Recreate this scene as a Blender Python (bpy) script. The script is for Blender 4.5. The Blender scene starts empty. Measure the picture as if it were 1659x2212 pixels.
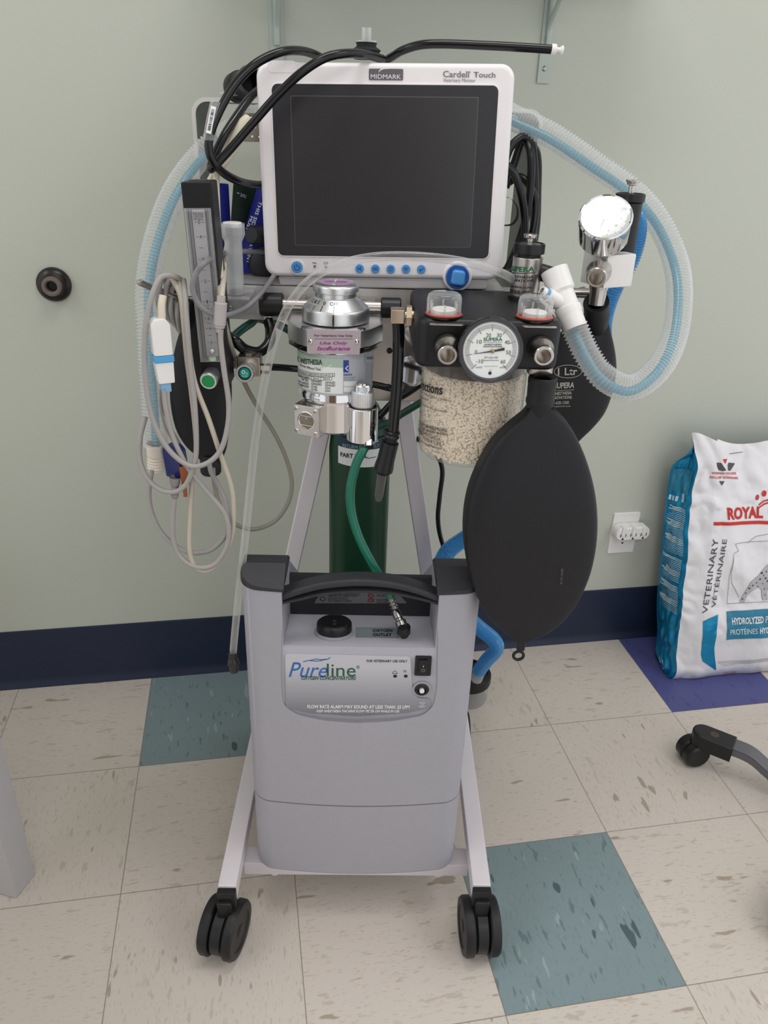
import bpy, bmesh, math, random
import numpy as np
from mathutils import Vector, Matrix
random.seed(7)
SC = bpy.context.scene
COL = SC.collection
# ------------------------------------------------------------------ camera
FPX, IW, IH = 1667.95, 1659.0, 2212.0
CAM = Vector((-0.01538922, -0.97363492, 1.22902601))
RW = Matrix(((0.9993754, -0.01579459, 0.03161229), (0.02106713, -0.45192893, -0.89180515), (0.02837221, 0.8919141, -0.45131391)))
cd = bpy.data.cameras.new('camera'); cam = bpy.data.objects.new('camera', cd); COL.objects.link(cam)
rx, ry, rz = (Vector(RW[0]), -Vector(RW[1]), -Vector(RW[2]))
cm = Matrix((rx, ry, rz)).transposed().to_4x4(); cm.translation = CAM
cam.matrix_world = cm
cd.sensor_fit = 'VERTICAL'; cd.sensor_height = 36.0; cd.lens = 36.0 * FPX / IH
cd.clip_start = 0.02
SC.camera = cam
# ------------------------------------------------------------------ light
SC.view_settings.view_transform = 'Standard'; SC.view_settings.look = 'None'
SC.view_settings.gamma = 1.0; SC.view_settings.use_curve_mapping = False
SC.view_settings.exposure = -0.1
wd = bpy.data.worlds.new('room_ambient'); SC.world = wd; wd.use_nodes = True
wd.node_tree.nodes['Background'].inputs[0].default_value = (0.97, 0.98, 1.0, 1)
wd.node_tree.nodes['Background'].inputs[1].default_value = 1.08
def area(name, loc, sx, sy, power, col=(1, 0.99, 0.985), rot=(0, 0, 0)):
    l = bpy.data.lights.new(name, 'AREA'); l.shape = 'RECTANGLE'; l.size = sx; l.size_y = sy; l.energy = power; l.color = col
    o = bpy.data.objects.new(name, l); o.location = loc; o.rotation_euler = rot; COL.objects.link(o); return o
area('ceiling_area_light', (0.10, -0.17, 2.55), 1.0, 0.3, 10, rot=(0, 0, math.radians(30)))
area('ceiling_area_light', (-1.75, -0.75, 2.55), 0.62, 1.25, 12)  # left light added as fill for the wall behind the cart
area('ceiling_area_light', (2.0, -0.8, 2.55), 0.62, 1.25, 12.5)
area('ceiling_area_light', (0.3, -2.2, 2.55), 1.25, 0.62, 14)
SC.cycles.use_denoising = True
SC.cycles.max_bounces = 10; SC.cycles.transparent_max_bounces = 40
SC.cycles.diffuse_bounces = 4; SC.cycles.glossy_bounces = 6
SC.cycles.caustics_reflective = False; SC.cycles.caustics_refractive = False
# ------------------------------------------------------------------ helpers
WA = math.radians(9.0)                     # the back wall turns 9 degrees from the cart
WM = Matrix.Rotation(WA, 4, 'Z'); WM.translation = Vector((-0.52169535, 0.54509995, 0))   # wall frame: x along wall, y into wall, z up
WMI = WM.inverted()
def ray(px, py):
    c = Vector(((px - IW / 2) / FPX, (py - IH / 2) / FPX, 1.0)); return RW.transposed() @ c
def V(px, py, Y):
    d = ray(px, py); return CAM + d * ((Y - CAM.y) / d.y)
def Zp(px, py, z):
    d = ray(px, py); return CAM + d * ((z - CAM.z) / d.z)
def Wl(px, py, off=0.0):                    # point on the wall (off metres in front of it)
    n = WM.to_3x3() @ Vector((0, 1, 0)); p0 = WM @ Vector((0, -off, 0)); d = ray(px, py)
    return CAM + d * ((p0 - CAM).dot(n) / d.dot(n))
def mpp(P): return Vector(RW[2]).dot(P - CAM) / FPX      # metres per photo pixel at P
def srgb(h):
    h = h.lstrip('#'); r = []
    for i in (0, 2, 4):
        c = int(h[i:i + 2], 16) / 255; r.append(c / 12.92 if c <= 0.04045 else ((c + 0.055) / 1.055) ** 2.4)
    return (*r, 1)
MATS = {}
def mat(name, col, rough=0.5, metal=0.0, spec=0.5, noise=0.06, nscale=60, bump=0.0, bscale=400, trans=0.0, ior=1.45, coat=0.0, aniso=None, alpha=1.0, emit=None):
    if name in MATS: return MATS[name]
    m = bpy.data.materials.new(name); m.use_nodes = True; MATS[name] = m
    nt = m.node_tree; b = nt.nodes['Principled BSDF']; c = srgb(col)
    b.inputs['Roughness'].default_value = rough; b.inputs['Metallic'].default_value = metal
    b.inputs['Specular IOR Level'].default_value = spec; b.inputs['IOR'].default_value = ior
    b.inputs['Transmission Weight'].default_value = trans; b.inputs['Coat Weight'].default_value = coat; b.inputs['Alpha'].default_value = alpha
    tc = nt.nodes.new('ShaderNodeTexCoord')
    if noise > 0:
        n = nt.nodes.new('ShaderNodeTexNoise'); n.inputs['Scale'].default_value = nscale; n.inputs['Detail'].default_value = 3
        nt.links.new(tc.outputs['Object'], n.inputs['Vector'])
        mx = nt.nodes.new('ShaderNodeMix'); mx.data_type = 'RGBA'
        mx.inputs[6].default_value = tuple(v * (1 - noise) for v in c[:3]) + (1,); mx.inputs[7].default_value = tuple(min(1, v * (1 + noise)) for v in c[:3]) + (1,)
        nt.links.new(n.outputs['Fac'], mx.inputs[0]); nt.links.new(mx.outputs[2], b.inputs['Base Color'])
    else: b.inputs['Base Color'].default_value = c
    if bump > 0:
        n2 = nt.nodes.new('ShaderNodeTexNoise'); n2.inputs['Scale'].default_value = bscale; n2.inputs['Detail'].default_value = 2
        nt.links.new(tc.outputs['Object'], n2.inputs['Vector'])
        bp = nt.nodes.new('ShaderNodeBump'); bp.inputs['Strength'].default_value = bump; bp.inputs['Distance'].default_value = 0.001
        nt.links.new(n2.outputs['Fac'], bp.inputs['Height']); nt.links.new(bp.outputs['Normal'], b.inputs['Normal'])
    if emit: b.inputs['Emission Color'].default_value = srgb(emit[0]); b.inputs['Emission Strength'].default_value = emit[1]
    return m
def clear(name, tint='#ffffff', body=0.12, rough=0.05, body_col='#f2f4f5', edge=0.55, ior=1.45):
    """thin clear plastic: see-through with a milky body and Fresnel shine"""
    if name in MATS: return MATS[name]
    m = bpy.data.materials.new(name); m.use_nodes = True; MATS[name] = m
    nt = m.node_tree; nt.nodes.clear(); N = nt.nodes.new; L = nt.links.new
    out = N('ShaderNodeOutputMaterial'); tr = N('ShaderNodeBsdfTransparent'); tr.inputs[0].default_value = srgb(tint)
    pr = N('ShaderNodeBsdfPrincipled'); pr.inputs['Base Color'].default_value = srgb(body_col); pr.inputs['Roughness'].default_value = rough
    tl = N('ShaderNodeBsdfTranslucent'); tl.inputs[0].default_value = srgb(body_col); pt = N('ShaderNodeMixShader'); pt.inputs[0].default_value = 0.5; L(pr.outputs[0], pt.inputs[1]); L(tl.outputs[0], pt.inputs[2])
    lw = N('ShaderNodeLayerWeight'); lw.inputs[0].default_value = 0.35
    mr = N('ShaderNodeMapRange'); mr.inputs[3].default_value = body; mr.inputs[4].default_value = edge
    L(lw.outputs['Facing'], mr.inputs[0])
    mx = N('ShaderNodeMixShader'); L(mr.outputs[0], mx.inputs[0]); L(tr.outputs[0], mx.inputs[1]); L(pt.outputs[0], mx.inputs[2])
    gl = N('ShaderNodeBsdfGlossy'); gl.inputs['Roughness'].default_value = rough
    fr = N('ShaderNodeFresnel'); fr.inputs[0].default_value = ior
    m2 = N('ShaderNodeMixShader'); ge = N('ShaderNodeNewGeometry'); iv = N('ShaderNodeMath'); iv.operation = 'SUBTRACT'; iv.inputs[0].default_value = 1.0; L(ge.outputs['Backfacing'], iv.inputs[1]); ml = N('ShaderNodeMath'); ml.operation = 'MULTIPLY'; L(fr.outputs[0], ml.inputs[0]); L(iv.outputs[0], ml.inputs[1]); L(ml.outputs[0], m2.inputs[0]); L(mx.outputs[0], m2.inputs[1]); L(gl.outputs[0], m2.inputs[2])
    L(m2.outputs[0], out.inputs[0]); return m
LOC = {}
def root(name, loc, label, cat, group=None):
    o = bpy.data.objects.new(name, None); o.empty_display_size = 0.05; COL.objects.link(o); o.location = loc
    o['label'] = label; o['category'] = cat
    if group: o['group'] = group
    LOC[o] = Vector(loc); return o
def tag(o, label, cat, group=None):
    o['label'] = label; o['category'] = cat
    if group: o['group'] = group
    return o
class G:
    """collects shapes in world coordinates"""
    def __init__(s): s.bm = bmesh.new(); s.mi = 0
    def _merge(s, b, M=None):
        for f in b.faces: f.material_index = s.mi
        me = bpy.data.meshes.new('t'); b.to_mesh(me); b.free()
        if M is not None: me.transform(M)
        s.bm.from_mesh(me); bpy.data.meshes.remove(me); return s
    def box(s, c, size, M=None, bevel=0.0, seg=2):
        b = bmesh.new(); bmesh.ops.create_cube(b, size=1.0)
        for v in b.verts: v.co = Vector((v.co.x * size[0] + c[0], v.co.y * size[1] + c[1], v.co.z * size[2] + c[2]))
        if bevel > 0: bmesh.ops.bevel(b, geom=b.edges[:], offset=bevel, segments=seg, affect='EDGES', profile=0.5)
        return s._merge(b, M)
    def bar(s, p0, p1, w, h, up=(0, 0, 1), bevel=0.0, seg=2):
        """box from p0 to p1, w wide, h high"""
        p0, p1 = Vector(p0), Vector(p1); z = (p1 - p0); L = z.length; z.normalize(); x = Vector(up).cross(z).normalized(); y = z.cross(x)
        M = Matrix((x, y, z)).transposed().to_4x4(); M.translation = (p0 + p1) / 2
        return s.box((0, 0, 0), (w, h, L), M, bevel, seg)
    def prism(s, pts, M, h0, h1, bevel=0.0, seg=2, bevel_back=False):
        """polygon (u,v) pushed along the frame's w from h0 to h1"""
        b = bmesh.new(); a = [b.verts.new((p[0], p[1], h0)) for p in pts]; c = [b.verts.new((p[0], p[1], h1)) for p in pts]; n = len(pts)
        b.faces.new(a[::-1]); top = b.faces.new(c)
        for i in range(n): b.faces.new((a[i], a[(i + 1) % n], c[(i + 1) % n], c[i]))
        bmesh.ops.recalc_face_normals(b, faces=b.faces[:])
        if bevel > 0:
            e = set(top.edges)
            if bevel_back: e.update([x for f in b.faces if f.verts[:] and all(v in a for v in f.verts) for x in f.edges])
            bmesh.ops.bevel(b, geom=list(e), offset=bevel, segments=seg, affect='EDGES', profile=0.5)
        return s._merge(b, M)
    def lathe(s, prof, o, axis=(0, 0, 1), n=48, xref=(1, 0, 0), knurl=None, close=False):
        """prof: (radius, distance along the axis)"""
        o = Vector(o); z = Vector(axis).normalized(); x = Vector(xref); x = (x - z * x.dot(z))
        if x.length < 1e-5: x = Vector((0, 1, 0)); x = x - z * x.dot(z)
        x.normalize(); y = z.cross(x)
        b = bmesh.new(); rings = []
        for r, t in prof:
            if r < 1e-6: rings.append([b.verts.new(o + z * t)])
            else:
                ring = []
                for k in range(n):
                    a = 2 * math.pi * k / n; rr = r - (knurl if knurl and k % 2 else 0)
                    ring.append(b.verts.new(o + z * t + (x * math.cos(a) + y * math.sin(a)) * rr))
                rings.append(ring)
        if close: rings.append(rings[0])
        for A, B in zip(rings, rings[1:]):
            if len(A) == 1 and len(B) == 1: continue
            for k in range(n):
                k2 = (k + 1) % n
                if len(A) == 1: b.faces.new((A[0], B[k2], B[k]))
                elif len(B) == 1: b.faces.new((A[k], A[k2], B[0]))
                else: b.faces.new((A[k], A[k2], B[k2], B[k]))
        bmesh.ops.recalc_face_normals(b, faces=b.faces[:])
        return s._merge(b)
    def cyl(s, p0, p1, r, r1=None, n=32, bevel=0.0):
        p0, p1 = Vector(p0), Vector(p1); L = (p1 - p0).length; r1 = r if r1 is None else r1; e = bevel
        pr = [(0, 0), (r - e, 0), (r, e), (r1, L - e), (r1 - e, L), (0, L)] if e > 0 else [(0, 0), (r, 0), (r1, L), (0, L)]
        return s.lathe(pr, p0, p1 - p0, n)
    def tube(s, pts, r, n=12, caps=True, flat=None):
        """pts: world points; r: radius or list; flat: (w,h) ribbon"""
        pts = [Vector(p) for p in pts]; m = len(pts); b = bmesh.new(); rings = []
        T = [(pts[min(i + 1, m - 1)] - pts[max(i - 1, 0)]).normalized() for i in range(m)]
        u = T[0].orthogonal().normalized()
        for i in range(m):
            u = (u - T[i] * u.dot(T[i])).normalized(); w = T[i].cross(u); rr = r[i] if hasattr(r, '__len__') else r
            ring = []
            for k in range(n):
                a = 2 * math.pi * k / n
                ring.append(b.verts.new(pts[i] + (u * math.cos(a) + w * math.sin(a)) * rr))
            rings.append(ring)
        for A, B in zip(rings, rings[1:]):
            for k in range(n): b.faces.new((A[k], A[(k + 1) % n], B[(k + 1) % n], B[k]))
        if caps: b.faces.new(rings[0][::-1]); b.faces.new(rings[-1])
        return s._merge(b)
    def grid(s, fn, nu, nv, flip=False):
        b = bmesh.new(); vs = [[b.verts.new(fn(i / nu, j / nv)) for j in range(nv + 1)] for i in range(nu + 1)]
        for i in range(nu):
            for j in range(nv):
                q = (vs[i][j], vs[i + 1][j], vs[i + 1][j + 1], vs[i][j + 1]); b.faces.new(q[::-1] if flip else q)
        return s._merge(b)
    def sphere(s, c, r, sx=1, sy=1, sz=1, n=20, M=None):
        b = bmesh.new(); bmesh.ops.create_uvsphere(b, u_segments=n, v_segments=max(6, n // 2), radius=r)
        for v in b.verts: v.co = Vector((v.co.x * sx + c[0], v.co.y * sy + c[1], v.co.z * sz + c[2]))
        return s._merge(b, M)
    def poly(s, pts):
        b = bmesh.new(); b.faces.new([b.verts.new(p) for p in pts]); return s._merge(b)
def part(name, g, mats, parent=None, smooth=True, angle=38, loc=None, me=None):
    if me is None:
        me = bpy.data.meshes.new(name); g.bm.to_mesh(me); g.bm.free()
    else: me.name = name
    o = bpy.data.objects.new(name, me); COL.objects.link(o)
    base = LOC[parent] if parent is not None else Vector(loc if loc is not None else (0, 0, 0))
    me.transform(Matrix.Translation(-base)); LOC[o] = base
    if parent is not None: o.parent = parent
    else: o.location = base
    for m in (mats if isinstance(mats, (list, tuple)) else [mats]): me.materials.append(m)
    if smooth and len(me.polygons):
        me.polygons.foreach_set('use_smooth', [True] * len(me.polygons)); me.set_sharp_from_angle(angle=math.radians(angle))
        wn = o.modifiers.new('weighted_normals', 'WEIGHTED_NORMAL'); wn.keep_sharp = True
    me.update(); return o
def spline(ctrl, n=14):
    """Catmull-Rom through the control points"""
    c = [Vector(p) for p in ctrl]; c = [c[0] * 2 - c[1]] + c + [c[-1] * 2 - c[-2]]; out = []
    for i in range(1, len(c) - 2):
        p0, p1, p2, p3 = c[i - 1:i + 3]
        for k in range(n):
            t = k / n; out.append(0.5 * ((2 * p1) + (p2 - p0) * t + (2 * p0 - 5 * p1 + 4 * p2 - p3) * t * t + (3 * p1 - p0 - 3 * p2 + p3) * t ** 3))
    out.append(c[-2]); return out
def P3(l): return [V(*p) for p in l]
def resample(pts, step):
    d = [0]
    for a, b in zip(pts, pts[1:]): d.append(d[-1] + (b - a).length)
    n = max(2, int(d[-1] / step)); out = []; j = 0
    for i in range(n + 1):
        t = d[-1] * i / n
        while j < len(d) - 2 and d[j + 1] < t: j += 1
        f = (t - d[j]) / max(1e-9, d[j + 1] - d[j]); out.append(pts[j].lerp(pts[j + 1], min(1, f)))
    return out
class Plane:
    def __init__(s, o, x, up):
        s.o = Vector(o); s.x = Vector(x).normalized(); u = Vector(up); s.n = s.x.cross(u).normalized(); s.y = s.n.cross(s.x)
        s.M = Matrix((s.x, s.y, s.n)).transposed().to_4x4(); s.M.translation = s.o
    def uv(s, px, py):
        d = ray(px, py); p = CAM + d * ((s.o - CAM).dot(s.n) / d.dot(s.n)) - s.o; return Vector((p.dot(s.x), p.dot(s.y)))
    def pt(s, u, v, h=0.0): return s.o + s.x * u + s.y * v + s.n * h
    def w(s, px, py, h=0.0): return s.pt(*s.uv(px, py), h)
class Cyl:
    """upright cylinder: u = arc length from its front (toward -Y), v = height"""
    def __init__(s, cx, cy, r): s.c = Vector((cx, cy, 0)); s.r = r
    def uv(s, px, py):
        d = ray(px, py); o = CAM - s.c; a = d.x ** 2 + d.y ** 2; b = 2 * (o.x * d.x + o.y * d.y); c = o.x ** 2 + o.y ** 2 - s.r ** 2
        q = max(0, b * b - 4 * a * c); t = (-b - math.sqrt(q)) / (2 * a); p = o + d * t
        return Vector((math.atan2(p.x, -p.y) * s.r, p.z))
    def pt(s, u, v, h=0.0):
        a = u / s.r; r = s.r + h; return s.c + Vector((math.sin(a) * r, -math.cos(a) * r, v))
class Surf:
    """any parametric surface fn(u,v,h)"""
    def __init__(s, fn): s.fn = fn
    def pt(s, u, v, h=0.0): return s.fn(u, v, h)
def rrect(x0, y0, x1, y1, r, n=6):
    out = []
    for cx, cy, a0 in ((x1 - r, y1 - r, 0), (x0 + r, y1 - r, 90), (x0 + r, y0 + r, 180), (x1 - r, y0 + r, 270)):
        for k in range(n + 1):
            a = math.radians(a0 + 90 * k / n); out.append((cx + r * math.cos(a), cy + r * math.sin(a)))
    return out
def rpoly(pts, r, n=6):
    """polygon with rounded corners"""
    P = [Vector(p).to_2d() for p in pts]; out = []; m = len(P)
    for i in range(m):
        a, b, c = P[i - 1], P[i], P[(i + 1) % m]; d1 = (a - b).normalized(); d2 = (c - b).normalized()
        rr = min(r, (a - b).length / 2.1, (c - b).length / 2.1); s0, s1 = b + d1 * rr, b + d2 * rr
        for k in range(n + 1):
            t = k / n; out.append(tuple(s0 * (1 - t) ** 2 + b * 2 * t * (1 - t) + s1 * t * t))
    return out
def ngon(cx, cy, r, n=32, ry=None): return [(cx + r * math.cos(2 * math.pi * k / n), cy + (ry or r) * math.sin(2 * math.pi * k / n)) for k in range(n)]
def glyphs(s, bold=0.0, italic=0.0, res=3, tight=1.0):
    cu = bpy.data.curves.new('lettering', 'FONT'); cu.body = s; cu.size = 1.0; cu.offset = bold; cu.shear = italic; cu.resolution_u = res; cu.fill_mode = 'FRONT'; cu.space_character = tight
    o = bpy.data.objects.new('lettering', cu); COL.objects.link(o); dg = bpy.context.evaluated_depsgraph_get()
    me = bpy.data.meshes.new_from_object(o.evaluated_get(dg)); bpy.data.objects.remove(o); bpy.data.curves.remove(cu); return me
class Ink:
    """print on a surface: lettering and marks gathered in one flat mesh per colour"""
    def __init__(s, F, h=0.0004, step=0): s.F = F; s.h = h; s.g = G(); s.step = step
    def text(s, t, box, bold=0.0, italic=0.0, h=None, sub=0, uvbox=None, rot=0, tight=1.0):
        """box in photo pixels x0,y0,x1,y1 (baseline from (x0,y1) to (x1,y1b)); uvbox gives surface units instead"""
        me = glyphs(t, bold, italic, tight=tight)
        if not me.vertices: return s
        co = [v.co.copy() for v in me.vertices]; x0 = min(c.x for c in co); x1 = max(c.x for c in co); y0 = min(c.y for c in co); y1 = max(c.y for c in co)
        if uvbox: a = Vector(uvbox[0]); b = Vector(uvbox[1]); c = Vector(uvbox[2])
        else:
            X0, Y0, X1, Y1 = box[:4]; Y2 = box[4] if len(box) > 4 else Y1
            a = s.F.uv(X0, Y1); b = s.F.uv(X1, Y2); c = s.F.uv(X0, Y0)
        hh = s.h if h is None else h
        b2 = bmesh.new(); b2.from_mesh(me); bpy.data.meshes.remove(me)
        if sub: bmesh.ops.subdivide_edges(b2, edges=b2.edges[:], cuts=sub)
        for v in b2.verts:
            fu = (v.co.x - x0) / max(1e-6, x1 - x0); fv = (v.co.y - y0) / max(1e-6, y1 - y0); q = a + (b - a) * fu + (c - a) * fv
            v.co = s.F.pt(q.x, q.y, hh)
        s.g._merge(b2); return s
    def rect(s, box, h=None, nu=8, nv=1, uvq=None):
        """box x0,y0,x1,y1 in pixels or four uv corners"""
        q = uvq or [s.F.uv(box[0], box[3]), s.F.uv(box[2], box[3]), s.F.uv(box[2], box[1]), s.F.uv(box[0], box[1])]
        q = [Vector(p) for p in q]; hh = s.h if h is None else h
        def fn(a, b): p = (q[0] * (1 - a) + q[1] * a) * (1 - b) + (q[3] * (1 - a) + q[2] * a) * b; return s.F.pt(p.x, p.y, hh)
        s.g.grid(fn, nu, nv); return s
    def poly(s, px, h=None, uv=False, fine=0):
        hh = s.h if h is None else h
        if fine:                            # cut into small faces so that it follows a wrinkled surface
            b = bmesh.new(); f = b.faces.new([b.verts.new((*(p if uv else s.F.uv(*p)), 0)) for p in px]); bmesh.ops.triangulate(b, faces=[f])
            for _ in range(fine): bmesh.ops.subdivide_edges(b, edges=b.edges[:], cuts=1, use_grid_fill=True)
            for v in b.verts: v.co = s.F.pt(v.co.x, v.co.y, hh)
            s.g._merge(b); return s
        s.g.poly([s.F.pt(*(p if uv else s.F.uv(*p)), hh) for p in px]); return s
    def line(s, px, w, h=None, uv=False, closed=False):
        """stroke of width w metres through pixel points"""
        hh = s.h if h is None else h; Q = [Vector(p) if uv else s.F.uv(*p) for p in px]
        if closed: Q.append(Q[0])
        if s.step:
            R_ = [Q[0]]
            for a, b in zip(Q, Q[1:]): n_ = max(1, int((b - a).length / s.step)); R_ += [a.lerp(b, (k + 1) / n_) for k in range(n_)]
            Q = R_
        for a, b in zip(Q, Q[1:]):
            d = (b - a)
            if d.length < 1e-7: continue
            d.normalize(); n = Vector((-d.y, d.x)) * w / 2; e = d * w * 0.25
            s.g.poly([s.F.pt(*p, hh) for p in (a - n - e, b - n + e, b + n + e, a + n - e)])
        return s
    def ring(s, cx, cy, r, w, uv=True, n=28, h=None, a0=0, a1=360, ry=None):
        return s.line([(cx + r * math.cos(math.radians(a0 + (a1 - a0) * k / n)), cy + (ry or r) * math.sin(math.radians(a0 + (a1 - a0) * k / n))) for k in range(n + 1)], w, h, uv=True)
    def dot(s, cx, cy, r, h=None, n=16, ry=None): return s.poly(ngon(cx, cy, r, n, ry), h, uv=True)
    def done(s, name, m, parent): return part(name, s.g, m, parent, smooth=False)
def boolean(o, cutters, op='DIFFERENCE'):
    for c in cutters:
        md = o.modifiers.new('b', 'BOOLEAN'); md.operation = op; md.object = c; md.solver = 'EXACT'
    dg = bpy.context.evaluated_depsgraph_get(); me = bpy.data.meshes.new_from_object(o.evaluated_get(dg))
    o.modifiers.clear(); old = o.data; o.data = me; bpy.data.meshes.remove(old)
    for c in cutters: bpy.data.objects.remove(c)
    me.polygons.foreach_set('use_smooth', [True] * len(me.polygons)); me.set_sharp_from_angle(angle=math.radians(38)); wn = o.modifiers.new('weighted_normals', 'WEIGHTED_NORMAL'); wn.keep_sharp = True; return o
class NB:
    """short node-tree writer"""
    def __init__(s, m): s.m = m; s.nt = m.node_tree; s.nt.nodes.clear()
    def n(s, t, **k):
        o = s.nt.nodes.new('ShaderNode' + t)
        for a, b in k.items(): setattr(o, a, b)
        return o
    def put(s, v, sock):
        if isinstance(v, (int, float)): sock.default_value = v
        elif isinstance(v, tuple): sock.default_value = v
        else: s.nt.links.new(v, sock)
    def math(s, op, a, b=0.0, c=None):
        o = s.n('Math', operation=op); s.put(a, o.inputs[0]); s.put(b, o.inputs[1])
        if c is not None: s.put(c, o.inputs[2])
        return o.outputs[0]
    def mix(s, f, a, b):
        o = s.n('Mix', data_type='RGBA'); s.put(f, o.inputs[0]); s.put(a, o.inputs[6]); s.put(b, o.inputs[7]); return o.outputs[2]
    def noise(s, vec, scale, detail=2.0, rough=0.5):
        o = s.n('TexNoise'); s.put(vec, o.inputs['Vector']); o.inputs['Scale'].default_value = scale; o.inputs['Detail'].default_value = detail; o.inputs['Roughness'].default_value = rough; return o.outputs['Fac']
    def ramp(s, v, a, b):
        o = s.n('MapRange'); s.put(v, o.inputs[0]); o.inputs[1].default_value = a; o.inputs[2].default_value = b; return o.outputs[0]
    def xyz(s, x, y, z):
        o = s.n('CombineXYZ'); s.put(x, o.inputs[0]); s.put(y, o.inputs[1]); s.put(z, o.inputs[2]); return o.outputs[0]
# ------------------------------------------------------------------ materials
TILE = 0.3048
def floor_mat():
    m = bpy.data.materials.new('vinyl_tile_floor'); m.use_nodes = True; b = NB(m)
    out = b.n('OutputMaterial'); pr = b.n('BsdfPrincipled'); b.nt.links.new(pr.outputs[0], out.inputs[0])
    tc = b.n('TexCoord'); sp = b.n('SeparateXYZ'); b.nt.links.new(tc.outputs['Object'], sp.inputs[0])
    x = b.math('DIVIDE', sp.outputs[0], TILE); y = b.math('DIVIDE', sp.outputs[1], -TILE)
    ix = b.math('FLOOR', x); iy = b.math('FLOOR', y); fx = b.math('FRACT', x); fy = b.math('FRACT', y)
    def at(i, j): return b.math('MULTIPLY', b.math('COMPARE', ix, float(i), 0.1), b.math('COMPARE', iy, float(j), 0.1))
    teal = b.math('MAXIMUM', at(0, 0), at(2, 2)); blue = at(4, 0)
    par = b.math('MODULO', b.math('ADD', b.math('ABSOLUTE', b.math('ADD', ix, iy)), 1.0), 2.0)
    ax = b.math('ADD', b.math('MULTIPLY', fx, b.math('MULTIPLY_ADD', par, 2.6, 1.0)), b.math('MULTIPLY', ix, 7.31))
    ay = b.math('ADD', b.math('MULTIPLY', fy, b.math('MULTIPLY_ADD', par, -2.6, 3.6)), b.math('MULTIPLY', iy, 9.17))
    vec = b.xyz(ax, ay, b.math('MULTIPLY_ADD', ix, 3.7, b.math('MULTIPLY', iy, 5.1)))
    big = b.ramp(b.noise(vec, 3.6, 2.0, 0.45), 0.70, 0.72)
    mid = b.ramp(b.noise(vec, 8.0, 2.0, 0.5), 0.64, 0.68)
    fine = b.ramp(b.noise(vec, 24.0, 3.0, 0.55), 0.57, 0.66)
    pale = b.ramp(b.noise(b.xyz(ay, ax, 4.2), 5.0, 2.0, 0.4), 0.68, 0.71)
    cloud = b.noise(tc.outputs['Object'], 3.0, 3.0)
    cream = b.mix(cloud, srgb('#cbc1b6'), srgb('#d1c8c0'))
    cream = b.mix(b.math('MULTIPLY', fine, 0.30), cream, srgb('#a3937f'))
    cream = b.mix(b.math('MULTIPLY', mid, 0.35), cream, srgb('#a08e7c'))
    cream = b.mix(b.math('MULTIPLY', big, 0.7), cream, srgb('#96826f'))
    tl = b.mix(cloud, srgb('#7b8d90'), srgb('#849599'))
    tl = b.mix(b.math('MULTIPLY', fine, 0.4), tl, srgb('#6a7f84'))
    tl = b.mix(b.math('MULTIPLY', pale, 0.5), tl, srgb('#a5b4b4'))
    tl = b.mix(b.math('MULTIPLY', mid, 0.55), tl, srgb('#4f666b'))
    tl = b.mix(b.math('MULTIPLY', big, 0.9), tl, srgb('#43585d'))
    bl = b.mix(cloud, srgb('#4d5085'), srgb('#54578c'))
    bl = b.mix(b.math('MULTIPLY', mid, 0.45), bl, srgb('#3a3c66'))
    c = b.mix(teal, cream, tl); c = b.mix(blue, c, bl)
    ex = b.math('MINIMUM', fx, b.math('SUBTRACT', 1.0, fx)); ey = b.math('MINIMUM', fy, b.math('SUBTRACT', 1.0, fy))
    ln = b.math('SUBTRACT', 1.0, b.ramp(b.math('MINIMUM', ex, ey), 0.0014, 0.0038))
    c = b.mix(b.math('MULTIPLY', ln, 0.7), c, srgb('#6a5a48'))
    b.nt.links.new(c, pr.inputs['Base Color']); pr.inputs['Roughness'].default_value = 0.42; pr.inputs['Specular IOR Level'].default_value = 0.35
    bp = b.n('Bump'); bp.inputs['Strength'].default_value = 0.12; bp.inputs['Distance'].default_value = 0.002
    b.nt.links.new(b.noise(tc.outputs['Object'], 25.0, 2.0), bp.inputs['Height']); b.nt.links.new(bp.outputs[0], pr.inputs['Normal'])
    return m
def wall_mat():
    m = bpy.data.materials.new('painted_wall'); m.use_nodes = True; b = NB(m)
    out = b.n('OutputMaterial'); pr = b.n('BsdfPrincipled'); b.nt.links.new(pr.outputs[0], out.inputs[0])
    tc = b.n('TexCoord'); o = tc.outputs['Object']
    c = b.mix(b.noise(o, 2.5, 4.0), srgb('#bcc0b4'), srgb('#c1c5ba'))
    c = b.mix(b.math('MULTIPLY', b.ramp(b.noise(o, 9.0, 3.0), 0.72, 0.8), 0.25), c, srgb('#a9a695'))
    b.nt.links.new(c, pr.inputs['Base Color']); pr.inputs['Roughness'].default_value = 0.55; pr.inputs['Specular IOR Level'].default_value = 0.3
    bp = b.n('Bump'); bp.inputs['Strength'].default_value = 0.15; bp.inputs['Distance'].default_value = 0.001
    b.nt.links.new(b.noise(o, 180.0, 2.0), bp.inputs['Height']); b.nt.links.new(bp.outputs[0], pr.inputs['Normal']); return m
M_FLOOR = floor_mat(); M_WALL = wall_mat()
M_CEIL = mat('ceiling_paint', '#e4e3de', 0.8, bump=0.2, bscale=120)
M_NAVY = mat('navy_rubber_base', '#1f2940', 0.42, noise=0.12, nscale=25)
M_WMET = mat('white_powder_coat', '#dcd5da', 0.4, noise=0.03, bump=0.05, bscale=900)
M_STEEL = mat('brushed_steel', '#b9b3ae', 0.3, 1.0, noise=0.08, nscale=30)
M_ALU = mat('aluminium', '#e2e3e5', 0.34, 1.0, noise=0.04)
M_CHROME = mat('chrome', '#e6e6e8', 0.07, 1.0, noise=0.02)
M_DCHROME = mat('dark_chrome', '#8b8886', 0.14, 1.0, noise=0.05)
M_NICKEL = mat('nickel', '#c6c1bb', 0.24, 1.0, noise=0.06)
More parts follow.
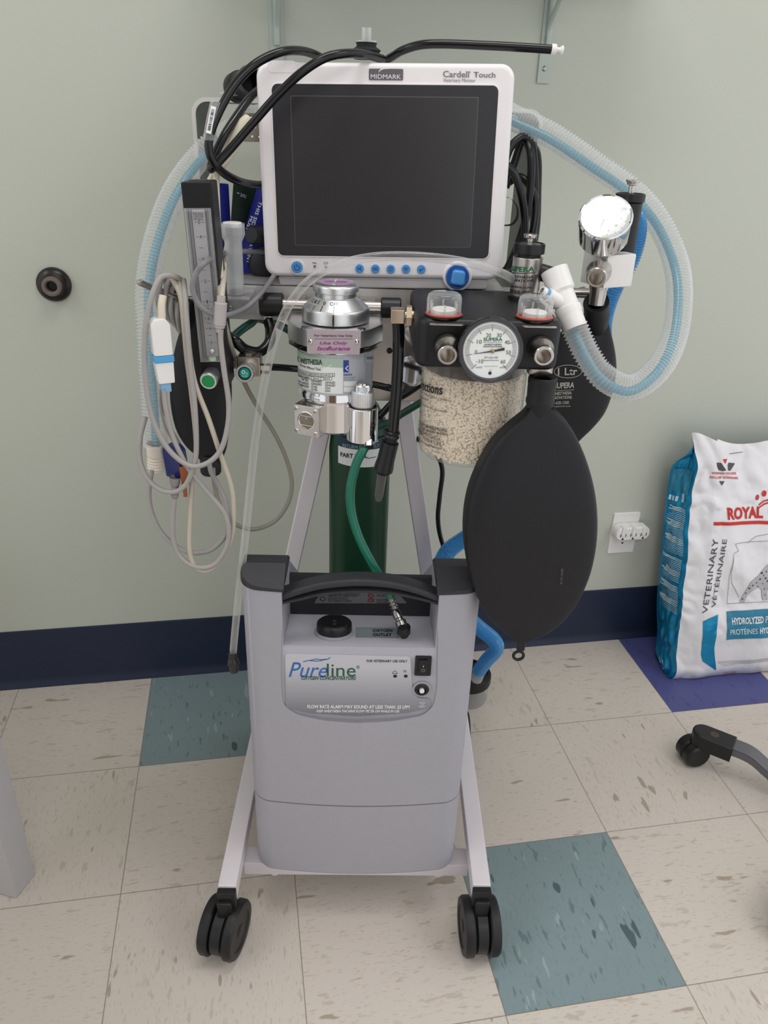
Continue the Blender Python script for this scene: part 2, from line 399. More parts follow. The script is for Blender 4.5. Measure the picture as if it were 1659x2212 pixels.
M_BLACK = mat('black_plastic', '#161619', 0.38, noise=0.1)
M_BLKM = mat('matt_black_anodised', '#141418', 0.42, spec=0.45, noise=0.12, nscale=120, bump=0.1, bscale=1500)
M_RUB = mat('black_rubber', '#17171b', 0.55, noise=0.1, bump=0.06, bscale=500)
M_BAGR = mat('black_latex', '#1b1b20', 0.5, spec=0.4, noise=0.06, nscale=14, bump=0.15, bscale=60)
M_HOSEB = mat('black_hose', '#0f0f12', 0.2, noise=0.05)
M_CABG = mat('grey_cable', '#a09c9a', 0.45, noise=0.05)
M_CABC = mat('cream_cable', '#bcb4a4', 0.45, noise=0.05)
M_CABK = mat('black_cable', '#111114', 0.3, noise=0.1, nscale=200)
M_WPL = mat('white_plastic', '#e8e6e4', 0.35, noise=0.03)
M_CREAM = mat('cream_plastic', '#d8d0bd', 0.4, noise=0.04)
M_MON = mat('monitor_plastic', '#ebe6e8', 0.32, noise=0.02, coat=0.15)
M_BEZ = mat('dark_bezel', '#2e2d31', 0.34, noise=0.04)
M_SCR = mat('dark_touch_screen', '#28292d', 0.24, spec=1.0, noise=0.0)
M_BLUEB = mat('blue_button', '#4f94d6', 0.3, noise=0.03)
M_BLUED = mat('deep_blue_button', '#2a63ab', 0.3, noise=0.03)
M_INKK = mat('black_ink', '#1d1c1d', 0.5, noise=0.0)
M_INKG = mat('grey_ink', '#77777a', 0.5, noise=0.0)
M_INKW = mat('white_ink', '#e8e8e8', 0.5, noise=0.0)
M_INKGR = mat('green_ink', '#1f6b45', 0.5, noise=0.0)
M_INKBL = mat('blue_ink', '#27439a', 0.5, noise=0.0)
M_INKR = mat('red_ink', '#c8261f', 0.45, noise=0.0)
M_MAG = mat('magenta_ink', '#9a2f8f', 0.45, noise=0.0)
M_PAPER = mat('white_label', '#e6e9e8', 0.5, noise=0.02)
M_GREY = mat('grey_moulded_plastic', '#a4a3ac', 0.5, noise=0.03, bump=0.12, bscale=900)
M_DGREY = mat('charcoal_moulded_plastic', '#2f2f34', 0.5, noise=0.05, bump=0.12, bscale=900)
M_TANK = mat('green_tank_paint', '#123c26', 0.35, noise=0.15, nscale=12)
M_TEAL = mat('green_oxygen_hose', '#0f6a55', 0.25, noise=0.05, spec=0.6)
M_TEALD = mat('dark_green_hose', '#0c4a3c', 0.3, noise=0.05)
M_CLR = clear('clear_plastic', body=0.1, edge=0.6)
M_CLRT = clear('clear_vinyl_tube', body=0.08, edge=0.85, body_col='#f4f4f3')
M_CORR = clear('clear_corrugated_hose', body=0.17, edge=0.7, body_col='#ffffff', rough=0.12)
M_INNER = clear('pale_blue_inner_hose', tint='#b2dfe9', body=0.7, edge=0.85, body_col='#78bfd2', rough=0.2)
M_SCAV = clear('blue_scavenger_hose', tint='#a8dcf4', body=0.72, edge=0.9, body_col='#5ab6ea', rough=0.2)
M_CLOUD = clear('cloudy_clear_plastic', body=0.3, edge=0.75, body_col='#e3e5e6', rough=0.12)
M_CANCLR = clear('clear_canister', body=0.05, edge=0.35, body_col='#eeeeec')
# ------------------------------------------------------------------ setting
def wf(x, y, z): return WM @ Vector((x, y, z))
def struct(name, g, m, smooth=False):
    o = part(name, g, m, None, smooth=smooth); o['kind'] = 'structure'; return o
XL, XR, YF, ZC = -1.7, 2.2, -3.3, 2.6
me = bpy.data.meshes.new('floor'); b_ = bmesh.new(); bmesh.ops.create_cube(b_, size=1)
for v in b_.verts: v.co = Vector(((XL + XR) / 2 + v.co.x * (XR - XL), YF / 2 + v.co.y * -YF, -0.025 + v.co.z * 0.05))
b_.to_mesh(me); b_.free(); me.materials.append(M_FLOOR)
fl = bpy.data.objects.new('floor', me); COL.objects.link(fl); fl.matrix_world = WM; fl['kind'] = 'structure'
struct('wall_back', G().box(((XL + XR) / 2, 0.05, ZC / 2), (XR - XL + 0.2, 0.1, ZC), WM), M_WALL)
struct('wall_front', G().box((XL + 0.95, YF - 0.05, ZC / 2), (1.9, 0.1, ZC), WM), M_WALL)   # the room goes on past this wall's end
struct('ceiling', G().box(((XL + XR) / 2, YF / 2, ZC + 0.05), (XR - XL + 0.2, -YF + 0.2, 0.1), WM), M_CEIL)
# brown slab added out of view to give the screen a brown reflection
M_REFL = mat('brown_reflection_slab', '#77594e', 0.4, noise=0.2, nscale=8)
struct('added_reflection_slab', G().box((-0.4, YF + 0.022, 1.03), (0.95, 0.044, 2.06), WM, bevel=0.004), M_REFL)
# cove base: flat strip with a flared toe
prof = [(0, 0), (-0.014, 0), (-0.0135, 0.003), (-0.008, 0.012), (-0.0045, 0.024), (-0.0035, 0.15), (-0.002, 0.156), (0, 0.156)]
g = G(); b_ = bmesh.new(); A = [b_.verts.new(wf(XL, p[0], p[1])) for p in prof]; B = [b_.verts.new(wf(XR, p[0], p[1])) for p in prof]
for i in range(len(prof)): j = (i + 1) % len(prof); b_.faces.new((A[i], A[j], B[j], B[i]))
b_.faces.new(A[::-1]); b_.faces.new(B); bmesh.ops.recalc_face_normals(b_, faces=b_.faces[:]); g._merge(b_)
struct('baseboard_back', g, M_NAVY, smooth=True)
# ------------------------------------------------------------------ wall things
FWALL = Plane(Wl(700, 300, 0.0), WM.to_3x3() @ Vector((1, 0, 0)), (0, 0, 1))
nw = FWALL.n
# wall shelf on two painted brackets
SHZ = 1.515
M_SHELF = mat('pale_green_bracket_paint', '#b4bfb8', 0.4, noise=0.03)
M_SHB = mat('shelf_board_laminate', '#b9bcb2', 0.5, noise=0.04)
xa, xb = (WMI @ Wl(597, 60)).x, (WMI @ Wl(1181, 90)).x
t = root('wall_shelf', wf((xa + xb) / 2, 0, SHZ), 'pale shelf board carried by two painted steel brackets high on the wall', 'shelf')
part('board', G().box(((xa + xb) / 2 + 0.02, -0.115, SHZ + 0.01), (xb - xa + 0.24, 0.222, 0.02), WM, 0.003), M_SHB, t)
for xc, zb in ((xa, 1.285), (xb, (WMI @ Wl(1179, 181)).z)):
    g = G(); g.box((xc, -0.002, (zb + SHZ) / 2), (0.024, 0.004, SHZ - zb), WM, 0.0015)
    g.box((xc, -0.095, SHZ - 0.002), (0.024, 0.19, 0.004), WM, 0.0015)
    pa = [wf(xc, -0.004, zb + 0.075), wf(xc, -0.022, zb + 0.105), wf(xc, -0.12, SHZ - 0.03), wf(xc, -0.17, SHZ - 0.003)]
    g.tube(spline(pa, 8), 0.0055, 10)
    g.box((xc, -0.008, zb + 0.1), (0.010, 0.008, 0.09), WM, 0.003)
    br = part('bracket', g, M_SHELF, t)
    sc = G(); p = wf(xc, -0.004, zb + 0.024); sc.lathe([(0, 0.0022), (0.0022, 0.002), (0.004, 0.0012), (0.0048, 0)], p, nw, 20)
    sc.box((xc, -0.0066, zb + 0.024), (0.005, 0.0008, 0.0012), WM); sc.box((xc, -0.0066, zb + 0.024), (0.0012, 0.0008, 0.005), WM)
    part('screw', sc, M_STEEL, br)
# round door bumper
c = Wl(117, 614, 0.0); r = 36 * mpp(c)
M_BUMP = mat('brown_black_rubber', '#1d1715', 0.3, noise=0.1); M_BUMPC = mat('worn_rubber_cup', '#6f635c', 0.5, noise=0.15)
t = root('door_bumper', c, 'round black rubber door bumper with a hollow centre on the left of the wall', 'door stop')
part('base', G().lathe([(0, 0.0), (r, 0), (r, 0.004), (r * 0.96, 0.008), (r * 0.82, 0.012), (r * 0.6, 0.016), (0, 0.016)], c, nw, 48), M_BUMP, t)
part('cup', G().lathe([(r * 0.56, 0.014), (r * 0.57, 0.024), (r * 0.53, 0.028), (r * 0.40, 0.0285), (r * 0.32, 0.026), (r * 0.28, 0.012), (0, 0.010)], c, nw, 40), M_BUMPC, t)
# wall outlet and the plug-in splitter
c = Wl(1346, 1150, 0.0); FO = Plane(c, FWALL.x, (0, 0, 1))
t = root('wall_outlet', c, 'white duplex wall outlet plate low on the wall', 'outlet')
part('cover_plate', G().prism(rrect(-0.035, -0.057, 0.035, 0.057, 0.003), FO.M, 0, 0.005, 0.002), M_WPL, t)
g = G().prism(rrect(-0.017, -0.034, 0.017, -0.006, 0.009), FO.M, 0.004, 0.0062, 0.0008); rc = part('receptacle', g, M_WPL, t)
i = Ink(FO, 0.0064); i.rect(0, uvq=[(-0.0075, -0.020), (-0.0055, -0.020), (-0.0055, -0.011), (-0.0075, -0.011)]); i.rect(0, uvq=[(0.0055, -0.019), (0.0075, -0.019), (0.0075, -0.011), (0.0055, -0.011)]); i.dot(0, -0.027, 0.0026); i.done('slot', M_INKK, rc)
part('screw', G().lathe([(0, 0.0065), (0.002, 0.0062), (0.003, 0.005)], FO.pt(0, 0, 0), FO.n, 16), M_STEEL, t)
q = FO.uv(1355, 1141); t = root('plug_splitter', FO.pt(q.x, q.y, 0.006), 'white three-outlet plug splitter plugged into the wall outlet', 'plug adapter')
g = G().prism(rrect(q.x - 0.045, q.y - 0.017, q.x + 0.045, q.y + 0.019, 0.0165), FO.M, 0.0065, 0.034, 0.004, 3); bd = part('body', g, M_WPL, t)
for k in (-1, 0, 1):
    ux = q.x + k * 0.027; g = G().prism(rrect(ux - 0.005, q.y - 0.004, ux + 0.005, q.y + 0.0225, 0.0049), FO.M, 0.02, 0.0375, 0.002); part('grip_rib', g, M_WPL, t)
    i = Ink(FO, 0.0343); i.rect(0, uvq=[(ux - 0.0078, q.y - 0.006), (ux - 0.0058, q.y - 0.006), (ux - 0.0058, q.y + 0.003), (ux - 0.0078, q.y + 0.003)])
    i.rect(0, uvq=[(ux + 0.0062, q.y - 0.005), (ux + 0.0082, q.y - 0.005), (ux + 0.0082, q.y + 0.003), (ux + 0.0062, q.y + 0.003)]); i.dot(ux, q.y - 0.0112, 0.0028); i.done('socket_slots', M_INKK, bd)
# ------------------------------------------------------------------ table leg at the left edge
M_TBL = mat('grey_laminate', '#b6b4b6', 0.5, noise=0.05, bump=0.1, bscale=300)
c0 = Zp(35, 1942, 0); e1 = (Zp(77, 1888, 0) - c0); wl_ = e1.length; e1.normalize(); e2 = Vector((-e1.y, e1.x, 0))
TM = Matrix((e1, e2, Vector((0, 0, 1)))).transposed().to_4x4(); TM.translation = c0
t = root('work_table', c0, 'grey laminate table whose square leg stands at the left edge of the floor', 'table')
part('leg', G().box((wl_ / 2, wl_ / 2, 0.36), (wl_, wl_, 0.72), TM, 0.0025), M_TBL, t)
part('leg', G().box((wl_ / 2, 0.95, 0.36), (wl_, wl_, 0.72), TM, 0.0025), M_TBL, t)
part('leg', G().box((wl_ / 2 - 0.62, wl_ / 2, 0.36), (wl_, wl_, 0.72), TM, 0.0025), M_TBL, t)
part('leg', G().box((wl_ / 2 - 0.62, 0.95, 0.36), (wl_, wl_, 0.72), TM, 0.0025), M_TBL, t)
part('tabletop', G().box((wl_ / 2 - 0.31, 0.49, 0.735), (0.7, 1.04, 0.03), TM, 0.003), M_TBL, t)
# ------------------------------------------------------------------ chair base at the right edge
M_SPK = mat('grey_painted_steel', '#5f5e62', 0.45, noise=0.08)
tip = Zp(1520, 1588, 0.075); hub = Zp(1850, 1718, 0.075); d = (hub - tip); d.z = 0; LS = d.length; d.normalize(); sd = Vector((-d.y, d.x, 0))
hub = tip + d * 0.33; t = root('chair_base', (hub.x, hub.y, 0), 'grey steel star base of a wheeled chair with a black caster, at the right edge', 'chair base')
def spoke(ang):
    R_ = Matrix.Rotation(ang, 3, 'Z'); dd = R_ @ d; ss = R_ @ sd
    tp = Vector((hub.x, hub.y, 0)) - dd * 0.33
    def w(a, b, z): return tp + dd * a + ss * b + Vector((0, 0, z))
    prof = [(0.055, 0.083), (0.085, 0.083), (0.105, 0.078), (0.135, 0.062), (0.16, 0.057), (0.33, 0.06)]
    ps = spline([Vector((a, 0, z)) for a, z in prof], 6)
    g = G(); b_ = bmesh.new(); sec = [(-0.021, 0), (-0.021, -0.018), (0.021, -0.018), (0.021, 0)]; rings = []
    for p in ps: rings.append([b_.verts.new(w(p.x, s_[0], p.z + s_[1])) for s_ in sec])
    for A, B in zip(rings, rings[1:]):
        for k in range(4): b_.faces.new((A[k], A[(k + 1) % 4], B[(k + 1) % 4], B[k]))
    b_.faces.new(rings[0][::-1]); b_.faces.new(rings[-1]); bmesh.ops.recalc_face_normals(b_, faces=b_.faces[:])
    bmesh.ops.bevel(b_, geom=[e for e in b_.edges if e.is_manifold and e.calc_face_angle(0) > 1.0], offset=0.003, segments=2, affect='EDGES'); g._merge(b_)
    sp = part('spoke', g, M_SPK, t)
    Mx = Matrix((dd, ss, Vector((0, 0, 1)))).transposed().to_4x4(); Mx.translation = tp
    cap = [(0.062, -0.024), (0.062, 0.024)] + [(-0.024 * math.cos(a) , 0.024 * math.sin(a)) for a in [math.pi / 2 - math.pi * k / 10 for k in range(11)]]
    part('end_cap', G().prism(cap[::-1], Mx, 0.052, 0.087, 0.005, 3), M_BLACK, sp)
    if ang == 0: part('worn_sticker', G().prism(ngon(0.02, 0, 0.009, 20), Mx, 0.0868, 0.0874), mat('worn_brown_sticker', '#4a3a2e', 0.5, noise=0.5, nscale=150), sp)
    cs = part('caster', G().cyl(w(0.002, 0, 0.028), w(0.002, 0, 0.056), 0.008), M_BLACK, t)
    ax = (dd * 0.72 - ss * 0.69).normalized(); cc = w(-0.012, -0.004, 0.029)
    for s_ in (-1, 1): part('wheel', G().cyl(cc + ax * (0.0006 * s_), cc + ax * (0.025 * s_), 0.0285, n=36, bevel=0.004), M_BLACK, cs)
    fe = ax.cross(Vector((0, 0, 1))); hood = G().tube([cc + ax * k for k in (-0.0225, 0.0225)], 0.031, 20); part('hood', hood, M_BLACK, cs) if False else None
for k in range(5): spoke(2 * math.pi * k / 5)
part('hub', G().lathe([(0, 0.035), (0.04, 0.035), (0.04, 0.07), (0.03, 0.085), (0, 0.085)], (hub.x, hub.y, 0), n=32), M_SPK, t)
part('column', G().cyl((hub.x, hub.y, 0.08), (hub.x, hub.y, 0.30), 0.025), M_BLACK, t)
# ------------------------------------------------------------------ machine cart
cart = root('equipment_cart', (-0.01, 0.08, 0), 'white tubular machine cart on four black casters carrying the monitor and vaporizer', 'cart')
FL0, FL1 = Zp(490, 1914, 0.138), Zp(546, 1640, 0.138); FR0, FR1 = Zp(1041, 1912, 0.138), Zp(1007, 1640, 0.138)
def ext(a, b, Y): return a + (b - a) * ((Y - a.y) / (b.y - a.y))
legs = []
for a, b in ((FL0, FL1), (FR0, FR1)):
    p0 = a + Vector((0, 0, -0.015)); p1 = ext(a, b, 0.32) + Vector((0, 0, -0.015)); legs.append((p0, p1))
    part('base_leg', G().bar(p0, p1, 0.030, 0.030, bevel=0.003), M_WMET, cart)
(l0, l1), (r0, r1) = legs
bz = 0.083
def lx(Y): return ext(l0, l1, Y).x, ext(r0, r1, Y).x
for Y in (-0.052, 0.20):
    a, b = lx(Y); part('cross_bar', G().bar((a + 0.012, Y, bz), (b - 0.012, Y, bz), 0.03 if Y > 0 else 0.036, 0.028, bevel=0.0025), M_WMET, cart)
a, b = lx(0.29); part('tank_platform', G().box(((a + b) / 2, 0.275, 0.088), (b - a - 0.02, 0.13, 0.018), None, 0.003), M_WMET, cart)
for ft in ((592, 1890), (947, 1888)):
    p = Zp(ft[0], ft[1], 0.062); part('levelling_foot', G().cyl((p.x, -0.052, 0.056), (p.x, -0.052, 0.072), 0.009, 0.007), M_WPL, cart)
PX = 0.5 * (V(860, 770, 0.27).x + V(860, 770, 0.27).x) - 0.045     # centre of the rear post
UPR = []
for (u0, u1), sgn in (((( 625, 1240), (690, 950)), -1), (((925, 1240), (884, 960)), 1)):
    A, B = V(*u0, 0.28), V(*u1, 0.28); dirv = (B - A) / (B.z - A.z); lo = A + dirv * (0.11 - A.z); xt = PX + sgn * 0.06
    zt = A.z + (xt - A.x) / dirv.x; hi = A + dirv * (zt - A.z); UPR.append((xt, zt))
    pts = [lo] + [lo.lerp(hi, 0.93)] + [hi + Vector((0, 0, 0.02)), Vector((xt, 0.28, zt + 0.06)), Vector((xt, 0.28, 1.0))]
    g = G(); pp = resample(spline(pts, 10), 0.02); b_ = bmesh.new(); rings = []
    for i_, p in enumerate(pp):
        tt = (pp[min(i_ + 1, len(pp) - 1)] - pp[max(i_ - 1, 0)]).normalized(); s_ = Vector((0, 1, 0)); q = s_.cross(tt).normalized()
        rings.append([b_.verts.new(p + q * (0.0145 * a_) + s_ * (0.0145 * c_)) for a_, c_ in ((-.85, -1), (.85, -1), (1, -.85), (1, .85), (.85, 1), (-.85, 1), (-1, .85), (-1, -.85))])
    for A_, B_ in zip(rings, rings[1:]):
        for k in range(8): b_.faces.new((A_[k], A_[(k + 1) % 8], B_[(k + 1) % 8], B_[k]))
    b_.faces.new(rings[0][::-1]); b_.faces.new(rings[-1]); bmesh.ops.recalc_face_normals(b_, faces=b_.faces[:]); g._merge(b_)
    part('upright', g, M_WMET, cart, angle=30)
g = G(); g.box((PX, 0.255, 0.90), (0.17, 0.006, 0.17), None, 0.002); mp = part('mounting_plate', g, M_STEEL, cart)
for zz in (0.84, 0.9): part('bolt', G().lathe([(0, 0.003), (0.003, 0.0025), (0.005, 0)], (PX + 0.03, 0.252, zz), (0, -1, 0), 14), M_BLACK, mp)
# steel shelf under the monitor, with a folded front flange
SXL = V(482, 650, 0.10).x; SXR = V(885, 650, 0.10).x + 0.13; ST = V(560, 613, 0.10).z; SB = V(560, 691, 0.10).z
g = G(); g.box(((SXL + SXR) / 2, 0.20, ST - 0.0015), (SXR - SXL, 0.20, 0.003), None, 0.001); g.box(((SXL + SXR) / 2, 0.1015, (ST + SB) / 2), (SXR - SXL, 0.003, ST - SB), None, 0.001)
part('monitor_shelf', g, mat('satin_stainless', '#cfccca', 0.42, 0.55, noise=0.04), cart)
# rounded rectangular guard band behind the monitor
LL, LR_, LT = V(415, 260, 0.26).x, V(1170, 300, 0.26).x, V(480, 211, 0.26).z
pr = rrect(LL, ST - 0.03, LR_, LT, 0.022, 8); g = G(); b_ = bmesh.new(); n_ = len(pr)
cx_, cz_ = (LL + LR_) / 2, (LT + ST) / 2; tk = 0.0055
inn = rrect(LL + tk, ST - 0.03 + tk, LR_ - tk, LT - tk, 0.017, 8)
R4 = [[b_.verts.new((p[0], Y, p[1])) for p in ring] for ring, Y in ((pr, 0.262), (pr, 0.42), (inn, 0.42), (inn, 0.262))]
for q in range(4):
    A_, B_ = R4[q], R4[(q + 1) % 4]
    for k in range(n_): b_.faces.new((A_[k], A_[(k + 1) % n_], B_[(k + 1) % n_], B_[k]))
bmesh.ops.recalc_face_normals(b_, faces=b_.faces[:]); g._merge(b_)
gb_ = part('guard_band', g, mat('shaded_grey_band', '#6f716f', 0.45, noise=0.05), cart)  # dark grey carries the shade on the inside of the band
M_RIM = mat('lit_band_edge', '#d3d2cd', 0.4, 0.2, noise=0.06)  # same band, painted pale where its front edge catches the light
g = G(); b_ = bmesh.new(); R2 = [[b_.verts.new((p[0], Y, p[1])) for p in ring] for ring, Y in ((pr, 0.2592), (pr, 0.2618), (inn, 0.2618), (inn, 0.2592))]
for q in range(4):
    for k in range(n_): b_.faces.new((R2[q][k], R2[(q + 1) % 4][k], R2[(q + 1) % 4][(k + 1) % n_], R2[q][(k + 1) % n_]))
bmesh.ops.recalc_face_normals(b_, faces=b_.faces[:]); g._merge(b_); part('front_edge', g, M_RIM, gb_)
# horizontal mounting bar with two black end sleeves
BY = 0.075; B0, B1 = V(562, 660, BY), V(866, 663, BY); bz_ = (B0.z + B1.z) / 2
mb = part('mounting_bar', G().cyl((B0.x + 0.01, BY, bz_), (B1.x - 0.01, BY, bz_), 0.0085), M_STEEL, cart)
part('end_sleeve', G().cyl((B0.x, BY, bz_), (B0.x + 0.031, BY, bz_), 0.0155, bevel=0.0015), M_BLACK, mb)
part('end_sleeve', G().cyl((B1.x - 0.027, BY, bz_), (B1.x, BY, bz_), 0.0135, bevel=0.0015), M_BLACK, mb)
part('fitting', G().cyl((B0.x + 0.009, BY, bz_ - 0.02), (B0.x + 0.009, BY, bz_ - 0.013), 0.0045, n=6), M_NICKEL, mb)
for xx in (B0.x + 0.05, B1.x - 0.045): part('bar_clamp', G().bar((xx, 0.075, bz_), (xx, 0.1, bz_), 0.02, 0.02), M_STEEL, mb)
# bent hook for cables, on the left end of the shelf
part('cable_hook', G().tube(spline([V(302, 607, -0.02), V(306, 612, -0.018), V(345, 628, 0.0), V(400, 645, 0.02), V(470, 650, 0.06), V(490, 650, 0.1)], 8), 0.004, 10), M_STEEL, cart)
# steel arm on the right that carries the manifold block
AP = V(1292, 634, 0.07)
g = G(); g.cyl(V(1215, 632, 0.10), AP, 0.0065); g.bar(V(1180, 655, 0.17), V(1265, 628, 0.09), 0.012, 0.012, bevel=0.002); g.bar((0.10, 0.16, SB + 0.02), V(1200, 650, 0.16), 0.02, 0.02, bevel=0.002)
part('side_arm', g, M_NICKEL, cart)
# casters
def caster(px, yaw, ftx):
    p = Zp(px[0], px[1], 0.0); c = Vector((p.x, ftx.y - 0.006, 0.047))
    g = G(); g.box((ftx.x, ftx.y - 0.006, 0.118), (0.0295, 0.012, 0.033), None, 0.0015)
    g.box((ftx.x * 0.6 + c.x * 0.4, ftx.y - 0.008, 0.088), (0.024, 0.022, 0.06), None, 0.004); cs = part('caster', g, M_BLACK, cart)
    ax = Matrix.Rotation(yaw, 3, 'Z') @ Vector((1, 0, 0))
    part('fork', G().cyl(c - ax * 0.011, c + ax * 0.011, 0.042, n=40, bevel=0.003), M_BLACK, cs)
    for s_ in (-1, 1):
        g = G(); g.lathe([(0, 0.012), (0.028, 0.012), (0.044, 0.012), (0.047, 0.0145), (0.047, 0.025), (0.044, 0.029), (0.034, 0.0295), (0.032, 0.0275), (0.012, 0.0275), (0.01, 0.029), (0, 0.029)], c, ax * s_, 48)
        part('wheel', g, mat('worn_black_tyre', '#19191b', 0.45, noise=0.25, nscale=90), cs)
caster((488, 2046), math.radians(-14), l0); caster((1030, 2042), math.radians(3), r0)
for q in (l1, r1):
    p = q.copy(); c = Vector((p.x, p.y - 0.01, 0.047)); g = G(); g.box((p.x, p.y - 0.01, 0.088), (0.024, 0.024, 0.05), None, 0.004); cs = part('caster', g, M_BLACK, cart)
    for s_ in (-1, 1): part('wheel', G().cyl(c + Vector((0.003 * s_, 0, 0)), c + Vector((0.027 * s_, 0, 0)), 0.047, n=40, bevel=0.003), M_BLACK, cs)
# ------------------------------------------------------------------ oxygen concentrator
CXc, CHW, CF, CB, CZ0, CZ1 = -0.0135, 0.1655, -0.088, 0.165, 0.108, 0.685
con = root('oxygen_concentrator', (CXc, 0.04, CZ0), 'grey oxygen concentrator with a black carry handle standing on the white cart base', 'medical device')
def plan(hw, y0, y1, bulge, r=0.028, n=8):
    out = []
    for cx, cy, a0 in ((CXc + hw - r, y1 - r, 0), (CXc - hw + r, y1 - r, 90), (CXc - hw + r, y0 + r, 180), (CXc + hw - r, y0 + r, 270)):
        for k in range(n + 1):
            a = math.radians(a0 + 90 * k / n); out.append([cx + r * math.cos(a), cy + r * math.sin(a)])
        if a0 == 180:
            x0_, x1_ = CXc - hw + r, CXc + hw - r
            for k in range(1, 14): out.append([x0_ + (x1_ - x0_) * k / 14, y0])
    for p in out:
        if p[1] < y0 + 0.05: p[1] -= bulge * max(0, 1 - ((p[0] - CXc) / hw) ** 2) * (1 - (p[1] - y0) / 0.05)
    return [tuple(p) for p in out]
I4 = Matrix.Identity(4)
zs = V(770, 1741, CF - 0.012).z
low = part('base_cover', G().prism(plan(CHW, CF, CB, 0.013), Matrix.Scale(-1, 4, (0, 0, 1)), -(zs - 0.0012), -CZ0, 0.008, 3), M_GREY, con)
hs = part('housing', G().prism(plan(CHW, CF, CB, 0.013), I4, zs + 0.0012, CZ1, 0.014, 4), M_GREY, con)
part('seam_band', G().prism(plan(CHW - 0.003, CF + 0.003, CB - 0.003, 0.013), I4, zs - 0.006, zs + 0.006), M_DGREY, con)
# cuts: the open notch between the shoulders, the falling back, the shallow front recess
nx0, nx1 = V(611, 1330, CF).x, V(944, 1335, CF).x
YB = 0.012
zsh0, zsh1 = V(770, 1402, CF - 0.012).z, V(770, 1327, YB).z
zt_ = V(770, 1243, YB).z
XM = Matrix(((0, 0, 1, 0), (1, 0, 0, 0), (0, 1, 0, 0), (0, 0, 0, 1)))
def yz(pts, x0, x1, name='cut'):
    g = G().prism(pts, XM, x0, x1); return part(name, g, M_GREY, None, smooth=False)
cut1 = yz([(-0.2, zsh0), (CF - 0.012, zsh0), (YB, zsh1), (YB, zt_ - 0.004), (0.3, zt_ - 0.004 - 0.24), (0.3, 0.8), (-0.2, 0.8)], nx0, nx1)
cut2 = yz([(-0.2, 0.8), (-0.2, 0.612), (CF, 0.6685), (-0.060, 0.6835), (-0.040, 0.6835), (-0.025, 0.676), (0.3, 0.43), (0.3, 0.8)], -0.4, 0.4)
FC = Plane((CXc, CF - 0.013, 0.4), (1, 0, 0), (0, 0, 1))
rec = [FC.uv(*p) for p in ((607, 1360), (606, 1480), (610, 1528), (640, 1548), (700, 1558), (770, 1562), (850, 1559), (915, 1550), (938, 1530), (945, 1490), (947, 1360))]
cut3 = part('cut', G().prism(rpoly([tuple(p) for p in rec][::-1], 0.01), FC.M, -0.0075, 0.02), M_GREY, None, smooth=False)
boolean(hs, [cut1, cut2, cut3])
# dark back wall of the notch with its safety label
zt = V(770, 1243, YB).z
bp_ = part('rear_panel', G().box(((nx0 + nx1) / 2, YB + 0.002, (zsh1 - 0.006 + zt) / 2), (nx1 - nx0 + 0.004, 0.010, zt - zsh1 + 0.006), None, 0.0015), M_DGREY, con)
FB = Plane(((nx0 + nx1) / 2, YB - 0.0034, 0.55), (1, 0, 0), (0, 0, 1))
g = G().prism(rpoly([tuple(FB.uv(*p)) for p in ((678, 1303), (690, 1285), (720, 1278), (770, 1275), (830, 1277), (862, 1284), (880, 1303))][::-1], 0.004), FB.M, -0.0004, 0.0004); lb = part('safety_label', g, mat('grey_label', '#77767a', 0.5), bp_)
i = Ink(FB, 0.0008)
for tx, bx in (('SEE INSTRUCTION MANUAL', (709, 1281, 778, 1285.5)), ('PRIOR TO OPERATION', (712, 1285.5, 772, 1289)), ('DO NOT EXPOSE', (709, 1290.5, 750, 1294.5)), ('TO OPEN FLAMES', (709, 1296, 760, 1299.5)), ('NO SMOKING', (814, 1284, 852, 1288)), ('DO NOT', (814, 1293, 845, 1297)), ('USE GREASE', (814, 1298, 850, 1302))): i.text(tx, bx)
q = FB.uv(697, 1293); i.ring(q.x, q.y, 0.0036, 0.0009); i.done('lettering', M_INKK, lb)
i = Ink(FB, 0.0009)
for p in ((801, 1286), (801, 1296)): q = FB.uv(*p); i.ring(q.x, q.y, 0.0042, 0.001, ry=0.0028); i.line([(q.x - 0.003, q.y + 0.002), (q.x + 0.003, q.y - 0.002)], 0.0009, uv=True)
i.done('prohibition_mark', M_INKR, lb)
# dark shoulder caps
for x0_, x1_ in ((CXc - CHW, nx0), (nx1, CXc + CHW)):
    zc = V(560, 1263, CF).z - 0.006; pl = [p for p in plan(CHW, CF, CB, 0.013)]
    g = G(); g.prism(plan(CHW + 0.0015, CF - 0.0015, -0.006 + 0.06, 0.0125), I4, zc, CZ1 + 0.0015, 0.0145, 4); cp = part('shoulder_cap', g, M_DGREY, con)
    cA = part('cut', G().box((-0.5 + x0_ - 0.003 if False else x0_ - 0.503, 0, 0.6), (1, 1, 1)), M_GREY, None, smooth=False); cB = part('cut', G().box((x1_ + 0.503, 0, 0.6), (1, 1, 1)), M_GREY, None, smooth=False)
    cC = yz([(-0.2, 0.8), (-0.2, 0.6135), (CF, 0.670), (-0.060, 0.685), (-0.040, 0.685), (-0.025, 0.6775), (0.3, 0.4315), (0.3, 0.8)], -0.4, 0.4); boolean(cp, [cA, cB, cC])
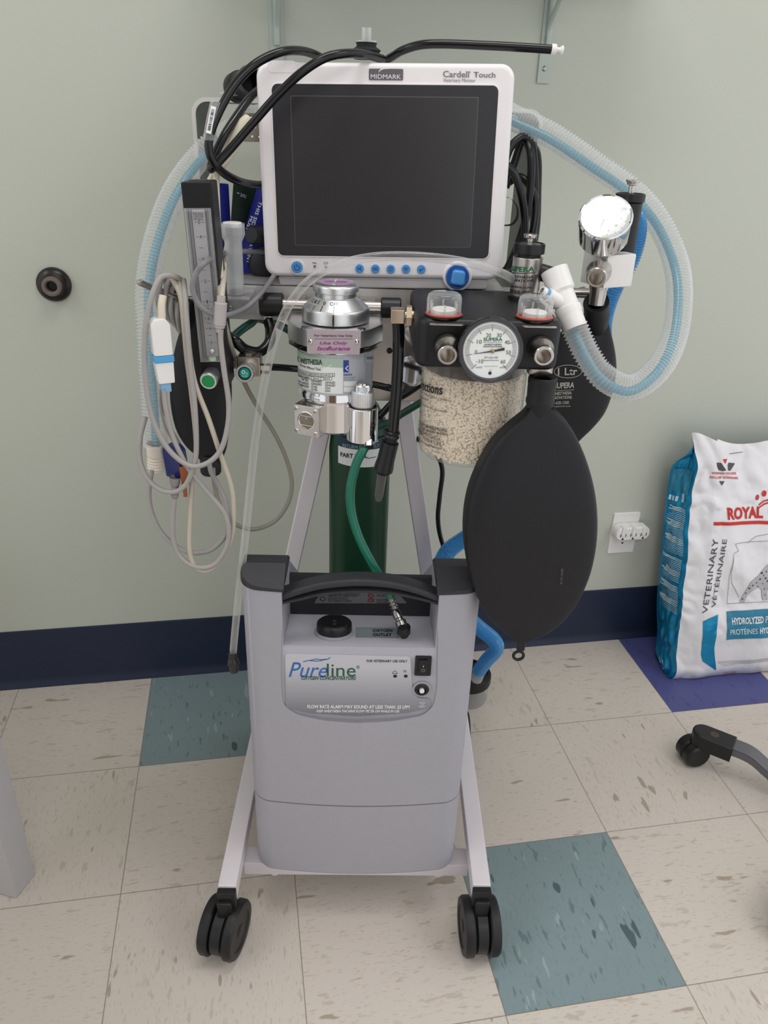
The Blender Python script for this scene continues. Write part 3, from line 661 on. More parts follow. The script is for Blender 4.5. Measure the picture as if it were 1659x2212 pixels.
# carry handle: two stacked bowed bars between the shoulders
HY = CF + 0.012
def hpath(pxs, Y): return resample(spline(P3([(a, b, Y) for a, b in pxs]), 10), 0.006)
g = G()
up_ = hpath([(608, 1282), (650, 1268), (700, 1256), (770, 1250), (840, 1254), (895, 1266), (946, 1284)], HY); lo_ = hpath([(608, 1296), (650, 1287), (700, 1276), (770, 1271), (840, 1274), (895, 1284), (946, 1297)], HY - 0.002)
for path, w_, h_ in ((up_, 0.026, 0.0115), (lo_, 0.018, 0.006)):
    b_ = bmesh.new(); rings = []
    for p in path: rings.append([b_.verts.new(p + Vector((0, w_ / 2 * cx, h_ / 2 * cz))) for cx, cz in ((-1, -.5), (-.8, -1), (.8, -1), (1, -.5), (1, .5), (.7, 1), (-.7, 1), (-1, .5))])
    for A_, B_ in zip(rings, rings[1:]):
        for k in range(8): b_.faces.new((A_[k], A_[(k + 1) % 8], B_[(k + 1) % 8], B_[k]))
    b_.faces.new(rings[0][::-1]); b_.faces.new(rings[-1]); bmesh.ops.recalc_face_normals(b_, faces=b_.faces[:]); g._merge(b_)
part('handle', g, M_DGREY, con, angle=60)
# sloping shelf frame
s0, s1 = Vector((0, CF - 0.012, zsh0)), Vector((0, YB, zsh1)); FS = Plane((CXc, (s0.y + s1.y) / 2, (s0.z + s1.z) / 2), (1, 0, 0), (s1 - s0))
c = FS.w(722, 1366); rr = 38 * mpp(c)
part('inlet_collar', G().lathe([(rr * 1.1, -0.001), (rr * 1.12, 0.002), (rr * 1.0, 0.004)], c, FS.n, 48), M_GREY, con)
cap = part('inlet_cap', G().lathe([(rr, 0), (rr, 0.012), (rr * 0.97, 0.016), (rr * 0.86, 0.0185), (rr * 0.8, 0.0175), (rr * 0.55, 0.0165), (0, 0.0165)], c, FS.n, 48), M_BLACK, con)
part('finger_dimples', G().sphere(c + FS.n * 0.0165 + FS.y * 0.004, 0.0042, 1, 1, .5).sphere(c + FS.n * 0.0165 - FS.y * 0.005, 0.0042, 1, 1, .5), M_BLACK, cap)
q0, q1 = FS.uv(768, 1378), FS.uv(860, 1357)
ol = part('outlet_label', G().prism(rrect(q0.x, q0.y, q1.x, q1.y, 0.002), FS.M, -0.0002, 0.0006), mat('silver_label', '#a9b3bb', 0.4, 0.3), con)
i = Ink(FS, 0.001); i.text('OXYGEN', (805, 1360, 847.5, 1366.5), bold=0.03); i.text('OUTLET', (805, 1369, 846, 1375.5), bold=0.03); i.done('lettering', M_INKK, ol)
oc = FS.w(873, 1362); part('outlet_barb', G().lathe([(0.0095, 0), (0.0095, 0.012), (0.009, 0.0135), (0, 0.0135)], FS.w(872, 1368), (0, -0.12, 1), 24), M_BLACK, con)
# front label panel
FP = Plane((CXc, CF - 0.013 - 0.0062 + 0.0, 0.4), (1, 0, 0), (0, 0, 1)); FP = Plane((CXc, CF - 0.013 + 0.0058, 0.4), (1, 0, 0), (0, 0, 1))
lp = [tuple(FP.uv(*p)) for p in ((616, 1413), (886, 1419), (890, 1478), (893, 1498), (905, 1508), (930, 1510), (930, 1528), (880, 1540), (770, 1547), (665, 1540), (618, 1528))]
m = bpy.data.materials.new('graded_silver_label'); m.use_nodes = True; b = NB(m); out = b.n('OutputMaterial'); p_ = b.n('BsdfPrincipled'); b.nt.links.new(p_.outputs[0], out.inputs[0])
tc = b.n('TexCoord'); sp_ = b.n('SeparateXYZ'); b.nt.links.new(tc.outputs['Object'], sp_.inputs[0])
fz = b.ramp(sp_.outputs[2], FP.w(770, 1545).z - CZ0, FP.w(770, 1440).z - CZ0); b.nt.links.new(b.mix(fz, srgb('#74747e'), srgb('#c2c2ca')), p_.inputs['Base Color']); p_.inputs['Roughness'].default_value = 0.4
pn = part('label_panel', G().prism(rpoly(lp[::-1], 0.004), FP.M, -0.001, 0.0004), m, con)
i = Ink(FP, 0.0007); i.text('Pure', (624, 1430, 707, 1462, 1463), italic=0.3, bold=0.0); i.done('lettering', M_INKBL if False else mat('logo_blue', '#2d66b0', 0.45, noise=0), pn)
i = Ink(FP, 0.0007); i.text('line', (706, 1433, 768, 1461, 1461)); i.text('OXYGEN CONCENTRATORS', (651, 1460, 769, 1468, 1468.5), bold=0.03, italic=0.2)
i.done('lettering', mat('logo_green', '#1e5a45', 0.45, noise=0), pn)
i = Ink(FP, 0.0008)
for dy in (0, 3): i.line([(655 + dy * 5, 1429 - dy), (668 + dy * 5, 1426 - dy), (680 + dy * 5, 1427.5 - dy), (692 + dy * 5, 1427 - dy), (704 + dy * 3, 1423 - dy)][:5], 0.0012)
i.done('wave_mark', mat('logo_blue', '#2d66b0', 0.45, noise=0), pn)
i = Ink(FP, 0.0007); i.text('FOR VETERINARY USE ONLY', (792, 1424.5, 880, 1430, 1430.5), bold=0.02); i.text('OK', (871, 1447, 878.5, 1452)); i.text('®', (770, 1437, 777, 1444))
q = FP.uv(853, 1452); i.line([(q.x - 0.004, q.y - 0.002), (q.x + 0.004, q.y - 0.002)], 0.0007, uv=True); i.ring(q.x, q.y, 0.0026, 0.0006, a0=0, a1=180); i.line([(q.x - 0.0026, q.y), (q.x - 0.0032, q.y - 0.0018)], 0.0006, uv=True); i.line([(q.x + 0.0026, q.y), (q.x + 0.0032, q.y - 0.0018)], 0.0006, uv=True)
for p in ((853.5, 1460), (876.5, 1460)): q = FP.uv(*p); i.dot(q.x, q.y, 0.0028)
i.done('lettering', M_INKK, pn)
i = Ink(FP, 0.0007); i.text('FLOW RATE ALARM MAY SOUND AT LESS THAN .25 LPM', (664, 1522, 884, 1529.5, 1530.5), bold=0.03); i.text('KEEP ANESTHESIA MACHINE FLOW METER ON WHILE IN USE', (684, 1532.5, 863, 1538, 1538.5), bold=0.02, italic=0.2)
i.text('PUSH', (906, 1516, 918, 1519.5)); i.text('TO', (909, 1520.5, 915, 1523.5)); i.text('RESET', (905, 1524, 919, 1527.5)); i.done('lettering', M_INKW, pn)
q0, q1 = FP.uv(895, 1458), FP.uv(933, 1418); u0, u1 = q0, q1
sw = part('power_switch', G().prism(rrect(q0.x, q0.y, q1.x, q1.y, 0.002), FP.M, -0.002, 0.002, 0.0006), M_BLACK, con)
rk = part('rocker', G().prism(rrect(q0.x + 0.005, q0.y + 0.004, q1.x - 0.005, q1.y - 0.004, 0.001), FP.M, 0.0015, 0.0045, 0.001), M_BLACK, sw)
i = Ink(FP, 0.0047); cc_ = (q0 + q1) / 2; i.line([(cc_.x, cc_.y + 0.001), (cc_.x, cc_.y + 0.004)], 0.0007, uv=True); i.ring(cc_.x, cc_.y - 0.0048, 0.0022, 0.0007); i.done('lettering', M_INKW, sw)
c = FP.w(911, 1488); rs = part('reset_button', G().lathe([(0.0105, -0.002), (0.0105, 0.0025), (0.009, 0.004), (0.006, 0.004), (0.0055, 0.001), (0, 0.001)], c, FP.n, 32), M_BLACK, con)
part('button', G().lathe([(0.0036, 0), (0.0036, 0.006), (0.0028, 0.0068), (0, 0.007)], c, FP.n, 24), M_WPL, rs)
part('reset_bezel', G().lathe([(0.0105, 0), (0.0135, 0), (0.0135, 0.0015), (0.0105, 0.0015)], c, FP.n, 36), M_GREY, rs)
# ------------------------------------------------------------------ oxygen cylinder and its regulator
TXc = (V(710, 1150, 0.285).x + V(838, 1150, 0.285).x) / 2; TR = (V(838, 1150, 0.285).x - V(710, 1150, 0.285).x) / 2 * 0.985; TY = 0.285
tank = root('oxygen_cylinder', (TXc, TY, 0.098), 'dark green oxygen cylinder standing upright behind the grey concentrator', 'gas cylinder')
part('cylinder_body', G().lathe([(0, 0), (TR - 0.006, 0), (TR, 0.006), (TR, 0.62), (TR * 0.9, 0.665), (TR * 0.55, 0.70), (0.018, 0.712), (0.014, 0.72), (0, 0.72)], (TXc, TY, 0.098), n=56), M_TANK, tank)
part('valve', G().box((TXc, TY, 0.845), (0.026, 0.026, 0.06), None, 0.003), M_NICKEL, tank)
CT = Cyl(TXc, TY, TR)
tg = Ink(CT, 0.0006); tg.rect((731, 962, 836, 999), nu=12); tk_ = tg.done('status_tag', M_PAPER, tank)
tg = Ink(CT, 0.0005); tg.rect((729, 940, 836, 964), nu=12); tk2 = tg.done('tag_header', mat('dark_teal_card', '#14384a', 0.5), tank)
i = Ink(CT, 0.001); i.text('PART FULL___', (736, 976, 812, 987), bold=0.025, sub=1); i.done('lettering', M_INKK, tk_)
i = Ink(CT, 0.001); i.text('RETURN PROMPTLY', (741, 957.5, 818, 964.5), sub=1); i.done('lettering', mat('pale_ink', '#a9bcc4', 0.5, noise=0), tk2)
RC = V(893, 797, 0.22); rg = root('gas_regulator', RC, 'polished round gas regulator half hidden behind the black absorber block', 'regulator')
rr = 36 * mpp(RC)
part('drum', G().lathe([(0, 0.016), (rr * 0.85, 0.016), (rr * 0.97, 0.012), (rr, 0), (rr, -0.03), (0, -0.03)], RC, (-0.25, -1, 0.15), 44), M_CHROME, rg)
part('gauge_glass', G().lathe([(rr * 0.9, 0), (rr * 0.95, 0.006), (rr * 0.8, 0.009), (0, 0.01)], V(905, 715, 0.2), (-0.6, -1, 0.1), 40), M_DCHROME, rg)
part('stem', G().cyl(RC + Vector((-0.005, 0.03, 0)), (TXc + 0.02, TY - 0.01, 0.85), 0.009), M_NICKEL, rg)
# ------------------------------------------------------------------ patient monitor
def eul(yw, tl, rl): return Matrix.Rotation(math.radians(yw), 3, 'Z') @ Matrix.Rotation(math.radians(tl), 3, 'X') @ Matrix.Rotation(math.radians(rl), 3, 'Y')
BM = eul(-3.364, -3.7706, -1.3104); FM = Plane((0.003, 0.10, 1.167), BM @ Vector((1, 0, 0)), BM @ Vector((0, 0, 1)))
mon = root('patient_monitor', FM.pt(0, -0.14, -0.04), 'white veterinary patient monitor with a dark blank touch screen', 'monitor')
W2, H2 = 0.1586, 0.1263
part('housing', G().prism(rrect(-W2, -H2, W2, H2, 0.017, 8), FM.M, -0.085, 0.0, 0.0065, 4), M_MON, mon)
part('rear_cover', G().prism(rrect(-W2 + 0.012, -H2 + 0.004, W2 - 0.012, H2 - 0.012, 0.02, 6), FM.M, -0.12, -0.083), M_MON, mon)
ch = [tuple(FM.uv(*p)) for p in ((598, 597), (1056, 604), (1053, 627), (604, 622))]
part('base', G().prism(rpoly(ch[::-1], 0.004), FM.M, -0.085, -0.006, 0.003, 2), mat('monitor_base_plastic', '#c3bfc1', 0.36, noise=0.02), mon)
kq = FM.uv(988, 597)
part('knob_boss', G().prism(ngon(kq.x, kq.y, 0.0195, 40), FM.M, -0.02, 0.002, 0.0025, 3), M_MON, mon)
sc4 = [FM.uv(*p) for p in ((587, 179), (1081, 187), (1051, 557), (601, 553))]
bx = ((sc4[0].x + sc4[3].x) / 2, (sc4[2].y + sc4[3].y) / 2, (sc4[1].x + sc4[2].x) / 2, (sc4[0].y + sc4[1].y) / 2)
part('bezel_rim', G().prism(rrect(bx[0] - 0.0016, bx[1] - 0.0016, bx[2] + 0.0016, bx[3] + 0.0016, 0.009, 8), FM.M, -0.001, 0.0012, 0.0006), M_MON, mon)
bz = part('bezel', G().prism(rrect(*bx, 0.0075, 8), FM.M, -0.001, 0.0016, 0.0004), M_BEZ, mon)
s4 = [FM.uv(*p) for p in ((629, 206), (1036, 214), (1012, 533), (639, 529))]
sx = ((s4[0].x + s4[3].x) / 2, (s4[2].y + s4[3].y) / 2, (s4[1].x + s4[2].x) / 2, (s4[0].y + s4[1].y) / 2)
part('screen_edge', G().prism(rrect(sx[0] - 0.0009, sx[1] - 0.0009, sx[2] + 0.0009, sx[3] + 0.0009, 0.002), FM.M, 0.001, 0.0018), mat('screen_edge_grey', '#5a595d', 0.3), bz)
part('screen', G().prism(rrect(*sx, 0.0015), FM.M, 0.001, 0.0020), M_SCR, bz)
q0, q1 = FM.uv(797, 173), FM.uv(871, 149); bd = part('badge', G().prism(rrect(q0.x, q0.y, q1.x, q1.y, 0.0015), FM.M, 0, 0.0008), mat('badge_grey', '#6b6a70', 0.35, 0.4), mon)
i = Ink(FM, 0.0011); i.text('MIDMARK', (801, 160.5, 866, 170, 171), bold=0.0)
i.poly([(817, 158), (822, 152.5), (829, 149.5), (846, 148.6), (871, 149.4), (871, 148.4), (846, 147), (826, 147.6), (820, 151)]); i.done('lettering', M_INKW, bd)
i = Ink(FM, 0.0008); i.text('Cardell', (957, 153, 1013, 167, 168), bold=0.012); i.text('Touch', (1023, 155.5, 1070, 167.5, 168.2), bold=0.012); i.text('®', (1013, 154, 1017, 158)); i.text('Veterinary Monitor', (958, 169.5, 1027, 179.5, 180.3), italic=0.25); i.done('lettering', M_INKG, mon)
e0, e1_ = FM.uv(578, 157), FM.uv(642, 131); part('finger_recess', G().prism(rrect(e0.x, e0.y, e1_.x, e1_.y, 0.006), FM.M, -0.001, 0.0004, 0.0003), M_MON, mon)
def button(px, rpx, name, m, ring=None):
    q = FM.uv(*px); r_ = rpx * 0.00057
    if ring: part('button_ring', G().prism(ngon(q.x, q.y, r_ * 1.28, 36), FM.M, 0, 0.0012, 0.0006), ring, mon)
    b_ = part(name, G().prism(ngon(q.x, q.y, r_, 32), FM.M, 0, 0.0026, 0.0009, 2), m, mon); return b_, q
b_, q = button((642, 577), 13.5, 'power_button', M_BLUEB, M_WPL)
NAVYI = mat('navy_ink', '#17335f', 0.5, noise=0)
i = Ink(FM, 0.0028); i.ring(q.x, q.y - 0.0003, 0.0034, 0.0008, a0=125, a1=415); i.line([(q.x, q.y), (q.x, q.y + 0.0042)], 0.0008, uv=True); i.done('power_symbol', NAVYI, b_)
for k, px in enumerate(((777, 580), (811, 580.5), (844, 581), (877, 581), (910, 581.5))):
    b_, q = button(px, 10, 'button', M_BLUED if False else M_BLUEB); i = Ink(FM, 0.0028); a = 0.0024
    if k == 0: i.line([(q.x - a, q.y - a), (q.x + a, q.y + a)], 0.0006, uv=True); i.line([(q.x - a, q.y + a), (q.x + a, q.y - a)], 0.0006, uv=True); i.line([(q.x + a * .6, q.y - a), (q.x + a * .6, q.y + a)], 0.0005, uv=True); i.line([(q.x - a, q.y - a * .5), (q.x - a, q.y + a * .5)], 0.0006, uv=True)
    elif k == 1: i.line([(q.x - a * 1.2, q.y - a * .7), (q.x + a * 1.2, q.y - a * .7), (q.x + a * 1.2, q.y + a * .7), (q.x - a * 1.2, q.y + a * .7)], 0.0005, uv=True, closed=True); i.dot(q.x, q.y, 0.0008); i.dot(q.x - a * .7, q.y, 0.0004); i.dot(q.x + a * .7, q.y, 0.0004)
    elif k == 2: i.line([(q.x - a * .9, q.y - a), (q.x + a * .9, q.y - a), (q.x + a * .9, q.y + a), (q.x - a * .9, q.y + a)], 0.0005, uv=True, closed=True); i.text('S', 0, uvbox=[(q.x - 0.0009, q.y - 0.0013), (q.x + 0.0009, q.y - 0.0013), (q.x - 0.0009, q.y + 0.0013)])
    elif k == 3:
        hp = [(math.sin(t) ** 3, (13 * math.cos(t) - 5 * math.cos(2 * t) - 2 * math.cos(3 * t) - math.cos(4 * t)) / 16) for t in [2 * math.pi * j / 24 for j in range(24)]]
        i.line([(q.x + a * 1.05 * p[0], q.y + a * 1.0 * p[1]) for p in hp], 0.0005, uv=True, closed=True); i.text('BP', 0, uvbox=[(q.x - 0.0012, q.y - 0.0004), (q.x + 0.0012, q.y - 0.0004), (q.x - 0.0012, q.y + 0.001)])
    else: i.line([(q.x + a, q.y + a), (q.x + a * .6, q.y - a * .3), (q.x - a * .9, q.y - a * .5)], 0.0007, uv=True); i.line([(q.x - a * .3, q.y + a * .3), (q.x - a, q.y - a * .5), (q.x - a * .1, q.y - a)], 0.0007, uv=True)
    i.done('button_symbol', NAVYI, b_)
i = Ink(FM, 0.0008); i.text('~', (675, 566, 684, 570)); q = FM.uv(680, 575.5); i.dot(q.x, q.y, 0.0018); q = FM.uv(704, 576); i.dot(q.x, q.y, 0.0018); q = FM.uv(704, 568); i.line([(q.x - 0.0022, q.y - 0.001), (q.x + 0.0022, q.y - 0.001), (q.x + 0.0022, q.y + 0.001), (q.x - 0.0022, q.y + 0.001)], 0.0005, uv=True, closed=True); i.done('indicator_marks', M_INKG, mon)
kb = part('control_knob', G().lathe([(0, 0.002), (0.0155, 0.002), (0.0155, 0.006), (0.0145, 0.0075), (0.0125, 0.007), (0.0105, 0.0062), (0, 0.006)], FM.pt(kq.x, kq.y), FM.n, 48), M_BLUED, mon)
part('knob_grip', G().prism(rpoly([(kq.x - 0.010, kq.y - 0.009), (kq.x + 0.009, kq.y - 0.011), (kq.x + 0.010, kq.y + 0.008), (kq.x - 0.007, kq.y + 0.010)], 0.005), FM.M, 0.004, 0.018, 0.003, 3), M_BLUEB, kb)
# ------------------------------------------------------------------ isoflurane vaporizer
VX, VY = V(725, 760, 0.03).x, 0.03
def zf(py, rpx=None, r=None, px=725):
    rr = r if r is not None else rpx * 0.00058; return V(px, py, VY - rr).z
vap = root('anesthetic_vaporizer', (VX, VY, zf(940, r=0.045)), 'cylindrical metal isoflurane vaporizer with a dial on top mounted on the front bar', 'vaporizer')
r1, r2, r3, r4 = 0.0293, 0.0265, 0.0415, 0.0437
za, zb, zc_, zd, ze = zf(621, r=r1), zf(636.5, r=r1), zf(647.5, r=r2), zf(676, r=r3), zf(706, r=r4)
dial = part('dial', G().lathe([(0, za + 0.001), (r1 - 0.004, za + 0.001), (r1 - 0.001, za - 0.001), (r1, za - 0.003), (r1, zb), (r1 - 0.001, zb - 0.001), (r2 + 0.001, zb - 0.001), (r2, zb - 0.002), (r2, zc_), (r2 + 0.001, zc_ - 0.001), (r3, zd), (r3, zd - 0.001), (0, zd - 0.001)], (VX, VY, 0), n=64), M_ALU, vap)
part('dial_base', G().lathe([(0, zd), (r3 + 0.0005, zd - 0.0005), (r3 + 0.0022, zd - 0.004), (r4, ze), (0, ze)], (VX, VY, 0), n=64), M_ALU, vap)
FT = Plane((VX, VY, za + 0.0012), (1, 0, 0), (0, 1, 0))
tp = part('top_plate', G().prism(ngon(0, 0, 0.021, 40), FT.M, -0.0005, 0.0003), mat('mauve_plate', '#b592b8', 0.35, 0.3), dial)
i = Ink(FT, 0.0008); i.text('VIP 3000', 0, uvbox=[(-0.014, -0.003), (0.014, -0.003), (-0.014, 0.003)], bold=0.03); i.done('lettering', M_MAG, tp)
part('screw', G().lathe([(0, 0.0018), (0.002, 0.0014), (0.003, 0)], (VX - 0.002, VY - 0.0165, za + 0.0013), n=16).lathe([(0, 0.0018), (0.002, 0.0014), (0.003, 0)], (VX - 0.001, VY + 0.015, za + 0.0013), n=16), M_CHROME, tp)
# dial graduations lie on the cone
class Cone:
    def pt(s, u, v, h=0.0):
        f = v; r = r2 + 0.001 + (r3 - r2 - 0.001) * (1 - f); z = zd + (zc_ - 0.001 - zd) * f; a = u; rr = r + h
        return Vector((VX + math.sin(a) * rr, VY - math.cos(a) * rr, z + h))
CN = Cone(); i = Ink(CN, 0.0004); a_off = math.asin(max(-1, min(1, (V(721, 665, VY - 0.039).x - VX) / 0.039)))
for a, v1, w in ((0, 0.52, 0.022), (-0.42, 0.52, 0.02), (-0.72, 0.42, 0.02), (-0.80, 0.45, 0.015), (-0.9, 0.42, 0.015), (-1.0, 0.42, 0.015), (-1.1, 0.42, 0.015), (-1.22, 0.4, 0.015)):
    i.rect(0, uvq=[(a + a_off - w / 2, 0.03), (a + a_off + w / 2, 0.03), (a + a_off + w / 2, v1), (a + a_off - w / 2, v1)], nu=1)
for s_, a, w in (('OFF', 0, 0.34), ('0', -0.40, 0.1), ('.5', -0.71, 0.13), ('1', -0.86, 0.05), ('2', -1.02, 0.1), ('3', -1.2, 0.1)): i.text(s_, 0, uvbox=[(a + a_off - w / 2, 0.58), (a + a_off + w / 2, 0.58), (a + a_off - w / 2, 0.86)])
i.done('graduations', M_INKK, dial)
CB_ = Cyl(VX, VY, r4); i = Ink(CB_, 0.0012); q = CB_.uv(720, 693); i.poly(ngon(q.x, q.y, 0.0011, 16, 0.0085), uv=True); i.done('index_mark', M_INKK, vap)
# collar block
zk0, zk1 = V(725, 712, VY - 0.05).z, V(725, 761, VY - 0.052).z
hexa = [(-0.033, -0.052), (0.033, -0.052), (0.046, -0.040), (0.061, -0.012), (0.061, 0.03), (-0.061, 0.03), (-0.061, -0.012), (-0.046, -0.040)]
col_ = part('collar', G().prism([(VX + a, VY + b) for a, b in hexa], I4, zk1 + 0.006, zk0, 0.003, 2), M_ALU, vap, angle=25)
part('collar_skirt', G().prism([(VX + a * 0.985, VY + b * 0.985) for a, b in hexa], I4, zk1 - 0.001, zk1 + 0.005, 0.0015), M_DCHROME, col_, angle=25)
for s_ in (-1, 1): part('collar_bolt', G().cyl((VX + 0.035 * s_ - 0.001, VY - 0.0425, zk0 - 0.001), (VX + 0.035 * s_ - 0.001, VY - 0.0425, zk0 + 0.0008), 0.0052, n=24), M_DCHROME, col_)
FK = Plane((VX, VY - 0.0525, (zk0 + zk1) / 2), (1, 0, 0), (0, 0, 1)); q0, q1 = FK.uv(663.5, 763), FK.uv(778, 714)
pl = part('drug_plate', G().prism(rrect(q0.x, q0.y, q1.x, q1.y, 0.0015), FK.M, -0.001, 0.0015, 0.0004), mat('mauve_grey_plate', '#b4a8ae', 0.4, 0.2, noise=0.03), vap)
i = Ink(FK, 0.0018); i.text('For Veterinary Use Only', (679, 721.5, 762, 728, 728.5), bold=0.03); i.rect((679, 731, 762, 731.8)); i.done('fine_print', mat('plum_ink', '#6a4263', 0.5, noise=0), pl)
i = Ink(FK, 0.0018); i.text('Use Only', (691, 737, 751, 745.5), bold=0.022, italic=0.25); i.text('Isoflurane', (685, 747.5, 756, 756.5), bold=0.022, italic=0.25); i.done('lettering', M_MAG, pl)
for px in (671, 770): part('rivet', G().lathe([(0, 0.0034), (0.002, 0.003), (0.0032, 0.0015)], FK.w(px, 738), FK.n, 16), M_CHROME, pl)
# label drum and polished lower body
rb = 0.0492; zl0, zl1 = zf(767, r=rb), zf(855, r=rb); zq = zf(940, r=0.044)
part('body', G().lathe([(0, zk1 + 0.003), (rb - 0.003, zk1 + 0.003), (rb - 0.003, zl0 + 0.003), (rb, zl0 + 0.002), (rb, zl1 - 0.002), (rb + 0.001, zl1 - 0.004), (rb + 0.001, zf(871, r=rb)), (rb - 0.002, zf(874, r=rb)), (0.0462, zf(880, r=rb)), (0.0462, zq + 0.003), (0.043, zq), (0, zq)], (VX, VY, 0), n=72), M_CHROME, vap)
CL = Cyl(VX, VY, rb); g = Ink(CL, 0.0004); ua, ub = -math.pi * rb * 0.75, math.pi * rb * 0.75
g.rect(0, uvq=[(ua, zl1), (ub, zl1), (ub, zl0), (ua, zl0)], nu=48); bl_ = g.done('body_label', mat('grey_body_label', '#b6bac2', 0.4), vap)
def cuv(px, py): return CL.uv(px, py)
xl = CL.uv(741, 810).x; yt = CL.uv(741, 774).y; yb_ = CL.uv(741, 850).y
g = Ink(CL, 0.0008); g.rect(0, uvq=[(ua * 0.7, yb_), (xl, yb_), (xl, yt), (ua * 0.7, yt)], nu=24); ts = g.done('test_sticker', M_PAPER, vap)
g = Ink(CL, 0.001); g.poly([(x_, y_) for x_, y_ in ((ua * 0.7, yt), (-0.02, yt - 0.02), (-0.01, yt - 0.0135), (0.0, yt - 0.009), (xl - 0.004, yt - 0.017), (xl, yt - 0.012), (xl, yt))][::1], uv=True) if False else g.rect(0, uvq=[(ua * 0.7, yt - 0.008), (xl, yt - 0.012), (xl, yt), (ua * 0.7, yt)], nu=24); g.done('sticker_header', mat('sage_print', '#a9bfae', 0.5, noise=0.04), ts)
g = Ink(CL, 0.0011); g.line([(680, 793), (690, 795), (700, 792), (712, 790), (715, 788)], 0.0018); g.done('mountain_mark', mat('pale_sage_print', '#c4d2c8', 0.5, noise=0), ts)
i = Ink(CL, 0.0013); i.text('FIRST ANESTHESIA', (634, 768, 697, 779, 787.5), bold=0.02, sub=1); i.text('Vaporizer Efficacy Test', (641, 781, 694, 796, 802), sub=1, bold=0.015) if False else i.text('Vaporizer Efficacy Test', (649, 784, 694, 789.5, 801.5), sub=1, bold=0.015)
def cell_row(x0, x1, ya, yb2, items):
    n_ = len(items); A_, B_ = CL.uv(x0, ya), CL.uv(x1, yb2); h_ = 0.0044
    for k, s_ in enumerate(items):
        p0 = A_ + (B_ - A_) * (k / n_); p1 = A_ + (B_ - A_) * ((k + 1) / n_); i.line([p0, p1, p1 + Vector((0, h_)), p0 + Vector((0, h_))], 0.0004, uv=True, closed=True)
        a_ = p0.lerp(p1, 0.18); b2 = p0.lerp(p1, 0.82); i.text(s_, 0, uvbox=[a_ + Vector((0, h_ * .22)), b2 + Vector((0, h_ * .22)), a_ + Vector((0, h_ * .78))], sub=1)
cell_row(642, 723, 799.5, 813, ['03', '04', '05', '06', '07', '08', '09', '10', 'NR', '12']); cell_row(644, 717, 808, 821, ['2020', '2021', '2022', '2023', '2024'])
for a_, y_, l_, r_ in (('OUTPUT TEST', 0, 'PASSED', 'FAILED'), ('LEAK TEST', 6, 'PASSED', 'FAILED'), ('SERVICE NEEDED', 12, 'YES', 'NO'), ('RECOMMENDED', 18, 'YES', 'NO')):
    i.text(a_, (646 if len(a_) > 10 else 653, 807.5 + y_ + (0 if len(a_) > 10 else 2), 668, 812 + y_ + (0 if len(a_) > 10 else 2), 819.5 + y_), sub=1, bold=0.01); w1 = 18 if len(l_) > 3 else 8; w2 = 16 if len(r_) > 3 else 6
    i.text(l_, (678, 820.5 + y_, 678 + w1, 825 + y_, 826.3 + y_), sub=1, bold=0.01); i.text(r_, (708, 823.5 + y_, 708 + w2, 828 + y_, 828.2 + y_), sub=1, bold=0.01)
    for xx, yy in ((675.5, 823 + y_), (705, 826 + y_)): q = CL.uv(xx, yy); i.line([(q.x - 0.0011, q.y - 0.0011), (q.x + 0.0011, q.y - 0.0011), (q.x + 0.0011, q.y + 0.0011), (q.x - 0.0011, q.y + 0.0011)], 0.0004, uv=True, closed=True)
i.done('lettering', M_INKK, ts)
g = Ink(CL, 0.0008); g.rect((741.5, 778, 753, 804), nu=4); g.done('blue_logo_block', mat('royal_blue_print', '#20409c', 0.45, noise=0), bl_)
i = Ink(CL, 0.0012); i.line([(751, 790), (746, 795), (751, 800)], 0.0012); i.text('<', (743, 792, 749, 800), bold=0.04) if False else None; i.done('logo_mark', M_INKW, bl_)
g = Ink(CL, 0.0008); g.rect((742, 823, 771, 846), nu=6); sb_ = g.done('date_box', M_PAPER, bl_)
i = Ink(CL, 0.001); i.text('NANCE', (742, 807, 760, 811.5, 811), sub=1, bold=0.02); i.text('tenance annually', (742, 814, 767, 817, 816), sub=1); i.text('vork approved', (742, 818.5, 764, 821.5, 821), sub=1); i.done('blue_lettering', M_INKBL, bl_)
i = Ink(CL, 0.001); i.text('WARNING', (790, 770, 806, 777, 775), sub=1, bold=0.02); i.line([(787, 768), (787, 783), (806, 779)], 0.0005)
for k in range(16): yy = 786 + k * 3.6; i.text('Do not use until fully read', (789, yy - 2.1, 807, yy, yy - 2.5), sub=1)
i.rect((742, 834, 771, 834.6), nu=6, h=0.0012); i.done('warning_lettering', mat('slate_ink', '#5b6474', 0.5, noise=0), bl_)
# sight-glass block at lower left
sc_ = V(662, 910, VY - 0.055); an = math.radians(-24); SX = Vector((math.cos(an), math.sin(an), 0)); FSg = Plane(sc_, SX, (0, 0, 1))
hw_, hh_ = 31 * mpp(sc_), 34.5 * mpp(sc_)
sg = part('sight_glass_block', G().prism(rrect(-hw_, -hh_, hw_, hh_, 0.002), FSg.M, -0.026, 0.0, 0.0012, 2), M_NICKEL, vap)
part('window_ring', G().lathe([(0.0125, 0), (0.0125, 0.0008), (0.0112, 0.0012), (0.0105, 0.0004), (0.0105, -0.001)], FSg.pt(0, 0.001), FSg.n, 36), M_CHROME, sg)
part('window', G().lathe([(0.0105, 0.0003), (0, 0.0003)], FSg.pt(0, 0.001), FSg.n, 30), mat('amber_glass', '#7d7264', 0.12, 0.3, noise=0.3, nscale=200), sg)
i = Ink(FSg, 0.0007); i.line([(-0.0085, -0.0055), (0.0085, -0.0055)], 0.0007, uv=True); i.line([(-0.008, 0.007), (0.008, 0.007)], 0.0006, uv=True); i.poly([(-0.001, 0.0035), (0.001, 0.0035), (0, 0.0055)], uv=True); i.done('level_marks', M_INKW, sg)
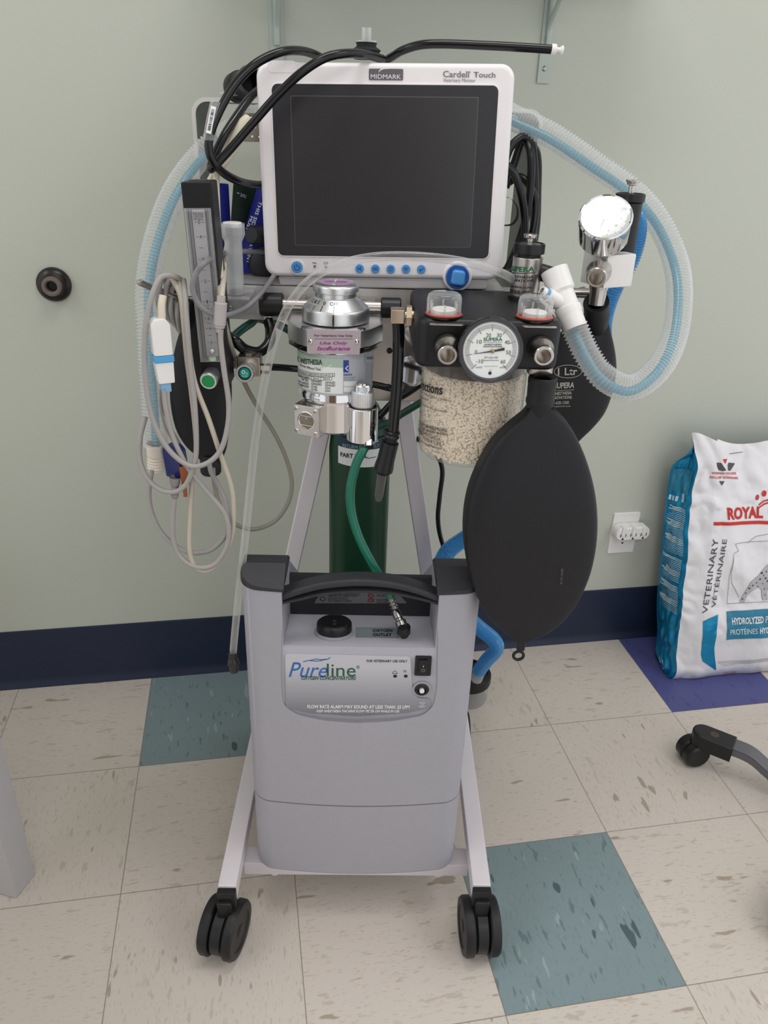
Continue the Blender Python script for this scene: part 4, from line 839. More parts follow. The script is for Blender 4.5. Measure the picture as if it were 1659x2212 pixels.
for a in (-1, 1):
    for b2 in (-1, 1): part('screw', G().lathe([(0.0014, 0.0002), (0.0018, 0.0016), (0.003, 0.0012), (0.0032, 0)], FSg.pt(a * (hw_ - 0.0048), b2 * (hh_ - 0.0055)), FSg.n, 20), M_CHROME, sg)
# filler: polished half sleeve with a knurled screw cap
fc = V(783, 900, VY - 0.045); fx, fy = fc.x, fc.y; z0, z1 = V(783, 958, fy - 0.018).z, V(783, 888, fy - 0.018).z
ru = 33.5 * mpp(fc)
fl_ = part('filler_sleeve', G().lathe([(0, z0), (ru, z0), (ru, z1), (ru - 0.0022, z1 + 0.0006), (ru - 0.003, z1 - 0.002), (ru - 0.003, z1 - 0.012), (0, z1 - 0.012)], (fx, fy, 0), n=48), M_CHROME, vap)
rk_ = 25.5 * mpp(fc); zk = V(783, 881, fy - rk_).z; zk_t = V(783, 852, fy - rk_).z
part('filler_cap', G().lathe([(rk_ * 0.9, z1 - 0.012), (rk_ * 0.9, zk - 0.002), (rk_, zk), (rk_, zk_t - 0.001), (rk_ * 0.93, zk_t + 0.0005), (rk_ * 0.62, zk_t + 0.001), (rk_ * 0.6, zk_t + 0.007), (rk_ * 0.5, zk_t + 0.008), (0, zk_t + 0.008)], (fx, fy, 0), n=96, knurl=0.0004), M_ALU, fl_)
part('filler_screw', G().cyl((fx, fy, zk_t + 0.006), (fx, fy, zk_t + 0.0105), rk_ * 0.42, n=12), M_CHROME, fl_)
dp = V(797, 952, fy - 0.012); part('drain_fitting', G().cyl(dp + Vector((0, 0.004, 0.004)), dp + Vector((0.0, -0.008, -0.006)), 0.0062, n=6).cyl(dp + Vector((0.001, -0.006, -0.004)), dp + Vector((0.012, -0.009, 0.004)), 0.0016, n=10), M_DCHROME, fl_)
# ------------------------------------------------------------------ flowmeter
FYf = -0.022; fA, fB = V(422, 393, FYf), V(467, 836, FYf)
FFm = Plane((fA + fB) / 2, Vector((0, -1, 0)).cross(fB - fA) , (fA - fB))
fh = (fA - fB).length / 2; hwf = 0.0172
fm = root('oxygen_flowmeter', FFm.pt(0, -fh, -0.02), 'tall black oxygen flowmeter with a clear scale tube and green-capped knob', 'flowmeter')
part('body', G().prism(rrect(-hwf, -fh, hwf, fh, 0.0025), FFm.M, -0.042, 0, 0.002, 2, True), M_BLKM, fm)
part('top_socket', G().lathe([(0, 0.0006), (0.0095, 0.0006), (0.011, 0.001), (0.0115, -0.001)], FFm.pt(0, fh, -0.021), FFm.y, n=32), M_BLACK, fm)
wq0, wq1 = FFm.uv(440, 779), FFm.uv(440, 449); wx = 0.0148
part('tube_recess', G().prism([(-wx, wq0.y), (wx, wq0.y), (wx, wq1.y), (-wx, wq1.y)], FFm.M, -0.0005, 0.0008), mat('dull_chrome_back', '#86868b', 0.35, 0.5), fm)
tb = part('scale_tube', G().prism([(-wx, wq0.y), (wx, wq0.y), (wx, wq1.y), (-wx, wq1.y)], FFm.M, 0.001, 0.0095, 0.003, 1), M_CLR, fm)
part('tube_back', G().prism([(-0.0075, wq0.y + 0.006), (0.0085, wq0.y + 0.006), (0.0085, wq1.y - 0.002), (-0.0075, wq1.y - 0.002)], FFm.M, 0.0006, 0.0016), mat('pale_scale_plate', '#aaaaae', 0.35, 0.2), tb)
i = Ink(FFm, 0.0020)
for xx in (-0.0112, -0.0078, 0.0079, 0.0092, 0.0112): i.rect(0, uvq=[(xx - 0.0003, wq0.y + 0.004), (xx + 0.0003, wq0.y + 0.004), (xx + 0.0003, wq1.y - 0.001), (xx - 0.0003, wq1.y - 0.001)], nu=1)
for s_, py, w in (('0', 480, .0022), ('4', 511, .0026), ('3', 560, .0026), ('2', 607, .0026), ('1', 651, .0014), ('8', 667, .0022), ('6', 687, .0022), ('4', 709, .0022), ('2', 739, .0022)):
    y_ = FFm.uv(440, py).y; i.text(s_, 0, uvbox=[(-w / 2, y_ - 0.002), (w / 2, y_ - 0.002), (-w / 2, y_ + 0.002)]); i.line([(-0.005, y_), (-0.0024, y_)], 0.0004, uv=True); i.line([(0.0024, y_), (0.006, y_)], 0.0004, uv=True)
for py in (535, 583, 630, 659, 677, 698, 724): y_ = FFm.uv(440, py).y; i.line([(-0.003, y_), (0.002, y_)], 0.0004, uv=True)
for k, s_ in enumerate(('READ', 'CENTER', 'OF BALL')): y_ = FFm.uv(440, 461 + 6 * k).y; i.text(s_, 0, uvbox=[(-0.006, y_ - 0.0013), (0.006, y_ - 0.0013), (-0.006, y_ + 0.0013)])
i.done('scale', M_INKK, tb)
part('float_ball', G().sphere(FFm.pt(0.0005, FFm.uv(459, 756).y, 0.005), 0.0034), M_CHROME, tb)
part('tube_seat', G().cyl(FFm.pt(0, wq0.y + 0.0015, 0.005), FFm.pt(0, wq0.y + 0.006, 0.005), 0.0045), mat('green_white_seat', '#b9d3b4', 0.4), tb)
kc = V(451, 822, FYf - 0.02); ax = Vector((-0.06, -1, -0.1)).normalized(); kr = 19 * mpp(kc)
kn = part('control_knob', G().lathe([(kr * 0.8, -0.022), (kr * 0.95, -0.02), (kr * 0.95, -0.004), (kr, -0.003), (kr, 0.0015), (kr * 0.92, 0.003), (kr * 0.76, 0.003), (kr * 0.74, 0.002), (0, 0.002)], kc, ax, 72, knurl=0.00025), M_ALU, fm)
part('knob_disc', G().lathe([(0, 0.0028), (kr * 0.73, 0.0028), (kr * 0.75, 0.002)], kc, ax, 36), mat('green_enamel', '#0f8a4a', 0.35, noise=0.03), kn)
# ------------------------------------------------------------------ oxygen flush valve
oc_ = V(529, 806, -0.005); ro = 20 * mpp(oc_); ax = Vector((0.0, -1, 0.12)).normalized()
ov = root('oxygen_flush_valve', oc_, 'silver oxygen flush push button with a green centre beside the flowmeter', 'valve')
bt = part('button_ring', G().lathe([(ro * 0.9, -0.014), (ro, -0.012), (ro, 0.001), (ro * 0.93, 0.003), (ro * 0.72, 0.003), (ro * 0.68, -0.003), (ro * 0.5, -0.004), (0, -0.004), ], oc_, ax, 56), M_ALU, ov)
gb = part('push_button', G().lathe([(0, 0.0015), (ro * 0.52, 0.0015), (ro * 0.6, 0.0005), (ro * 0.61, -0.004)], oc_, ax, 40), mat('green_push_button', '#0f8f7f', 0.35, noise=0.02), ov)
FOv = Plane(oc_, (1, 0, 0), Vector((0, 0.12, 1))); i = Ink(FOv, 0.0018); i.text('O', 0, uvbox=[(-0.004, -0.001), (0.0008, -0.001), (-0.004, 0.004)], bold=0.02); i.text('2', 0, uvbox=[(0.0014, -0.0014), (0.0038, -0.0014), (0.0014, 0.0012)]); i.text('FLUSH', 0, uvbox=[(-0.0033, -0.0042), (0.0033, -0.0042), (-0.0033, -0.0028)]); i.done('lettering', M_INKW, gb)
g = G(); p = V(540, 787, 0.025); g.box(p, (0.03, 0.026, 0.026), None, 0.002); g.cyl(p + Vector((-0.03, 0.0, 0.004)), p, 0.006, n=6); g.cyl(p + Vector((-0.018, 0, 0.004)), p, 0.0085, n=6); g.cyl(p + Vector((0, 0, -0.006)), p + Vector((0.026, 0, -0.006)), 0.0062, n=6); g.cyl(p, p + Vector((0, 0, 0.016)), 0.008, n=6); g.cyl(V(505, 790, 0.03), p, 0.004, n=12)
part('valve_block', g, mat('tarnished_brass', '#a09a90', 0.32, 1.0, noise=0.15), ov)
part('valve_stem', G().cyl(oc_ - ax * 0.004, p + Vector((-0.004, -0.01, -0.005)), 0.009, n=20), M_BLACK, ov)
# ------------------------------------------------------------------ absorber head with its canister
AX0, AX1, AF, AB = V(899, 745, -0.1).x, V(1213, 748, -0.1).x, -0.100, 0.082
AZ0, AZ1 = V(1050, 799, -0.1).z, 1.032
ab = root('carbon_dioxide_absorber', ((AX0 + AX1) / 2, 0, V(980, 1010, -0.03).z), 'black absorber head with two clear domes, a dial gauge and a white granule canister', 'absorber')
part('head', G().prism(rrect(AX0, AF, AX1, AB, 0.016, 8), I4, AZ0, AZ1, 0.0075, 4, True), M_BLKM, ab)
FAh = Plane(((AX0 + AX1) / 2, AF, 1.0), (1, 0, 0), (0, 0, 1)); FAt = Plane(((AX0 + AX1) / 2, 0, AZ1), (1, 0, 0), (0, 1, 0))
M_WDISC = mat('white_valve_disc', '#e9e7e2', 0.4)
for px, lx0, lx1, ly, word in (((958, 681), 928, 999, 697, 'INHALATION'), ((1154, 687), 1129, 1197, 702, 'EXHALATION')):
    c = FAt.w(*px); R_ = 0.0205
    part('dome_seat', G().lathe([(R_ + 0.002, 0), (R_ + 0.0022, 0.0015), (R_, 0.0025), (R_ - 0.003, 0.0012), (R_ - 0.003, 0)], c, n=44), M_BLACK, ab)
    part('seal_ring', G().lathe([(R_ - 0.001, 0.0012), (R_ + 0.0006, 0.0022), (R_ - 0.0004, 0.0038), (R_ - 0.002, 0.003)], c, n=44), mat('orange_red_seal', '#d6492c', 0.4), ab)
    part('valve_disc', G().lathe([(0, 0.008), (0.013, 0.008), (0.014, 0.007), (0.014, 0.001)], c, n=36), M_WDISC, ab)
    dm = part('valve_dome', G().lathe([(R_ - 0.0005, 0.001), (R_ - 0.0005, 0.019), (R_ - 0.002, 0.0235), (R_ - 0.005, 0.0255), (0, 0.026)], c, n=48), M_CLR, ab)
    g = G()
    for k in range(6): a = k * math.pi / 3 + 0.5; g.cyl(c + Vector((math.cos(a) * 0.0165, math.sin(a) * 0.0165, 0.002)), c + Vector((math.cos(a) * 0.0165, math.sin(a) * 0.0165, 0.015)), 0.0012, n=8)
    part('guide_pin', g, M_CLOUD, dm)
    q0, q1 = FAt.uv(lx0, ly + 4), FAt.uv(lx1, ly - 1); pl = part('valve_label', G().prism(rrect(q0.x, q0.y - 0.0015, q1.x, q0.y + 0.0045, 0.0028), FAt.M, -0.0002, 0.0006), M_STEEL, ab)
    i = Ink(FAt, 0.001); i.text(word, 0, uvbox=[(q0.x + 0.006, q0.y + 0.0003), (q1.x - 0.006, q0.y + 0.0003), (q0.x + 0.006, q0.y + 0.003)], bold=0.02); i.done('lettering', M_INKK, pl)
def port(name, base, tip, r0, r1, m, parent):
    base, tip = Vector(base), Vector(tip); ax = tip - base; L = ax.length
    o = part(name, G().lathe([(r0, 0), (r0 * 1.03, L * 0.2), (r0 * 0.98, L * 0.35), (r1 * 1.02, L * 0.6), (r1 * 0.97, L * 0.9), (r1 * 1.0, L * 0.97), (r1 * 0.92, L), (r1 * 0.72, L), (r1 * 0.68, L * 0.96), (r1 * 0.66, L * 0.3), (0, L * 0.3)], base, ax, 44), m, parent)
    return o
for c0, c1 in (((966, 747), (967, 768)), ((1167, 752), (1175, 770))):
    b0 = V(c0[0], c0[1], AF - 0.002); port('breathing_port', b0, V(c1[0], c1[1], AF - 0.032), 0.0145, 0.0112, M_NICKEL, ab)
# dial gauge
gc = V(1060, 757, AF - 0.036); rg_ = 71.5 * mpp(gc); gax = (Vector((0.02, -1, 0.10))).normalized(); FG = Plane(gc, Vector((1, 0.02, -0.0)), Vector((0, 0.1, 1)))
ga = part('pressure_gauge', G().lathe([(0, -0.034), (rg_ * 0.5, -0.034), (rg_ * 0.85, -0.03), (rg_ * 0.93, -0.018), (rg_ * 0.93, -0.008), (rg_ * 0.985, -0.007), (rg_, -0.005), (rg_, 0.001), (rg_ * 0.97, 0.003), (rg_ * 0.87, 0.0032), (rg_ * 0.84, 0.0005), (0, 0.0005)], gc, FG.n, 180, knurl=0.0006), mat('gauge_black_rim', '#5a595c', 0.22, 0.9), ab)
part('dial_face', G().prism(ngon(0, 0, rg_ * 0.845, 64), FG.M, 0.0004, 0.0011), M_PAPER, ga)
part('gauge_lens', G().lathe([(0, 0.0042), (rg_ * 0.8, 0.0038), (rg_ * 0.89, 0.0026)], gc, FG.n, 48), clear('gauge_lens', body=0.0, edge=0.05, rough=0.02), ga)
part('rim_ring', G().lathe([(rg_ * 0.99, 0.0015), (rg_ * 0.97, 0.0036), (rg_ * 0.9, 0.0036), (rg_ * 0.87, 0.0022)], gc, FG.n, 64), mat('dark_gauge_rim', '#48474a', 0.2, 0.8), ga)
i = Ink(FG, 0.0014); RD = rg_ * 0.8
for k in range(81):
    a = math.radians(226 - 272 * k / 80); l = 0.82 if k % 10 else 0.74
    p = Vector((math.cos(a), math.sin(a))); i.line([p * RD * l, p * RD * 0.98], 0.0004 if k % 10 else 0.0006, uv=True)
def gt(s_, px, ink=i, h=8.5, **k):
    q = FG.uv(*px); hh = h * 0.000505; w = hh * (0.62 * len(s_)); ink.text(s_, 0, uvbox=[(q.x - w / 2, q.y - hh / 2), (q.x + w / 2, q.y - hh / 2), (q.x - w / 2, q.y + hh / 2)], **k)
for s_, px in (('20', (1055, 724)), ('30', (1078, 724)), ('10', (1035, 738)), ('40', (1095, 739)), ('0', (1028, 760)), ('50', (1098, 761)), ('-10', (1036, 780)), ('60', (1086, 781))): gt(s_, px)
i.text('ANESTHESIA', (1045.5, 742, 1083.5, 745.5), bold=0.02); i.text('INNOVATIONS', (1044, 746.5, 1084, 750), bold=0.02); i.rect((1043, 738.5, 1084, 739.2)); i.text('877-620-1500', (1046, 770, 1075, 774), italic=0.2); i.text('SuperaVet.com', (1044, 776, 1077, 780.5), italic=0.1)
i.text('cmH2O', (1027, 791, 1041, 795), italic=0.2); i.text('cmH2O', (1079, 791, 1092, 795), italic=0.2); i.text('Nominal tolerance', (1046, 789.5, 1075, 791.5)); i.text('ADJ', (1056, 797.5, 1062, 800)); q = FG.uv(1058, 805.5); i.dot(q.x, q.y, 0.002); i.done('dial_markings', M_INKK, ga)
i = Ink(FG, 0.0014); i.text('SUPERA', (1044, 729, 1085, 736.5), bold=0.03); i.done('lettering', M_INKGR, ga)
g = G(); hc = FG.uv(1063, 758); t0, t1_ = FG.uv(1015, 765), FG.uv(1089, 753); dd = (t0 - hc).normalized(); nn = Vector((-dd.y, dd.x))
i = Ink(FG, 0.0026); i.poly([hc + nn * 0.0009, t0, hc - nn * 0.0009], uv=True); i.poly([hc + nn * 0.0009, hc - nn * 0.0009, t1_ - nn * 0.0016, t1_ + nn * 0.0016], uv=True); nd = i.done('needle', M_INKK, ga)
part('needle_hub', G().lathe([(0.0022, 0.0012), (0.0022, 0.003), (0.0015, 0.0034), (0, 0.0034)], FG.pt(hc.x, hc.y), FG.n, 20), mat('brass', '#a08a5a', 0.3, 1.0), ga)
# canister
CCx, CCy = V(1017, 880, -0.005).x, -0.006; CR = 0.0685
CZT, CZB = AZ0, V(980, 1012, CCy - CR * 0.95).z
can = part('canister', G().lathe([(CR, CZT), (CR * 1.0, CZT - 0.014), (CR * 0.985, CZT - 0.016), (CR * 0.975, CZB + 0.012), (CR * 0.955, CZB + 0.004), (CR * 0.90, CZB), (0, CZB)], (CCx, CCy, 0), n=72), M_CANCLR, ab)
M_GRAN = mat('soda_lime_granules', '#e8dcc9', 0.8, noise=0.12, nscale=260)
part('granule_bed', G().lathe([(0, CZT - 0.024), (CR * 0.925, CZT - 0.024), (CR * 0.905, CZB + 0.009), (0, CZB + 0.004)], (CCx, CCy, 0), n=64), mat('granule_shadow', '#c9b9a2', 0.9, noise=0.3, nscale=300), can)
def granules():
    rnd = np.random.default_rng(3); n = 8200; H = CZT - 0.026 - (CZB + 0.006)
    th = rnd.uniform(0, 2 * math.pi, n); z = CZB + 0.006 + H * (np.arange(n) + rnd.uniform(0, 1, n)) / n
    th = (np.arange(n) * 2.39996) + rnd.normal(0, .25, n)
    zz = np.clip((z - CZB) / (CZT - CZB), 0, 1); rad = CR * (0.915 + 0.025 * zz) + rnd.uniform(-0.0012, 0.0006, n)
    pos = np.stack([CCx + rad * np.sin(th), CCy - rad * np.cos(th), z + rnd.normal(0, .0008, n)], 1)
    k = 5; prof = [(0.35, -1), (0.92, -0.75), (1.0, 0.0), (0.92, 0.75), (0.35, 1)]
    base = [(0, 0, -1.06)] + [(r * math.cos(2 * math.pi * j / k), r * math.sin(2 * math.pi * j / k), t) for r, t in prof for j in range(k)] + [(0, 0, 1.06)]
    base = np.array(base); nb = len(base); faces = []
    for j in range(k): faces.append((0, 1 + (j + 1) % k, 1 + j))
    for s_ in range(len(prof) - 1):
        for j in range(k): faces.append((1 + s_ * k + j, 1 + s_ * k + (j + 1) % k, 1 + (s_ + 1) * k + (j + 1) % k, 1 + (s_ + 1) * k + j))
    for j in range(k): faces.append((nb - 1, 1 + (len(prof) - 1) * k + j, 1 + (len(prof) - 1) * k + (j + 1) % k))
    rad_g = rnd.uniform(0.0014, 0.0017, n); hl = rnd.uniform(0.0012, 0.0026, n)
    tang = np.stack([np.cos(th), np.sin(th), np.zeros(n)], 1); nor = np.stack([np.sin(th), -np.cos(th), np.zeros(n)], 1); up = np.array([0, 0, 1.0])
    an = rnd.uniform(0, math.pi, n); ti = rnd.normal(0, 0.35, n)
    ax = tang * np.cos(an)[:, None] + up * np.sin(an)[:, None] + nor * ti[:, None]; ax /= np.linalg.norm(ax, axis=1)[:, None]
    e1 = np.cross(ax, nor); e1 /= np.linalg.norm(e1, axis=1)[:, None]; e2 = np.cross(ax, e1)
    Vt = pos[:, None, :] + base[None, :, 0:1] * rad_g[:, None, None] * e1[:, None, :] + base[None, :, 1:2] * rad_g[:, None, None] * e2[:, None, :] + base[None, :, 2:3] * hl[:, None, None] * ax[:, None, :]
    F = []
    for q in range(n):
        o = q * nb; F.extend([tuple(o + x for x in f) for f in faces])
    me = bpy.data.meshes.new('granules'); me.from_pydata(Vt.reshape(-1, 3).tolist(), [], F); return me
gr = part('granules', None, M_GRAN, can, me=granules(), angle=60); gr['kind'] = 'stuff'
CC = Cyl(CCx, CCy, CR * 0.985); i = Ink(CC, 0.0006)
for s_, bx in (('Directions', (904, 815, 956, 836, 853)), ('1. Remove by Turning Counter-Clockwise', (903, 836, 974, 842, 869)), ('2. Discard Absorbent', (903, 849, 925, 854, 866)), ('3. Refill Assembly With New Absorbent', (903, 861, 966, 867, 893)), ('4. Tighten', (902, 884, 912, 888, 893)), ('DO NOT SHAKE TUBE WHILE FILLING', (903, 903, 965, 910, 933)), ('CANISTER WITH NEW ABSORBENT MATERIAL', (903, 912, 968, 917, 941))): i.text(s_, bx, sub=1, bold=0.02 if bx[2] > 945 and s_[0] in 'DC' else 0.0)
i.text('SUPERA', (902, 918, 914, 929, 942), sub=1, bold=0.02); i.text('ANESTHESIA', (916, 930, 953, 938, 954), sub=1); i.text('INNOVATIONS', (916, 941, 954, 949, 964), sub=1); i.text('www.SuperaVet.com', (909, 948, 954, 955, 973), sub=1, bold=0.015); i.text('Supera Absorber Assembly', (933, 970, 968, 974, 984), sub=1)
i.rect((914.6, 929, 915.4, 946), nu=1); i.done('lettering', M_INKK, can)
# side fitting on the left of the head
p = V(879, 681, -0.02); g = G(); g.cyl(V(896, 680, -0.02), p + Vector((-0.002, 0, 0)), 0.0055); g.lathe([(0, 0), (0.0128, 0), (0.0128, 0.0065), (0, 0.0065)], p - Vector((0.001, 0, 0)), (1, 0, 0), 6); g.cyl(p - Vector((0.012, 0, 0)), p, 0.004); g.box(V(859, 681, -0.02), (0.017, 0.0185, 0.017), None, 0.0015)
part('gas_inlet_fitting', g, mat('pale_brass_fitting', '#cbb9a2', 0.28, 1.0, noise=0.05), ab)
# pop-off valve
pc = FAt.w(1131, 646); ppx = pc.x; ppy = pc.y; rp = 0.0182
def pz(py, r=rp, px=1135): return V(px, py, ppy - r).z
zt_, zm = pz(559), pz(643)
po = part('pressure_relief_valve', G().lathe([(rp * 1.02, zm), (rp * 1.02, zt_ - 0.001), (rp * 0.98, zt_), (0, zt_)], (ppx, ppy, 0), n=56), M_STEEL, ab)
part('valve_base', G().lathe([(rp * 1.1, AZ1 - 0.001), (rp * 1.1, zm - 0.0005), (rp * 1.04, zm + 0.0005), (0, zm + 0.0005)], (ppx, ppy, 0), n=48), M_BLACK, po)
ra = rp * 1.07; zc1, zc0 = pz(532, ra), pz(549, ra)
part('adjust_cap', G().lathe([(rp * 0.84, zt_ - 0.001), (rp * 0.86, zc0 - 0.002), (ra, zc0 - 0.001), (ra, zc1), (ra * 0.94, zc1 + 0.0015), (ra * 0.86, zc1 + 0.0015), (ra * 0.84, zc1 - 0.0015), (0, zc1 - 0.0015)], (ppx, ppy, 0), n=80, knurl=0.0002), M_BLACK, po)
part('cap_insert', G().lathe([(ra * 0.8, zc1 - 0.001), (ra * 0.72, zc1 + 0.0005), (ra * 0.3, zc1 + 0.0002), (0, zc1)], (ppx, ppy, 0), n=40), M_STEEL, po)
zp = pz(508, 0.008); part('plunger', G().lathe([(0.0036, zc1 - 0.001), (0.0036, zp - 0.005), (0.0074, zp - 0.004), (0.0078, zp - 0.003), (0.0082, zp), (0.0075, zp + 0.0008), (0.003, zp + 0.0003), (0, zp + 0.0003)], (ppx, ppy, 0), n=32), M_NICKEL, po)
part('exhaust_port', G().cyl((ppx + rp * 0.8, ppy, (zt_ + zm) / 2 + 0.006), (ppx + rp + 0.014, ppy - 0.006, (zt_ + zm) / 2 + 0.002), 0.0105, n=28, bevel=0.001), M_BLACK, po)
CPp = Cyl(ppx, ppy, rp * 1.02); i = Ink(CPp, 0.0004); i.text('SUPERA', (1104, 573, 1154, 584.5, 587), bold=0.03, sub=1); i.done('lettering', M_INKGR, po)
i = Ink(CPp, 0.0004); i.text('ANESTHESIA', (1104, 592, 1152, 598, 601), bold=0.02, sub=1); i.text('INNOVATIONS', (1103, 600, 1152, 606, 608.5), bold=0.02, sub=1); i.text('SuperaVet.com', (1102.5, 613, 1150, 620, 624), bold=0.02, sub=1); i.text('877-620-1500', (1102.5, 624, 1146, 632, 635.5), bold=0.02, sub=1); i.rect((1104, 587.5, 1157, 589), nu=10); i.done('fine_lettering', M_INKK, po)
# bag outlet below the head
bo = V(1166, 800, -0.075); part('bag_outlet', G().lathe([(0.0155, 0.004), (0.0155, -0.008), (0.0118, -0.013), (0.0112, -0.03), (0.009, -0.03)], (bo.x, bo.y, AZ0), n=36), M_NICKEL, ab)
# ------------------------------------------------------------------ manifold block on the side arm
MX, MY = V(1312, 600, 0.05).x, 0.055
zb1, zb0 = V(1300, 548, MY - 0.02).z, V(1300, 620, MY - 0.02).z
mb_ = root('manifold_block', (MX, MY, zb0), 'white square manifold block with a round silver-cased gauge, on the right-hand arm', 'manifold')
an = math.radians(24); BX = Matrix.Rotation(an, 4, 'Z'); BX.translation = Vector((MX, MY, 0))
part('block', G().box((0, 0, (zb0 + zb1) / 2), (0.046, 0.048, zb1 - zb0), BX, 0.002), M_WPL, mb_)
lp0 = V(1293, 588, MY - 0.03); ld = Vector((-0.35, -1, -0.12)).normalized(); port('breathing_port', lp0 - ld * 0.008, lp0 + ld * 0.026, 0.0155, 0.0122, M_NICKEL, mb_)
part('bag_outlet', G().lathe([(0.0125, 0.002), (0.0125, -0.005), (0.011, -0.007), (0.011, -0.026), (0, -0.026)], (V(1293, 625, MY).x, MY, zb0), n=32), M_NICKEL, mb_)
gc2 = V(1308, 470, MY - 0.038); rg2 = 57.5 * mpp(gc2); g2n = Vector((-0.23, -0.713, 0.66)).normalized(); FG2 = Plane(gc2, g2n.cross(Vector((0, 0, -1))) * -1 if False else Vector((0, 0, 1)).cross(g2n), g2n.cross(Vector((0, 0, 1)).cross(g2n)))
g2 = part('pressure_gauge', G().lathe([(0, -0.038), (rg2 * 0.9, -0.038), (rg2 * 0.97, -0.034), (rg2 * 0.97, -0.004), (rg2 * 1.0, -0.003), (rg2 * 1.0, 0.001), (rg2 * 0.95, 0.003), (rg2 * 0.9, 0.002), (rg2 * 0.88, 0)], gc2, FG2.n, 64), M_CHROME, mb_)
part('dial_face', G().prism(ngon(0, 0, rg2 * 0.9, 56), FG2.M, -0.001, 0.0002), M_PAPER, g2)
part('gauge_lens', G().lathe([(0, 0.0022), (rg2 * 0.9, 0.002)], gc2, FG2.n, 48), clear('glossy_gauge_lens', body=0.0, edge=0.05, rough=0.05, ior=1.65), g2)
i = Ink(FG2, 0.0006); RD = rg2 * 0.86; a_0 = math.degrees(math.atan2(*tuple(FG2.uv(1292, 507) - FG2.uv(1306, 472))[::-1]))
for k in range(-30, 31):
    a = math.radians(a_0 - k * 4.6 * -1 * -1 if False else a_0 + k * 4.6); l = 0.9 if k % 5 else 0.84; p = Vector((math.cos(a), math.sin(a))); i.line([p * RD * l, p * RD], 0.0004, uv=True)
for s_, px in (('10', (1280, 492)), ('-10', (1312, 498)), ('-20', (1329, 487)), ('cmH2O', (1300, 488))):
    q = FG2.uv(*px); w = 0.0016 * len(s_); i.text(s_, 0, uvbox=[(q.x - w / 2, q.y - 0.0013), (q.x + w / 2, q.y - 0.0013), (q.x - w / 2, q.y + 0.0013)])
for k in range(3): i.rect((1339, 449 + k * 4, 1352, 450.2 + k * 4))
i.rect((1345, 451, 1355, 453)); i.text('G', (1332, 459, 1337, 465)); q = FG2.uv(1338, 471); i.ring(q.x, q.y, 0.003, 0.0005, ry=0.0018); i.done('dial_markings', M_INKG, g2)
hc = FG2.uv(1306, 472); t0 = FG2.uv(1291, 508); dd = (t0 - hc).normalized(); nn = Vector((-dd.y, dd.x)); i = Ink(FG2, 0.001); i.poly([hc + nn * 0.0009, t0, hc - nn * 0.0009], uv=True); i.done('needle', M_INKG, g2)
part('needle_hub', G().lathe([(0.0028, 0.0002), (0.0028, 0.0016), (0, 0.0018)], FG2.pt(hc.x, hc.y), FG2.n, 20), M_ALU, g2)
px2 = V(1356, 460, MY + 0.02); rp2 = 0.0165
def pz2(py, r=rp2): return V(1356, py, MY + 0.02 - r).z
pv = part('pressure_relief_valve', G().lathe([(rp2, zb1 - 0.004), (rp2, pz2(440)), (0, pz2(440))], (px2.x, MY + 0.02, 0), n=40), M_BLACK, mb_)
za2, zb2 = pz2(421), pz2(436); part('adjust_cap', G().lathe([(rp2 * 0.85, pz2(442)), (rp2 * 1.12, zb2), (rp2 * 1.12, za2), (rp2 * 1.0, za2 + 0.001), (rp2 * 0.9, za2 - 0.001), (0, za2 - 0.001)], (px2.x, MY + 0.02, 0), n=64, knurl=0.0002), M_BLACK, pv)
zp = pz2(390, 0.008); part('plunger', G().lathe([(0.004, za2 - 0.002), (0.004, zp - 0.006), (0.0068, zp - 0.005), (0.007, zp - 0.003), (0.0085, zp - 0.001), (0.0085, zp + 0.0006), (0, zp + 0.0008)], (px2.x, MY + 0.02, 0), n=32), M_NICKEL, pv)
# ------------------------------------------------------------------ breathing bags
def bag_loft(left, right, Y, thick, n=40, ex=0.62, nr=40, tilt=0.0):
    """left/right: photo outlines at plane Y from top to bottom; thick(t): half depth"""
    L = resample(spline(P3([(a, b, Y) for a, b in left]), 10), 0.001); R = resample(spline(P3([(a, b, Y) for a, b in right]), 10), 0.001)
    g = G(); b_ = bmesh.new(); rings = []
    for k in range(n + 1):
        t = k / n; A = L[min(len(L) - 1, int(t * (len(L) - 1)))]; B = R[min(len(R) - 1, int(t * (len(R) - 1)))]; c = (A + B) / 2; h = (B - A) / 2; th = thick(t); ring = []
        for j in range(nr):
            a = 2 * math.pi * j / nr; ca, sa = math.cos(a), math.sin(a)
            u = math.copysign(abs(ca) ** ex, ca); w = math.copysign(abs(sa) ** ex, sa)
            ring.append(b_.verts.new(c + h * u + Vector((0, w * th + tilt * t, 0))))
        rings.append(ring)
    for A_, B_ in zip(rings, rings[1:]):
        for j in range(nr): b_.faces.new((A_[j], A_[(j + 1) % nr], B_[(j + 1) % nr], B_[j]))
    b_.faces.new(rings[0]); b_.faces.new(rings[-1][::-1]); bmesh.ops.recalc_face_normals(b_, faces=b_.faces[:]); return g._merge(b_)
BYf = -0.088
p = V(1166, 870, BYf)
bag = root('breathing_bag', p, 'large black leaf-shaped breathing bag hanging at the front below the absorber head', 'breathing bag', None)
left = [(1139, 878), (1128, 893), (1095, 920), (1058, 960), (1030, 1010), (1010, 1065), (1001, 1125), (1003, 1185), (1016, 1245), (1040, 1305), (1070, 1345), (1098, 1370), (1112, 1382)]
right = [(1192, 876), (1200, 885), (1228, 915), (1252, 960), (1270, 1010), (1282, 1065), (1286, 1125), (1281, 1185), (1266, 1245), (1238, 1305), (1200, 1350), (1160, 1376), (1136, 1384)]
part('bag_body', bag_loft(left, right, BYf, lambda t: 0.011 + 0.017 * math.sin(math.pi * min(1, t * 1.05)) ** 0.8 - 0.006 * t, ex=0.36), M_BAGR, bag, angle=60)
nk = []
